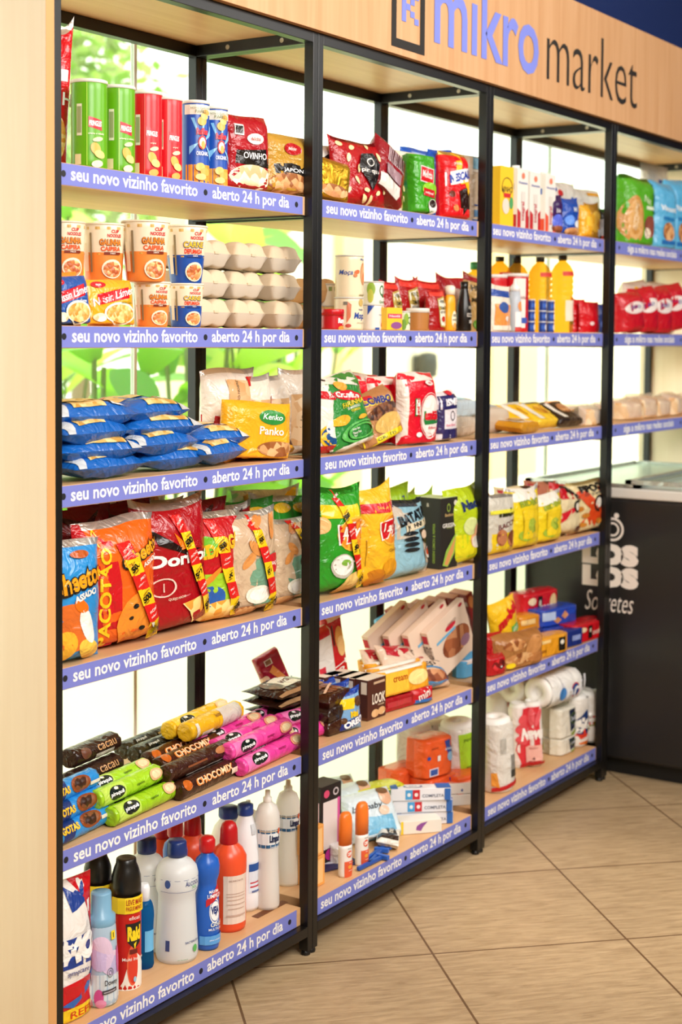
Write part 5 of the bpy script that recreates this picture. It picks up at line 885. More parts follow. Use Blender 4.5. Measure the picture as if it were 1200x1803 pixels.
for i, (lb, p_, hh) in enumerate(zip(['lime green crisp bag at the rear left behind the pale blue bag', 'lime green crisp bag at the rear right behind the pale blue bag', 'lime green crisp bag at the rear between blue bag and black carton'], [(1.5059, 0.1900), (1.6629, 0.1900), (1.7000, 0.2600)], [0.2204, 0.1863, 0.1839])):
    bag(C_, lb, 'crisp bag', 4, p_, .15, hh, .06, 'a4cc24', [('t', '7', .2, .82, .1, '2a3a6a')], rz=-8+9*i, seed=40+i)
bag(C_, 'lime and yellow crisp bag with navy lettering right of the black carton', 'crisp bag', 4, (1.6621, 0.0550), 0.1737, 0.2129, .08, 'b0c41c', [('r', 0, .2, 1, .4, 'd6cc1c'), ('t', 'Nada', .1, .79, .13, '1e2e5c', {'w': .66, 'b': .05, 'r': 6}), ('e', .0, .5, .2, .12, 'cfd890'), ('e', .14, .3, .16, .1, 'e0a878'), ('e', .16, .28, .14, .08, 'd8d0c0'), ('e', .2, .46, .12, .06, 'e8b088', {'r': 40})], rz=-4, ry=-2, seed=44)
bag(C_, 'orange brown crisp bag edge beside the third post on the fourth shelf', 'crisp bag', 4, (1.8898, 0.1300), 0.1529, 0.1568, .07, 'c8761c', [('e', .1, .3, .3, .2, '~gold')], rz=-6, seed=45)
bag(C_, 'checker topped crisp bag at the rear left beside the second post', 'crisp bag', 4, (1.2039, 0.1800), .16, 0.2331, .05, 'dcd8d0', [('r', -.42+.12*i, .97-.03*(j), .06, .03, '1a1a1a') for i in range(8) for j in (0, 1)][::1], rz=-4, seed=46)

# ---------------------------------------------------------------- unit 2, fifth shelf
WF = [('e', .0, .5, .48, .4, '~nuts'), ('p', [(-.3, .7), (.3, .8), (.2, .6)], 'e0a878')]
for i, (lb, p_) in enumerate(zip(['dark brown chocolate biscuit tray, bottom of the pile beside the second post', 'dark brown chocolate biscuit tray, middle of the pile beside the second post', 'brown striped chocolate biscuit tray on top of the pile beside the second post'], [(1.0471, 0.1000), (1.0419, 0.1000), (1.0441, 0.1050)])):
    bag('biscuit_tray', lb, 'biscuit tray', 5, (p_[0], p_[1]-.05), .12, .13, .04, '3a1a0c' if i != 1 else '2a1610', [('e', -.2+.2*(q % 3), .2+.25*(q//3), .12, .1, '7a4420') for q in range(9)]+([('r', 0, .3, .9, .05, 'e0b898', {'r': 20}), ('r', 0, .6, .9, .05, 'e0b898', {'r': 20})] if i == 2 else []), rz=-4+5*i, rx=-86, dz=.033*i, style='brick', group='chocolate biscuit trays in a pile')
for i, (lb, p_) in enumerate(zip(['blue cookie packet with yellow flash, front one of three', 'blue cookie packet with yellow flash, middle of three', 'blue cookie packet with yellow flash, rear left of three'], [(1.0830, 0.0550), (1.1290, 0.1200), (1.1454, 0.1700)])):
    bag('cookie_packet', lb, 'cookie packet', 5, p_, .1, 0.0987, .035, '7aa6d0', [('r', 0, .95, 1, .14, '1a3a94'), ('p', [(-.45, .85), (.2, .8), (.1, .55), (-.45, .6)], 'f0c81c'), ('t', 'Mini', .1, .42, .16, 'f2c81c', {'b': .06}), ('r', .05, .22, .95, .2, '1c2c7a', {'r': 8}), ('t', 'OREO', .08, .22, .17, 'f4f4f8', {'w': .78, 'b': .06, 'r': 8}), ('e', .3, .7, .16, .12, '5a3820'), ('e', -.3, .3, .1, .08, '5a3820')], rz=-10-6*i, rx=-6, style='pillow', top='2a50b0', group='blue cookie packets', seed=60+i)
LKW = .085; LKH = 0.1052
def look(label, pos, dz=0):
    return box('biscuit_box', label, 'biscuit box', 5, pos, LKW, .06, LKH, '4a1e12', [('t', 'LOOK', .1, .5, .26, 'f0e4d4', {'w': .7, 'b': .02}), ('e', -.1, .14, .2, .1, '~bread'), ('e', .25, .16, .2, .1, '~bread'), ('r', .1, .9, .6, .06, 'c8a888'), ('t', 'chocolate', .2, .34, .05, 'e0c8a8')], [('r', .3, .8, .3, .3, 'e8d8c8'), ('r', 0, .04, 1, .06, '6a3a20')], (), rz=-2, topcol='e4d6c4', group='brown biscuit boxes in a row')
look('brown biscuit box with white top, front right one of the row', (1.2240, 0.0900))
look('brown biscuit box with white top, second of the row', (1.2198, 0.1300))
look('brown biscuit box with white top, third of the row', (1.2205, 0.1700))
look('brown biscuit box with white top, at the left rear end of the row', (1.1895, 0.2000))
for i, (lb, p_) in enumerate(zip(['orange yellow cracker pack, nearest of the fanned row', 'orange yellow cracker pack, second of the fanned row', 'orange yellow cracker pack, third of the fanned row', 'orange yellow cracker pack, rearmost of the fanned row'], [(1.3802, 0.0800), (1.4296, 0.1300), (1.4799, 0.1700), (1.5267, 0.2100)])):
    bag('cracker_pack', lb, 'cracker pack', 5, p_, 0.2203, .068, .045, 'e8a028', [('r', -.2, .5, .5, .8, 'f2be3c'), ('e', .25, .5, .2, .3, 'f4dc90'), ('t', 'cream', -.1, .6, .18, 'a82a14'), ('r', 0, .96, 1, .1, 'f0ece0')], rz=-8, rx=-8, dz=.035 if i == 0 else .03, style='brick', group='orange yellow cracker packs', seed=70+i)
bag('cracker_pack', 'dark red cracker pack lying under the orange yellow ones', 'cracker pack', 5, (1.3472, 0.0850), 0.1702, .036, .05, 'a0121c', [('r', 0, .5, .6, .4, 'b8343c')], rz=-8, style='brick')
bag('cracker_pack', 'red and blue small packet at the end of the orange yellow packs', 'cracker pack', 5, (1.4379, 0.0500), .09, .04, .03, 'b81420', [('t', 'mini', 0, .6, .5, 'f4e8e0', {'r': 15}), ('r', 0, .15, 1, .3, '2a6ab8')], rz=-14, style='pillow')
ja = lambda big: [('p', [(-.42, .95), (.0, 1.0), (-.05, .78), (-.28, .66), (-.44, .72)], 'b81a2c'), ('t', 'INTEGRAL', -.24, .84, .04, 'f4dcd8', {'r': 20}), ('t', 'jasmine', .08, .6, .07, 'b01c34', {'b': .03}), ('t', 'COOKIES' if big else 'SOU', -.05, .45, .11, '2a2420', {'w': .6}), ('e', .18, .2, .32, .2, '4a8cc0', {'i': .85}), ('e', .2, .17, .27, .16, '~meat'), ('e', .34, .8, .07, .05, 'b81a2c')]
for i, (lb, p_, w_, h_) in enumerate(zip(['cream and red cookie pouch lying in front of the fanned boxes', 'cream and red cookie pouch behind the front one, tip pointing left'], [(1.5156, 0.0900), (1.4610, 0.1400)], (0.3128, .2), (0.1079*1.25, .13))):
    bag('cookie_pouch', lb, 'cookie pouch', 5, p_, w_*.85, h_, .04, 'dfc6b0', ja(1), rz=-6, rx=-38, ry=8, style='block', k='f')
def sou(label, pos, i, decs=()):
    w, d, h = 0.2486*.78, .022, 0.1618*1.02
    return box('cookie_box', label, 'cookie box', 5, pos, w, d, h, 'e6cdb8', [('e', .1, .42, .36, .24, '~meat'), ('e', .05, .75, .14, .05, 'c81c34'), ('r', -.1, .66, .5, .05, '6ab0d8'), ('t', 'CHOCO', .1, .8, .05, '8a6a5a'), ('e', .3, .3, .12, .1, '9a7088'), ('e', .38, .95, .05, .03, 'b81a2c')], [('r', 0, .5, .9, .9, 'ece0d4'), ('r', 0, .86, .8, .16, 'c01c34'), ('t', 'SOU jasmine', .0, .5, .4, '6a5a54', {'w': 3.4, 'r': 90})], rz=-6, ry=-24, dz=.012, bev=.0008, group='fanned cookie boxes')
for lb, p_ in zip(['cream cookie box with brown cookies pictured, front right of the fan', 'cream cookie box, second of the fan', 'cream cookie box, third of the fan', 'cream cookie box, leftmost of the fan'], [(1.7114, 0.1000), (1.6578, 0.1300), (1.6194, 0.1700), (1.5752, 0.2100)]): sou(lb, p_, 0)
DRW = 0.0394; DRH = 0.1010
DRP = [(1.7243, 0.2500), (1.7979, 0.2500), (1.8702, 0.2500), (1.9444, 0.2500), (2.0244, 0.2500), (2.1067, 0.2500)]
for i, p_ in enumerate(DRP):
    box('wafer_box', 'dark red wafer box leaning in the rear row, number %s from the left' % ['one', 'two', 'three', 'four', 'five', 'six'][i], 'wafer box', 5, p_, .03, .075, .2, '7c101c', [('e', 0, .85, .4, .1, 'b87848'), ('r', 0, .3, .7, .1, 'e0d8d0')], [('r', -.1, .22, .7, .24, 'e8e0d8'), ('r', -.1, .22, .05, .22, '3a3030'), ('r', 0, .22, .05, .22, '3a3030'), ('r', .1, .22, .05, .22, '3a3030'), ('r', -.26, .22, .04, .22, '3a3030'), ('e', .1, .6, .3, .16, 'd8a8a8', {'i': .75}), ('t', 'WAFER', .15, .84, .07, 'f0dcd0', {'w': .7})], (), rz=-14, ry=-20, dz=.006, bev=.0008, topcol='b06a3c', group='dark red wafer boxes in the rear row')
bag('wafer_pack', 'sky blue and white wafer pack left of the dark red boxes', 'wafer pack', 5, (1.6593, 0.2500), .1, .19, .04, '4aa0d8', [('r', .25, .5, .3, .9, 'b07048'), ('e', -.1, .8, .2, .08, 'f0f4f8'), ('r', .3, .3, .2, .2, 'f0e8e0')], rz=-14, ry=-16, style='brick')
bag('wafer_pack', 'sky blue wafer pack lying at the right beside the third post', 'wafer pack', 5, (1.8195, 0.1100), .13, .05, .05, '5aa8d8', [('r', 0, .9, 1, .2, 'e8dcd8'), ('t', 'biscoito', .1, .9, .14, 'c83a4a'), ('r', .1, .45, .4, .2, 'c8b8a8')], rz=-4, style='brick')
bag('wafer_pack', 'second sky blue wafer pack standing on the lying one by the third post', 'wafer pack', 5, (1.8376, 0.1200), .13, .04, .05, '5aa8d8', [('r', 0, .8, 1, .4, 'e8dcd8'), ('t', 'biscoito', .0, .8, .25, 'c83a4a')], rz=2, dz=.05, style='brick')
bag('cracker_pack', 'tall red cracker pack leaning behind the brown boxes beside the second post', 'cracker pack', 5, (1.3117, 0.2300), .06, .24, .045, 'c4141e', [('e', .1, .72, .28, .14, 'e0a050'), ('e', .16, .62, .26, .12, 'eec07c'), ('t', 'Tostilla', .08, .3, .2, 'f6eee4', {'w': 1.2, 'r': -78, 's': .2}), ('r', -.3, .78, .08, .24, '3a2a20'), ('r', 0, .97, .9, .05, 'e8d8d0')], rz=-6, ry=-13, dz=.01, style='brick')
bag('cracker_pack', 'clear and red cracker pack leaning left of the tall red one', 'cracker pack', 5, (1.2356, 0.2200), .07, .22, .045, 'e4dcd4', [('r', -.3, .3, .3, .5, 'c83040'), ('r', 0, .95, 1, .1, 'c4141e')], rz=-6, ry=-12, style='brick')
# ---------------------------------------------------------------- unit 2, lowest shelf
box('razor_box', 'black and pink carton with a hanging tab beside the second post', 'carton', 6, (1.1192, 0.1600), .085, .06, 0.2057, '1a1416', [('r', 0, .5, .8, .6, 'e6dcda'), ('r', .36, .5, .12, .62, 'd858a0'), ('e', .0, .12, .3, .08, 'b8248c'), ('t', 'Bombril', -.1, .22, .05, 'e8e0e4'), ('e', -.25, .9, .14, .05, 'd84a74'), ('e', .2, .9, .14, .05, 'c8c0c4', {'i': .6})], [('r', 0, .5, .8, .6, 'e8c8d8')], rz=-4, topcol='3a3034')
box('shampoo_box', 'slim orange carton, lower of two beside the second post', 'carton', 6, (0.9629, 0.0850), .045, .05, .075, 'e8a050', [('r', 0, .5, .6, .8, 'f0c080')], [('r', 0, .5, .7, .8, 'f2c484')], rz=0, sidecol='eeb066')
box('shampoo_box', 'slim orange carton, upper of two beside the second post', 'carton', 6, (0.9579, 0.0850), .045, .05, .075, 'e8a050', [('r', 0, .5, .6, .8, 'f0c080')], [('r', 0, .5, .7, .8, 'f2c484')], rz=4, sidecol='eeb066', dz=.077)
def off(label, pos, rz=0):
    r = 0.0201; h = 0.0808; ht = 0.1628
    p = [(r*.93, 0), (r, .004)]+[(r, h*i/8) for i in range(1, 9)]
    cp = [(r*1.0, h-.001), (r*1.0, h+(ht-h)*.62), (r*.95, h+(ht-h)*.82), (r*.8, h+(ht-h)*.93), (r*.55, h+(ht-h)*.99), (r*.1, ht)]
    o = bottle('repellent_bottle', label, 'repellent bottle', 6, pos, p, 'ece6e0', cp, 'f07a28', [('e', .0, .72, .24, .11, 'e04a20'), ('t', 'OFF!', .0, .72, .12, 'f6f0ea', {'w': .36, 'b': .05}), ('p', [(-.4, .5), (.5, .5), (.6, 0), (-.4, 0)], 'e05a34'), ('t', 'family', .05, .45, .05, 'f6e8e0'), ('e', .0, .32, .16, .06, 'e8a03c'), ('t', 'repelente', .05, .2, .04, 'f6e8e0'), ('t', 'sempre', -.02, .9, .04, '5a5a60')], rz=rz, k='s', sy=.75)
    return o
off('orange capped white repellent bottle, the left and nearer one', (1.0622, 0.0500), -8)
off('orange capped white repellent bottle, the right one', (1.1553, 0.0600), -8)
for i, (lb, p_) in enumerate(zip(['pack of baby wipes with a baby face, nearest, lying tilted', 'pack of baby wipes, second behind the nearest', 'pack of baby wipes, rearmost'], [(1.3314, 0.1200), (1.3564, 0.2000), (1.3774, 0.2700)])):
    bag('baby_wipes', lb, 'baby wipes', 6, p_, .17, .13, .05, 'd6e6ee', [('r', 0, .2, 1, .4, '7abce0'), ('p', [(-.5, .5), (.0, .4), (.5, .2), (.5, .0), (-.5, .0)], '8cc8e8'), ('t', 'bonbaby', -.1, .62, .16, '3a4450', {'w': .62, 's': .2}), ('e', .3, .78, .12, .18, 'e0b090'), ('e', .3, .9, .11, .08, '7a5a40'), ('e', .2, .5, .1, .1, 'e8c8b0')], rz=-20, rx=-30, dz=0, style='block', group='packs of baby wipes', seed=80+i)
bag('sponge_pack', 'green and yellow cleaning sponge pack at the rear, upper one', 'sponge pack', 6, (1.4436, 0.2000), .15, .05, .09, 'd8dc30', [('r', 0, .8, 1, .35, '5a7a4c')], (), (-12), -10, dz=.055, style='brick') if False else bag('sponge_pack', 'green and yellow cleaning sponge pack at the rear with a red oval, upper one', 'sponge pack', 6, (1.4674, 0.2000), .15, .05, .09, 'd8dc30', [('r', 0, .8, 1, .35, '5a7a4c')], rz=-20, dz=.058, style='brick')
bag('sponge_pack', 'yellow cleaning sponge pack at the rear, lower one', 'sponge pack', 6, (1.4676, 0.2000), .15, .055, .09, 'e0e038', [('r', 0, .3, 1, .1, 'c8c820')], rz=-16, style='brick')
TPL = 0.1600
for i, (lb, dz) in enumerate([('blue and white toothpaste carton, bottom of three', 0), ('blue and white toothpaste carton, middle of three', .036), ('blue and white toothpaste carton on top of three, oval logo showing', .072)]):
    p_ = [(1.5311, 0.1000), (1.5278, 0.1000), (1.5183, 0.1000)][i]
    box('toothpaste_box', lb, 'toothpaste carton', 6, p_, .042, .17, .034, 'e8e8ee', [('r', 0, .5, .96, .94, '2a62b0'), ('e', 0, .5, .36, .34, 'f0f0f4'), ('e', 0, .5, .3, .27, '1c4490'), ('t', 'Oral', 0, .5, .26, 'f4f4f8', {'w': .44})], [('r', -.2, .5, .12, .8, '4aa0d8'), ('r', -.08, .5, .12, .8, 'c8202c'), ('e', -.2, .5, .03, .16, 'e8f0f4'), ('e', -.08, .5, .03, .16, 'f4e4e4'), ('t', 'COMPLETA', .2, .4, .26, '6a7080', {'w': .36}), ('r', .44, .5, .1, .96, '2a62b0')], [('e', .0, .62, .3, .16, '1c4490'), ('e', .0, .62, .27, .13, 'f0f0f4'), ('t', 'Oral-B', .0, .62, .06, '1c4490', {'w': .5, 'r': 90}), ('r', 0, .94, 1, .12, '2a62b0'), ('r', 0, .12, 1, .24, '2a62b0')], rz=46-3*i, dz=dz, group='toothpaste cartons in a stack')
for i, (lb, dz) in enumerate([('plain white back carton, lower, beside the toothpaste', 0), ('white carton with orange top, upper, beside the toothpaste', .034)]):
    box('soap_box', lb, 'carton', 6, (1.7390, 0.1100), .05, .13, .032, 'e8e2da', [('r', 0, .5, .9, .8, 'ddd6cc')], (), (), rz=46, dz=dz, topcol='e8a488' if i else None)
box('soap_box', 'white soap carton with a purple bird shape, nearest the shelf edge', 'soap carton', 6, (1.4669, 0.0750), .055, .12, .036, 'e8e2d8', [('t', 'Dove', 0, .5, .5, '3a4a7a', {'w': .6})], [('p', [(-.1, .6), (.0, .8), (.16, .9), (.05, .5), (.0, .2), (-.12, .3)], '8a4a9a'), ('r', -.45, .5, .06, 1, 'e8c820')], (), rz=48)
bag('wet_wipes', 'small black and white packet lying by the shelf edge', 'packet', 6, (1.3337, 0.0550), .11, .06, .03, 'e2dcd0', [('r', -.3, .5, .25, .9, '2a1c18'), ('r', .1, .4, .5, .4, '1c1614', {'r': 10}), ('t', 'men', .1, .4, .2, 'e8e0d0')], rz=30, rx=-80, dz=0, style='block')
b = B(); 
for i in range(2): b.box(-.06, .05, -.005+.016*i, .006+.016*i, .004+.002*i, .012+.002*i, M('1c4fa8', 's'), .002).box(.045, .06, -.014+.016*i, .016+.016*i, .004, .014, M('2a62c0', 's'), .002)
RZ = []
for i, (lb, p_) in enumerate(zip(['blue disposable razor lying by the shelf edge, front one', 'blue disposable razor lying by the shelf edge, rear one', 'blue disposable razor lying against the repellent bottles'], [(1.2108, 0.0500), (1.2403, 0.0650), (1.1674, 0.0350)])):
    t = empty('disposable_razor', (p_[0], p_[1], LV[6]), (0, 0, 14-8*i)); tag(t, lb, 'razor', 'blue disposable razors')
    B().box(-.065, .04, -.005, .005, .002, .012, M('1c4fa8', 's'), .002).build('handle', t); B().box(.04, .052, -.02, .02, .002, .014, M('2a62c0', 's'), .002).build('razor_head', t)
box('blister_card', 'flat dark blue blister card lying at the left of the lowest shelf', 'blister card', 6, (1.1196, 0.1300), .12, .1, .004, '2a2c5c', [], [], [('e', 0, .5, .3, .2, 'd8dce8'), ('r', .2, .2, .3, .2, 'e8d040')], rz=-20, bev=.0005)
bag('cotton_pack', 'small white round cotton pack behind the repellent bottles', 'cotton pack', 6, (1.1498, 0.1200), .07, .05, .05, 'e8e8ea', [('e', 0, .5, .2, .2, 'd0d4d8')], rz=-10, style='block')
ns = lambda: [('p', [(.15, .9), (.5, .95), (.5, .3), (.35, .3)], '1c3f9c'), ('t', 'always', .32, .68, .1, 'e0e8f4', {'w': .3, 's': .2}), ('e', .34, .48, .1, .12, '8ab8e0'), ('r', -.22, .17, .3, .2, 'e8e0e8'), ('r', -.22, .17, .24, .15, '3a5aa8'), ('e', -.38, .55, .04, .05, '2a4aa0'), ('r', -.06, .5, .1, .14, 'f0e8e0'), ('t', 'noturno', -.2, .78, .05, '8a2a10')]
og = 'orange sanitary pad packs'
bag('pad_pack', 'orange sanitary pad pack on top of the pile, blue corner and barcode', 'pad pack', 6, (1.6998, 0.1700), .125, 0.1130, .09, 'ea5c28', ns(), rz=-12, dz=0.0901, style='brick', group=og)
bag('pad_pack', 'orange sanitary pad pack under the topmost one, its upper edge showing', 'pad pack', 6, (1.7166, 0.1700), .14, 0.0881, .1, 'e65624', ns(), rz=-6, style='brick', group=og)
bag('pad_pack', 'orange sanitary pad pack lying further left behind the toothpaste', 'pad pack', 6, (1.6748, 0.2500), .13, 0.1071, .09, 'e86030', [('r', .3, .3, .3, .3, '2a3f94')], rz=-8, style='brick', group=og)
bag('pad_pack', 'orange sanitary pad pack beside the third post, blue corner low', 'pad pack', 6, (1.7983, 0.1200), .12, 0.0811, .09, 'ea5c28', ns(), rz=-8, style='brick', group=og)
# paper rolls: pack = wrapped rolls (children) with printed wrapper panel
wt_ = M('f2efe9', 'k')
def rolls(name, label, lv, pos, r, h, n, col, decs, rz=0, rx=0, ry=0, dz=0, rows=2, cat='paper roll pack', group='paper roll packs on the lowest shelves', lay=1):
    root = empty(name, (pos[0], pos[1], LV[lv]+dz), (rx, ry, rz)); tag(root, label, cat, group)
    w = 2*r*n; d = 2*r*rows
    for j in range(rows):
        for i in range(n):
            for q in range(lay):
                b = B(); z0 = q*h/lay; hh = h/lay
                b.lathe([(.016, z0+.02), (.018, z0+.004), (r*.8, z0), (r*.97, z0+.006), (r*.985, z0+.02), (r*.985, z0+hh-.02), (r*.93, z0+hh-.006), (r*.75, z0+hh), (.022, z0+hh-.001), (.018, z0+hh-.006), (.016, z0+hh-.03)], M('f4f1ec', 'p'), 24)
                b.xf(Matrix.Translation(((i-(n-1)/2)*2*r, (j-(rows-1)/2)*2*r, 0))); b.build('paper_roll', root)
    def S(x, y):   # shallow scalloped wrapper in front of the rolls
        u = (x+w/2)/(2*r); f = abs(math.sin(u*math.pi)); e = min(1, y/(.08*h), (h-y)/(.08*h)) if h else 1; e = max(0, e)**.5
        return Vector((x, -d/2-.002+(r*.55*(1-f)**2)+(1-e)*.02, y))
    def S2(x, y):
        u = (x+d/2)/(2*r); f = abs(math.sin(u*math.pi)); e = max(0, min(1, y/(.08*h), (h-y)/(.08*h)))**.5
        return Vector((-w/2-.002+(r*.55*(1-f)**2)+(1-e)*.02, -x, y))
    if col:
        b = B(); NX, NY = 10*n, 14
        for SS, ww in ((S, w), (S2, d)):
            vs = [SS((i/NX-.5)*ww, h*(.06+.88*j/NY)) for j in range(NY+1) for i in range(NX+1)]
            b.add(vs, [[j*(NX+1)+i, j*(NX+1)+i+1, (j+1)*(NX+1)+i+1, (j+1)*(NX+1)+i] for j in range(NY) for i in range(NX)], M(col, 'f'))
        put(b, S, w, h, decs, 'f', .0012); b.build('wrapper', root)
    return root
rolls('paper_towel_pack', 'white paper towel pack with lime green panel beside the third post', 6, (1.8712, 0.1600), .052, 0.2165, 1, 'f0eee8', [('r', .1, .52, .9, .7, 'a6d82c'), ('t', 'papel toalha', .1, .78, .06, '4a6a14'), ('r', .1, .3, .6, .03, '6a8a24'), ('r', .1, .4, .6, .02, '6a8a24')], rz=-20, ry=-6, rows=1, group=None)
rolls('toilet_roll_pack', 'white roll pack with pink flower print at the rear above the orange packs', 6, (1.8412, 0.2700), .05, 0.2023, 2, 'efe8e6', [('e', 0, .5, .2, .2, 'd8c080'), ('e', -.25, .55, .2, .2, 'e0707c'), ('e', .25, .55, .2, .2, 'e0707c')], rz=-10, rows=1, group=None)
bag('pad_pack', 'dark pink pack squeezed between the orange pack and the towel roll', 'pad pack', 6, (1.9018, 0.2200), .09, 0.1274, .06, 'c82048', [], rz=-10, style='brick')

# ================================================================ UNIT 3
box('milk_carton', 'yellow milk carton beside the third post', 'milk carton', 1, (1.9052, 0.0800), .075, .06, 0.1757, 'f2c21c', [('t', 'NINHO', 0, .62, .1, '2a2414', {'w': .8}), ('e', 0, .66, .4, .16, '4a3a14', {'i': .9}), ('r', .0, .52, .5, .07, 'c81c20'), ('e', -.1, .34, .26, .13, 'd8d0c0'), ('e', .3, .4, .14, .1, '4a9a5a')], rz=-4, sidecol='f0c020')
def mcart(label, px_, red, rz=-4):
    p_, h_ = px_
    t = empty('milk_carton', (p_[0], p_[1], ZT[1]), (0, 0, rz)); tag(t, label, 'milk carton', 'white and red milk cartons')
    b = B(); w, d, h = .062, .06, h_; b.box(-w/2, w/2, -d/2, d/2, 0, h, M('e9e2da'), .001)
    put(b, lambda x, y: Vector((x, -d/2, y)), w, h, [('p', [(-.5, 0), (-.2, 0), (-.2, .28), (-.5, .34)], red), ('p', [(.5, 0), (.26, 0), (.26, .3), (.5, .36)], red), ('r', .02, .32, .36, .6, 'd8d2ca'), ('t', 'integral', .02, .3, .12, 'b8283c', {'w': .9, 'r': 90, 'b': .03}), ('t', 'Piracanjuba', .0, .76, .05, '3a5aa8', {'w': .8}), ('e', .0, .88, .14, .05, 'e87a5a')], 'p', .0003)
    put(b, lambda x, y: Vector((-w/2, -x, y)), d, h, [('r', 0, .12, .9, .24, red), ('r', 0, .7, .6, .1, '4a6ab0')], 'p', .0003); b.build('carton_body', t)
    c = B(); c.lathe([(.012, h), (.012, h+.01), (.002, h+.011)], M('f2efea'), 16); c.build('cap', t, (0, -.005, 0))
mcart('white and dark red milk carton, left of three', ((2.0179, 0.0850), 0.1817), 'b81420')
mcart('white and dark red milk carton, middle of three', ((2.1019, 0.0850), 0.1795), 'b81420')
mcart('white and orange red milk carton, right of three', ((2.2085, 0.0850), 0.1825), 'e04a28')
SB = [('purple foil sweets bag beside the milk cartons', (972, 412, .07), 346, .1, '3a1c54'), ('blue foil sweets bag with bright patches, in the middle of the sweets', (1000, 415, .06), 352, .12, '1848a8'), ('yellow snack bag at the front right of the sweets', (1028, 418, .06), 362, .07, 'eaa820'), ('gold foil bag beside the yellow one', (1040, 419, .09), 360, .09, 'b07a1c'), ('dark sweets bag beside the fourth post', (1056, 420, .08), 368, .08, '1c1814'),
      ('white bag with red and blue dots lying across the top of the sweets', (985, 412, .18), 322, .22, 'e6e0d8'), ('white and orange bag on top at the right of the sweets', (1025, 415, .17), 334, .2, 'e9e4da')]
SBP = [(2.2546, 0.0700), (2.3503, 0.0600), (2.4720, 0.0600), (2.5927, 0.0900), (2.6441, 0.0800), (2.5414, 0.1800), (2.7007, 0.1700)]
SBH = [0.1182, 0.1147, 0.1059, 0.1201, 0.1085, 0.1912, 0.1817]
for i, (q, p_, h_) in enumerate(zip(SB, SBP, SBH)):
    dc = [[('e', 0, .3, .3, .2, '5a6ad8'), ('t', 'bis', .0, .6, .12, 'f0e8f4'), ('e', 0, .1, .4, .1, '~meat')], [('e', -.2, .4, .2, .14, '6a9af0'), ('e', .2, .3, .2, .1, 'e8f0fa'), ('t', 'MIX', .1, .7, .12, 'e8f0fa'), ('e', 0, .1, .4, .1, '~nuts')], [('r', 0, .5, .6, .3, 'f2c040')], [('e', 0, .5, .4, .3, '~gold'), ('r', .2, .2, .2, .2, 'd8dce8')], [('r', -.3, .4, .3, .5, 'b8b8c0'), ('r', 0, .1, .6, .1, 'c83a20')],
          [('e', -.2, .8, .08, .06, 'c8242c'), ('e', -.35, .85, .05, .04, '2a4ab0'), ('e', .2, .7, .06, .05, '2a4ab0')], [('p', [(0, .6), (.1, .6), (.3, .2), (.2, .2)], 'e88a20'), ('r', .2, .9, .4, .06, 'e8a030')]][i]
    bag('sweets_bag', q[0], 'sweets bag', 1, p_, q[3], h_, .05, q[4], dc, rz=-8+4*(i % 3), style='pillow' if i < 5 else 'block', k='f', seed=90+i)
# ---- second shelf: oil, tubs, tins
r = 0.0370; ho = 0.2396
def oil(label, pos, r, h):
    p = [(r*.9, 0), (r, .006), (r, h*.18), (r*.95, h*.3), (r*1.0, h*.42)]
    for i in range(4): z = h*(.46+.075*i); p += [(r*.98, z), (r*.9, z+h*.02), (r*1.0, z+h*.045)]
    p += [(r*.95, h*.8), (r*.7, h*.87), (r*.36, h*.92), (r*.32, h*.95)]
    return bottle('oil_bottle', label, 'oil bottle', 2, pos, p, 'f0cc62', [(r*.38, h*.935), (r*.38, h), (r*.05, h*1.002)], '1a1612', [('r', -.1, .3, .6, .28, 'e8dcc8'), ('r', .4, .2, .5, .16, '3a8a2c'), ('r', -.2, .8, .7, .06, 'c8301c')], k='o', group='clear golden oil bottles')
oil('golden oil bottle with black cap, right one nearest the red sachets', (2.4384, 0.1200), r, 0.2513)
oil('golden oil bottle with black cap, second from the right', (2.2948, 0.1300), r, ho)
oil('golden oil bottle behind the red tub', (2.2693, 0.2000), r, 0.2360)
oil('golden oil bottle at the rear beside the third post', (2.2283, 0.2400), r, 0.2404)
can('chocolate_tub', 'tall red and white tub behind the small clear bottle', 'tub', 2, (2.0839, 0.1100), 0.0391, 0.1751, 'c4141e', [('r', -.35, .5, .5, .86, 'ece0d8'), ('r', .3, .5, .1, .9, 'e8485a'), ('r', -.2, .2, .4, .1, '3a5ab0'), ('t', 'bebida', -.35, .6, .06, '8a5a5a')], 0, 0, 's', 'e6dcd6', .01)
can('chocolate_tub', 'red tub half hidden beside the third post', 'tub', 2, (2.0182, 0.1500), .04, 0.1702, 'c4141e', [], 0, 0, 's', 'e6dcd6', .01)
bag('mayo_pouch', 'cream and orange mayonnaise pouch with a blue band', 'sauce pouch', 2, (1.8791, 0.0600), 0.1289, 0.1342, .045, 'e6dac8', [('r', 0, .82, .8, .14, '2a4a9a'), ('r', .05, .34, .8, .5, 'e8954a'), ('e', .0, .52, .24, .12, '3a5aa0'), ('e', .15, .28, .12, .06, 'e8e0d4'), ('r', 0, .08, .8, .1, 'eadfce')], rz=-4, style='stand')
r = 0.0203; h = 0.1225
bottle('sauce_bottle', 'small clear squeeze bottle with a white and red nozzle', 'sauce bottle', 2, (1.9620, 0.0500), [(r*.9, 0), (r, .005), (r, h*.5), (r*.9, h*.75), (r*.75, h)], 'd8dfe8', [(r*.8, h-.002), (r*.7, h+.012), (r*.3, h+.02), (r*.15, h+.035), (.001, h+.036)], 'ece4e0', [('r', 0, .3, 1, .36, 'e8e4e4'), ('e', 0, .62, .3, .12, 'e08a4a'), ('r', 0, .06, 1, .1, 'c83a34')], k='k')
TI = []
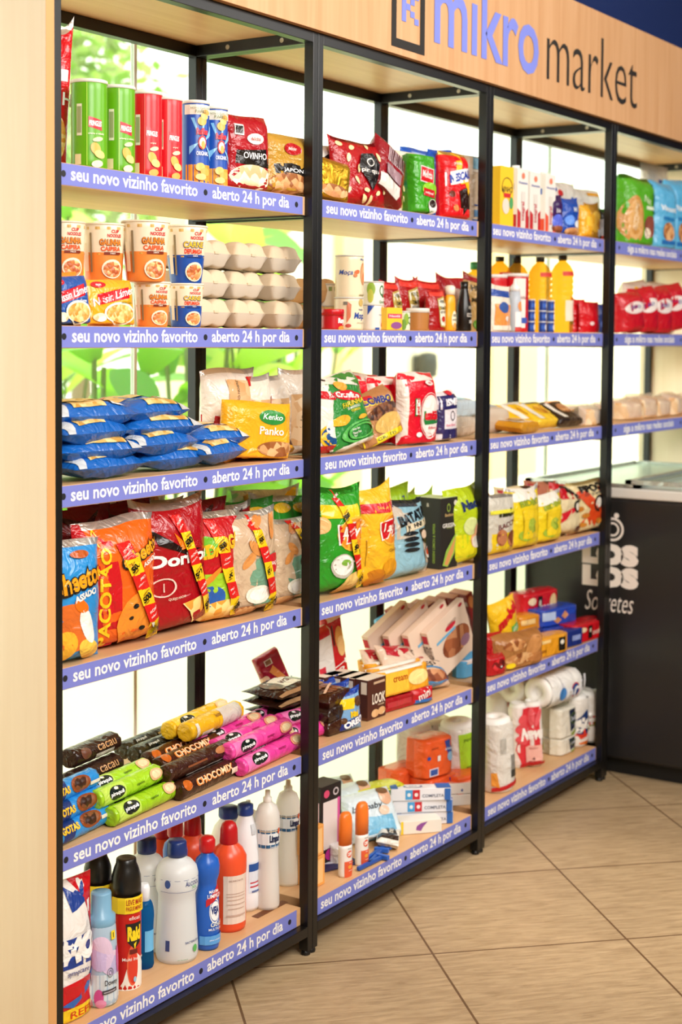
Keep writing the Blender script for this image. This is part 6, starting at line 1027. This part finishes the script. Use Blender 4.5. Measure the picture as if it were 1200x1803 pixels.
for cx_, lbx in ((0, 'left'), (1, 'middle'), (2, 'right')):
    for q in range(3):
        p_ = [(2.1328, 0.0800), (2.1712, 0.0600), (2.2696, 0.0800)][cx_]
        can('tuna_tin', 'flat blue fish tin, %s in the %s stack of three' % (['lowest', 'middle', 'top'][q], lbx), 'tin', 2, p_, 0.0116, .031, '1c3c8c', [('r', 0, .5, 1.4, .4, '2a5ab8'), ('e', 0, .5, .2, .3, 'd0d8e8')], 8*q, .0335*q, 's', 'c8ccd4', .004, group='flat blue fish tins')
for i, (lb, p_) in enumerate(zip(['red sachet leaning, left of two beside the oil', 'red sachet, right of two, a little wider', 'blue packet beside the fourth post on the second shelf'], [(2.5228, 0.1000), (2.5420, 0.0700), (2.6796, 0.0900)])):
    bag('sauce_sachet', lb, 'sauce sachet', 2, p_, (.085, .12, .07)[i], [0.1094, 0.1021, 0.0977][i], .04, 'c8101c' if i < 2 else '2a3f84', [('e', -.1, .3, .1, .06, 'f0d8d8')] if i < 2 else [('e', 0, .3, .3, .2, '6a8ae8')], rz=-8, style='stand', seed=110+i)
# ---- third shelf
bag('flour_bag', 'grey beige paper bag lying beside the third post, third unit', 'flour bag', 3, (1.9464, 0.1000), .16, .13, .075, 'c9b8a4', [('r', 0, .5, .6, .5, 'a8b0b4')], rz=-4, rx=-76, dz=0, style='block', k='p')
for i, (lb, p_) in enumerate(zip(['yellow and white snack bag lying flat, furthest left of the yellow ones', 'yellow and dark snack bag lying flat, second of the yellow ones', 'dark and orange snack bag lying flat at the right of the yellow ones', 'gold snack bag lying low at the shelf edge'], [(2.1883, 0.1400), (2.2685, 0.1200), (2.3943, 0.1000), (2.0176, 0.0600)])):
    bag('snack_bag', lb, 'snack bag', 3, (p_[0], p_[1]-.04), (.16, .16, .17, .14)[i], .12, .035, ('e8b81c', 'e8c030', '2a1c14', 'c88a1c')[i], [('p', [(-.3, .1), (-.1, .1), (-.3, .9), (-.45, .9)], 'f0ece0'), ('e', .15, .5, .25, .2, '~gold' if i != 2 else '~nuts'), ('r', .1, .85, .8, .14, ('d8d0c0', '2a2c3c', 'e88a20', 'f0e0a0')[i])], rz=-10+4*i, rx=-58 if i < 3 else -85, dz=0, style='block', seed=120+i)
def loaf(label, lv, pos, w, h, d, rz, seed, g):
    t = empty('bread_loaf', (pos[0], pos[1], LV[lv]), (0, 0, rz)); tag(t, label, 'bread', g)
    b = B(); pouch_mesh(b, w, h*.9, d, food('~bread'), 'block', seed, k='p'); b.build('loaf', t, (0, 0, 0))
    b = B(); pouch_mesh(b, w*1.12, h, d*1.12, M('f6efe4', 't'), 'pillow', seed+1, k='t'); b.build('clear_bag', t)
for i, (lb, p_) in enumerate(zip(['bread roll in clear wrap, left, third unit', 'bread roll in clear wrap, middle, third unit', 'bread roll in clear wrap beside the fourth post'], [(2.5780, 0.1300), (2.5495, 0.0800), (2.7776, 0.1400)])):
    loaf(lb, 3, p_, .13, 0.0667, .09, -10+14*i, 130+i, 'bread rolls in clear wrap')
# ---- fourth shelf
dg = [('e', -.1, .24, .2, .1, 'a0b838'), ('t', 'BIDBO', .05, .78, .1, '8aa02c', {'w': .6, 'b': .03, 'r': 6}), ('r', .05, .42, .52, .5, 'd8b81c'), ('r', .05, .42, .5, .48, 'e8c824'), ('e', .05, .4, .14, .12, 'a8b83c'), ('p', [(-.02, .5), (.1, .54), (.16, .3), (.04, .26)], '7a9a2c')]
bag('cracker_bag', 'clear and yellow snack bag beside the third post, fourth shelf', 'snack bag', 4, (1.8939, 0.0600), 0.1705, 0.1756, .06, 'c8c2b4', [('r', 0, .18, 1, .36, 'e0c020'), ('t', 'nado', .1, .7, .14, '2a2a14', {'w': .6, 'b': .06}), ('t', 'BACON', .1, .5, .09, '6a1c28', {'w': .6, 'r': 10}), ('e', -.1, .28, .16, .14, '~meat'), ('e', .24, .25, .16, .14, '~meat'), ('r', 0, .72, .8, .06, 'e0d840')], rz=-6, top='b8b4ac', seed=140)
bag('cracker_bag', 'white and yellow snack bag with a pale figure panel, left one', 'snack bag', 4, (2.0471, 0.0600), 0.1918, 0.1813, .075, 'e4c81e', [('p', [(-.5, .78), (.5, .84), (.5, 1), (-.5, 1)], 'ece6da'), ('p', [(-.5, .7), (-.3, .86), (-.5, .9)], 'ece6da')]+dg, rz=-6, seed=141, top='ece6da', group='white and yellow snack bags')
bag('cracker_bag', 'white and yellow snack bag with a pale figure panel, right one', 'snack bag', 4, (2.2091, 0.0600), 0.1873, 0.1508, .075, 'e4c81e', [('p', [(-.5, .78), (.5, .84), (.5, 1), (-.5, 1)], 'ece6da')]+dg, rz=-6, seed=142, top='ece6da', group='white and yellow snack bags')
bag('popcorn_snack', 'red and cream snack bag with a bottle shaped badge', 'snack bag', 4, (2.3830, 0.0750), 0.2060, 0.1576, .075, 'd9c8a0', [('p', [(-.5, 1), (.5, 1), (.3, .75), (-.3, .7), (-.5, .8)], 'b8141e'), ('p', [(-.5, .35), (.0, .55), (.1, .5), (-.5, .1)], 'c81c2c'), ('t', 'PIPO', .0, .84, .12, '1a1410', {'w': .6, 'b': .05, 'r': -20}), ('e', .12, .58, .1, .13, '1a1814', {'r': 20}), ('e', .12, .58, .06, .08, 'e8e0d0', {'r': 20}), ('p', [(.3, .4), (.5, .5), (.5, .2)], 'c81c4c'), ('e', .25, .12, .2, .08, '5a3424')], rz=-6, ry=4, seed=143)
bag('popcorn_snack', 'cream snack bag with a big orange X at the end of the fourth shelf', 'snack bag', 4, (2.5179, 0.0600), 0.2539, 0.1653, .08, 'dcc896', [('p', [(-.5, .9), (-.3, .98), (.5, .1), (.4, .0), (.3, .0)], 'cf4418'), ('p', [(.5, .98), (.3, .98), (-.5, .0), (-.1, .0), (.5, .7)], 'cf4418'), ('e', .1, .55, .13, .17, '14120f'), ('e', .1, .57, .08, .1, 'e6dcd0'), ('t', 'PIPOCA', .05, .86, .13, '1a1410', {'w': .7, 'b': .06}), ('t', 'DO JOHNNY', .05, .75, .07, '3a3a40', {'w': .55}), ('e', -.34, .5, .07, .05, 'b87428'), ('e', -.24, .36, .07, .05, 'b87428'), ('e', -.3, .18, .07, .05, 'b87428'), ('e', .1, .2, .07, .06, 'b87428')], rz=-4, ry=-2, top='c8b070', seed=144)
for i, (lb, p_, h_) in enumerate(zip(['cream and red topped snack bag lying behind, left, fourth shelf', 'cream and red topped snack bag lying behind, middle, fourth shelf', 'dark red snack bag behind the X bag'], [(2.2581, 0.1900), (2.4653, 0.2000), (2.5782, 0.1700)], [0.1642, 0.1624, 0.1401])):
    bag('popcorn_snack', lb, 'snack bag', 4, p_, .2, h_, .06, ('d8c8a0', 'b87058', '8a2018')[i], [('r', -.3, .93, .3, .08, 'a81c28'), ('p', [(.1, 1), (.4, 1), (.3, .8)], '3a1a10')], rz=-14+8*i, seed=150+i)
# ---- fifth shelf
bag('bun_bag', 'yellow bag with big red lettering tilted at the left, third unit', 'cake bag', 5, (2.0849, 0.1200), .15, 0.1736, .06, 'f0c020', [('t', 'mabel', .0, .74, .2, 'c81420', {'w': .86, 'b': .08, 'r': 22, 's': .2}), ('r', .2, .45, .4, .14, '5ab04a'), ('t', 'coco', .2, .45, .07, 'f0f4e0')], rz=-6, ry=-14, style='pillow', seed=160)
bag('bun_bag', 'clear bag of brown buns in front of the yellow bag', 'bun bag', 5, (2.0163, 0.0600), 0.2386, 0.1027, .09, 'a8703c', [('e', -.2, .7, .22, .16, '~nuts'), ('e', .2, .6, .2, .26, 'c88a50', {'r': 20}), ('e', -.1, .3, .3, .16, '~nuts'), ('e', .25, .25, .2, .14, 'b87844'), ('e', -.3, .14, .08, .08, 'f0d020')], rz=-10, style='block', k='f', seed=161)
for i, (lb, p_) in enumerate(zip(['red and black sweets bag beside the third post, upper', 'red and black sweets bag beside the third post, lower'], [(1.9249, 0.0900), (1.8656, 0.0550)])):
    bag('sweets_bag', lb, 'sweets bag', 5, p_, .09, (.11, .06)[i], .05, 'b0121c', [('e', 0, .5, .36, .3, '~candy'), ('e', .1, .4, .12, .1, '1a1414'), ('e', .1, .42, .05, .05, 'e8e0dc')], rz=-10, style='block', seed=164+i)
OP = [('r', .3, .5, .14, .7, '14110e'), ('e', .3, .6, .04, .12, 'e8e0d0'), ('r', -.2, .8, .5, .16, 'f2d08c'), ('t', 'maizena', -.15, .35, .2, '8a4a10')]
bag('cracker_pack', 'orange cracker pack lying at the shelf edge with a black badge', 'cracker pack', 5, (2.1890, 0.0600), 0.2613, 0.0601, .07, 'e29a22', OP, rz=-8, style='brick', seed=166)
bag('cracker_pack', 'orange cracker pack behind the first, standing higher', 'cracker pack', 5, (2.3110, 0.1700), .14, 0.1022, .07, 'd88c1c', OP, rz=-8, style='brick', seed=167)
bag('wafer_pack', 'royal blue wafer pack with brown diamonds, lower one', 'wafer pack', 5, (2.4322, 0.1200), .2, .055, .09, '1c3a9c', [('p', [(-.4, .3), (-.3, .1), (-.2, .3), (-.3, .5)], 'c88a5a'), ('p', [(-.2, .5), (-.1, .3), (.0, .5), (-.1, .8)], 'd89a6a'), ('r', .2, .8, .5, .3, 'c8d8f0')], rz=-8, style='brick', seed=168)
bag('wafer_pack', 'royal blue and silver wafer pack with brown diamonds, upper one', 'wafer pack', 5, (2.4394, 0.1400), .2, .055, .09, '2446b0', [('p', [(-.2, .3), (-.1, .1), (.0, .3), (-.1, .5)], 'c88a5a'), ('p', [(.0, .5), (.1, .3), (.2, .5), (.1, .8)], 'd89a6a'), ('r', -.3, .6, .3, .5, 'b8ccec')], rz=-12, dz=.056, style='brick', seed=169)
bag('wafer_pack', 'dark blue wafer pack at the shelf edge between orange and red packs', 'wafer pack', 5, (2.3774, 0.0500), .12, .055, .05, '1a2c78', [('r', .1, .5, .4, .3, '8a9ad0')], rz=-8, style='brick', seed=170)
RP = [('r', -.1, .5, .12, .7, '14110e'), ('e', -.1, .6, .03, .12, 'd8c8b0'), ('e', .28, .5, .1, .36, 'e8c890'), ('t', 'coco', .08, .4, .2, 'f4dcd0'), ('e', -.32, .7, .1, .14, 'f0d8b0')]
bag('cracker_pack', 'red cracker pack with cream spots at the right end of the shelf', 'cracker pack', 5, (2.5186, 0.0600), 0.2183, 0.0594, .08, 'c4121e', RP, rz=-4, style='brick', seed=171)
bag('cracker_pack', 'red cracker pack with cream spots on top at the rear', 'cracker pack', 5, (2.4334, 0.2000), .2, .09, .08, 'c81826', RP, rz=-8, dz=0.0688, style='brick', seed=172)
bag('cracker_pack', 'red cracker pack under the topmost one at the rear', 'cracker pack', 5, (2.4420, 0.2000), .2, 0.0688-.002, .09, 'b81420', RP, rz=-6, style='brick', seed=173)
# ---- lowest shelf: paper
rolls('paper_towel_pack', 'grey white roll pack with barcode and red stripe beside the third post', 6, (1.9361, 0.0750), .05, 0.2264, 1, 'dfdad2', [('r', -.2, .65, .2, .2, 'b8b4ac'), ('r', .2, .4, .2, .2, '8a8680'), ('r', .2, .25, .25, .1, '3a3834'), ('r', 0, .1, 1.0, .06, 'c41420', {'r': 8}), ('p', [(-.5, .12), (-.35, .1), (-.4, .3), (-.5, .3)], 'e89a3c')], rz=-14, ry=-4, rows=1)
rn = 0.0235
rolls('toilet_roll_pack', 'pink red toilet roll pack with flower print and white script lettering', 6, (2.2066, 0.1100), rn*1.1, 0.2103, 2, 'eee2de', [('p', [(-.2, .92), (.5, .92), (.5, .08), (-.3, .08), (-.45, .3)], 'd8303c'), ('e', -.25, .62, .2, .08, 'e25058', {'r': 20}), ('e', -.2, .75, .16, .08, 'e25058', {'r': -40}), ('e', .1, .78, .08, .14, 'e8606a'), ('e', .3, .76, .08, .14, 'e8606a', {'r': -20}), ('e', -.25, .45, .2, .07, 'e25058', {'r': -15}), ('t', 'Neve', .08, .53, .2, 'f8f0ec', {'w': .78, 's': .25, 'b': .06}), ('r', .12, .22, .56, .24, 'eeb4a8'), ('t', 'neutro', .12, .3, .03, 'a83a3c'), ('t', '4', .12, .14, .05, '6a2a2c'), ('r', .1, .06, .9, .05, 'c01420'), ('e', .46, .3, .06, .07, '8a8a40')], rz=-36, ry=-3, rows=1)
dr = [('p', [(-.0, .9), (.5, .95), (.5, .35), (.1, .15)], '26304a'), ('e', .26, .6, .2, .2, '4a5a2c', {'i': .7}), ('t', 'Duetto', .26, .62, .16, 'd8dce0', {'w': .34, 'r': 12}), ('p', [(.1, .1), (.5, .3), (.5, .2), (.2, .02)], '8a9a3c')]
bag('napkin_pack', 'cream white napkin pack with dark blue corner, upper one', 'napkin pack', 6, (2.4291, 0.1000), .11, 0.0988, .08, 'e9e2d2', dr, rz=-6, dz=0.0546, style='brick', seed=180, group='napkin packs')
bag('napkin_pack', 'cream white napkin pack with dark blue corner, lower one', 'napkin pack', 6, (2.4291, 0.1000), .11, 0.0526, .08, 'e9e2d2', dr, rz=-4, style='brick', seed=181, group='napkin packs')
so = [('p', [(-.5, .15), (-.3, .5), (.1, .62), (.5, .72), (.5, .5), (.1, .4), (-.2, .2)], 'd83a24'), ('p', [(-.5, .5), (-.2, .72), (.5, .85), (.5, .4), (.0, .25), (-.4, .28)], '22386c'), ('p', [(-.5, .1), (-.1, .14), (.3, .3), (.5, .42), (.5, .3), (.0, .05)], 'e8782c'), ('t', 'Social', .0, .55, .26, 'f2ece4', {'w': .95, 's': .25, 'b': .07, 'r': 16}), ('t', 'HD', .12, .38, .14, '8a8a30', {'r': 12})]
rs = 0.0271*.62
rolls('paper_towel_pack', 'paper towel pack with blue orange print and white script at the right end', 6, (2.5655, 0.0850), .047, 0.1745, 2, 'eae4dc', so, rz=-14, rows=1)
rolls('toilet_roll_pack', 'roll pack lying on its side on top, its round ends facing right', 6, (2.2349, .14), .05, .22, 1, 'f0eeea', [('e', .1, .72, .24, .12, 'c8242c'), ('e', .1, .72, .2, .1, '24508c'), ('t', 'Social', .1, .72, .3, 'f0f0f4', {'r': 90}), ('e', .1, .35, .2, .1, '4a8ad0')], ry=90, rz=-4, dz=0.2331, rows=2)
rolls('toilet_roll_pack', 'plain white roll pack standing at the rear in the middle of the third unit', 6, (2.6606, 0.2500), .05, 0.1130, 2, 'f2f0ec', [('r', 0, .7, .3, .1, 'c8dcf0')], rz=-4, rows=1)
rolls('toilet_roll_pack', 'white roll pack with a blue and orange oval, rear left, third unit', 6, (2.3152, 0.2600), .05, 0.2142, 2, 'f2f0ec', [('e', .0, .8, .24, .12, 'e8785a'), ('e', .0, .8, .2, .1, '3a78c8')], rz=-4, rows=1)

# ================================================================ UNIT 4
bag('bread_bag', 'green bread bag with brown oval panel at the left of the right top shelf', 'bread bag', 1, (2.9522, 0.0900), .2, 0.2439, .1, '54a820', [('e', -.28, .35, .26, .34, 'c8904c'), ('e', -.28, .35, .2, .28, 'd8a868'), ('t', 'WISCONSIN', -.28, .36, .1, 'ecd8b8', {'w': .5, 'r': 84}), ('t', 'Nat', .1, .66, .1, 'd8ecc0', {'w': .24, 'r': -10}), ('e', .2, .28, .2, .16, '8a4a3a'), ('e', .1, .18, .12, .08, 'f0e0c8'), ('r', .2, .55, .3, .05, 'e0ecd0'), ('p', [(.3, .9), (.5, .9), (.5, .4), (.36, .5)], '2a7a3c')], rz=-8, style='block', top='3f8a1c', seed=190)
for i, (lb, p_, h_) in enumerate(zip(['sky blue bread bag, left of two', 'sky blue bread bag, right of two'], [(3.1978, 0.0900), (3.3711, 0.1000)], [0.2425, 0.2690])):
    bag('bread_bag', lb, 'bread bag', 1, p_, .15, h_, .09, '5aaedc', [('t', 'Visconti', .0, .6, .08, 'e8f2f8', {'w': .7, 'b': .04}), ('e', .0, .26, .26, .14, '~nuts'), ('r', 0, .1, .6, .06, '2a6ab0'), ('r', 0, .45, .5, .05, '2a7ab8')], rz=-10, style='block', group='sky blue bread bags', seed=191+i)
bag('bread_bag', 'yellow and red bread bag cut by the right edge of the photo, top shelf', 'bread bag', 1, (3.4487, 0.0800), .12, 0.2259, .08, 'e8b020', [('e', -.2, .7, .2, .1, 'c82020'), ('r', 0, .4, .8, .1, 'f0e8d8')], rz=-10, style='block', seed=194)
bag('bread_bag', 'clear crumpled bag top rising behind the green bread bag', 'bread bag', 1, (3.4172, 0.2000), .18, 0.3376, .06, 'e6dfd8', [('r', .1, .8, .3, .05, '5a7ab8')], rz=-14, style='pillow', k='t', seed=195)
RW = [('r', 0, .2, 1, .4, 'c01424'), ('e', .0, .6, .4, .16, 'f0e4e0'), ('p', [(-.3, .95), (-.1, .95), (.1, .6), (-.2, .5)], 'c81c2c'), ('t', 'pao', 0, .6, .12, '2a4494', {'w': .4})]
WB = [(2.9487, 0.1000), (3.0745, 0.1000), (3.2108, 0.1000), (3.3529, 0.1000), (3.2530, 0.2000), (3.4914, 0.2000)]
WH = [0.1356, 0.1594, 0.1671, 0.1757, 0.1911, 0.1991]
for i, (p_, h_) in enumerate(zip(WB, WH)):
    bag('cake_bag', 'red and white cake bag on the right unit, ' + ['first in front from the left', 'second in front from the left', 'third in front from the left', 'fourth in front, near the photo edge', 'at the rear with yellow dots', 'at the rear right'][i], 'cake bag', 2, p_, .15, h_, .08, 'dfd2c8' if i > 3 else 'c41828', (RW if i < 4 else [('e', -.2, .8, .12, .1, 'f0c020'), ('e', .1, .85, .06, .05, 'c82838'), ('e', .3, .7, .06, .05, '2a3a7a')]), rz=-10-5*(i % 2), ry=-8+4*(i % 3), style='block', group='red and white cake bags', seed=200+i)
for i, p_ in enumerate([(2.9592, 0.1200), (3.0953, 0.1200), (3.2374, 0.1200), (3.3740, 0.1200), (3.5283, 0.1200)]):
    loaf('loaf in a clear bag on the right unit, ' + ['leftmost', 'second from the left', 'middle one', 'fourth from the left', 'rightmost'][i], 3, p_, .15, 0.0760+.012*(i % 2), .11, -20+9*i, 210+2*i, 'loaves in clear bags on the right unit')
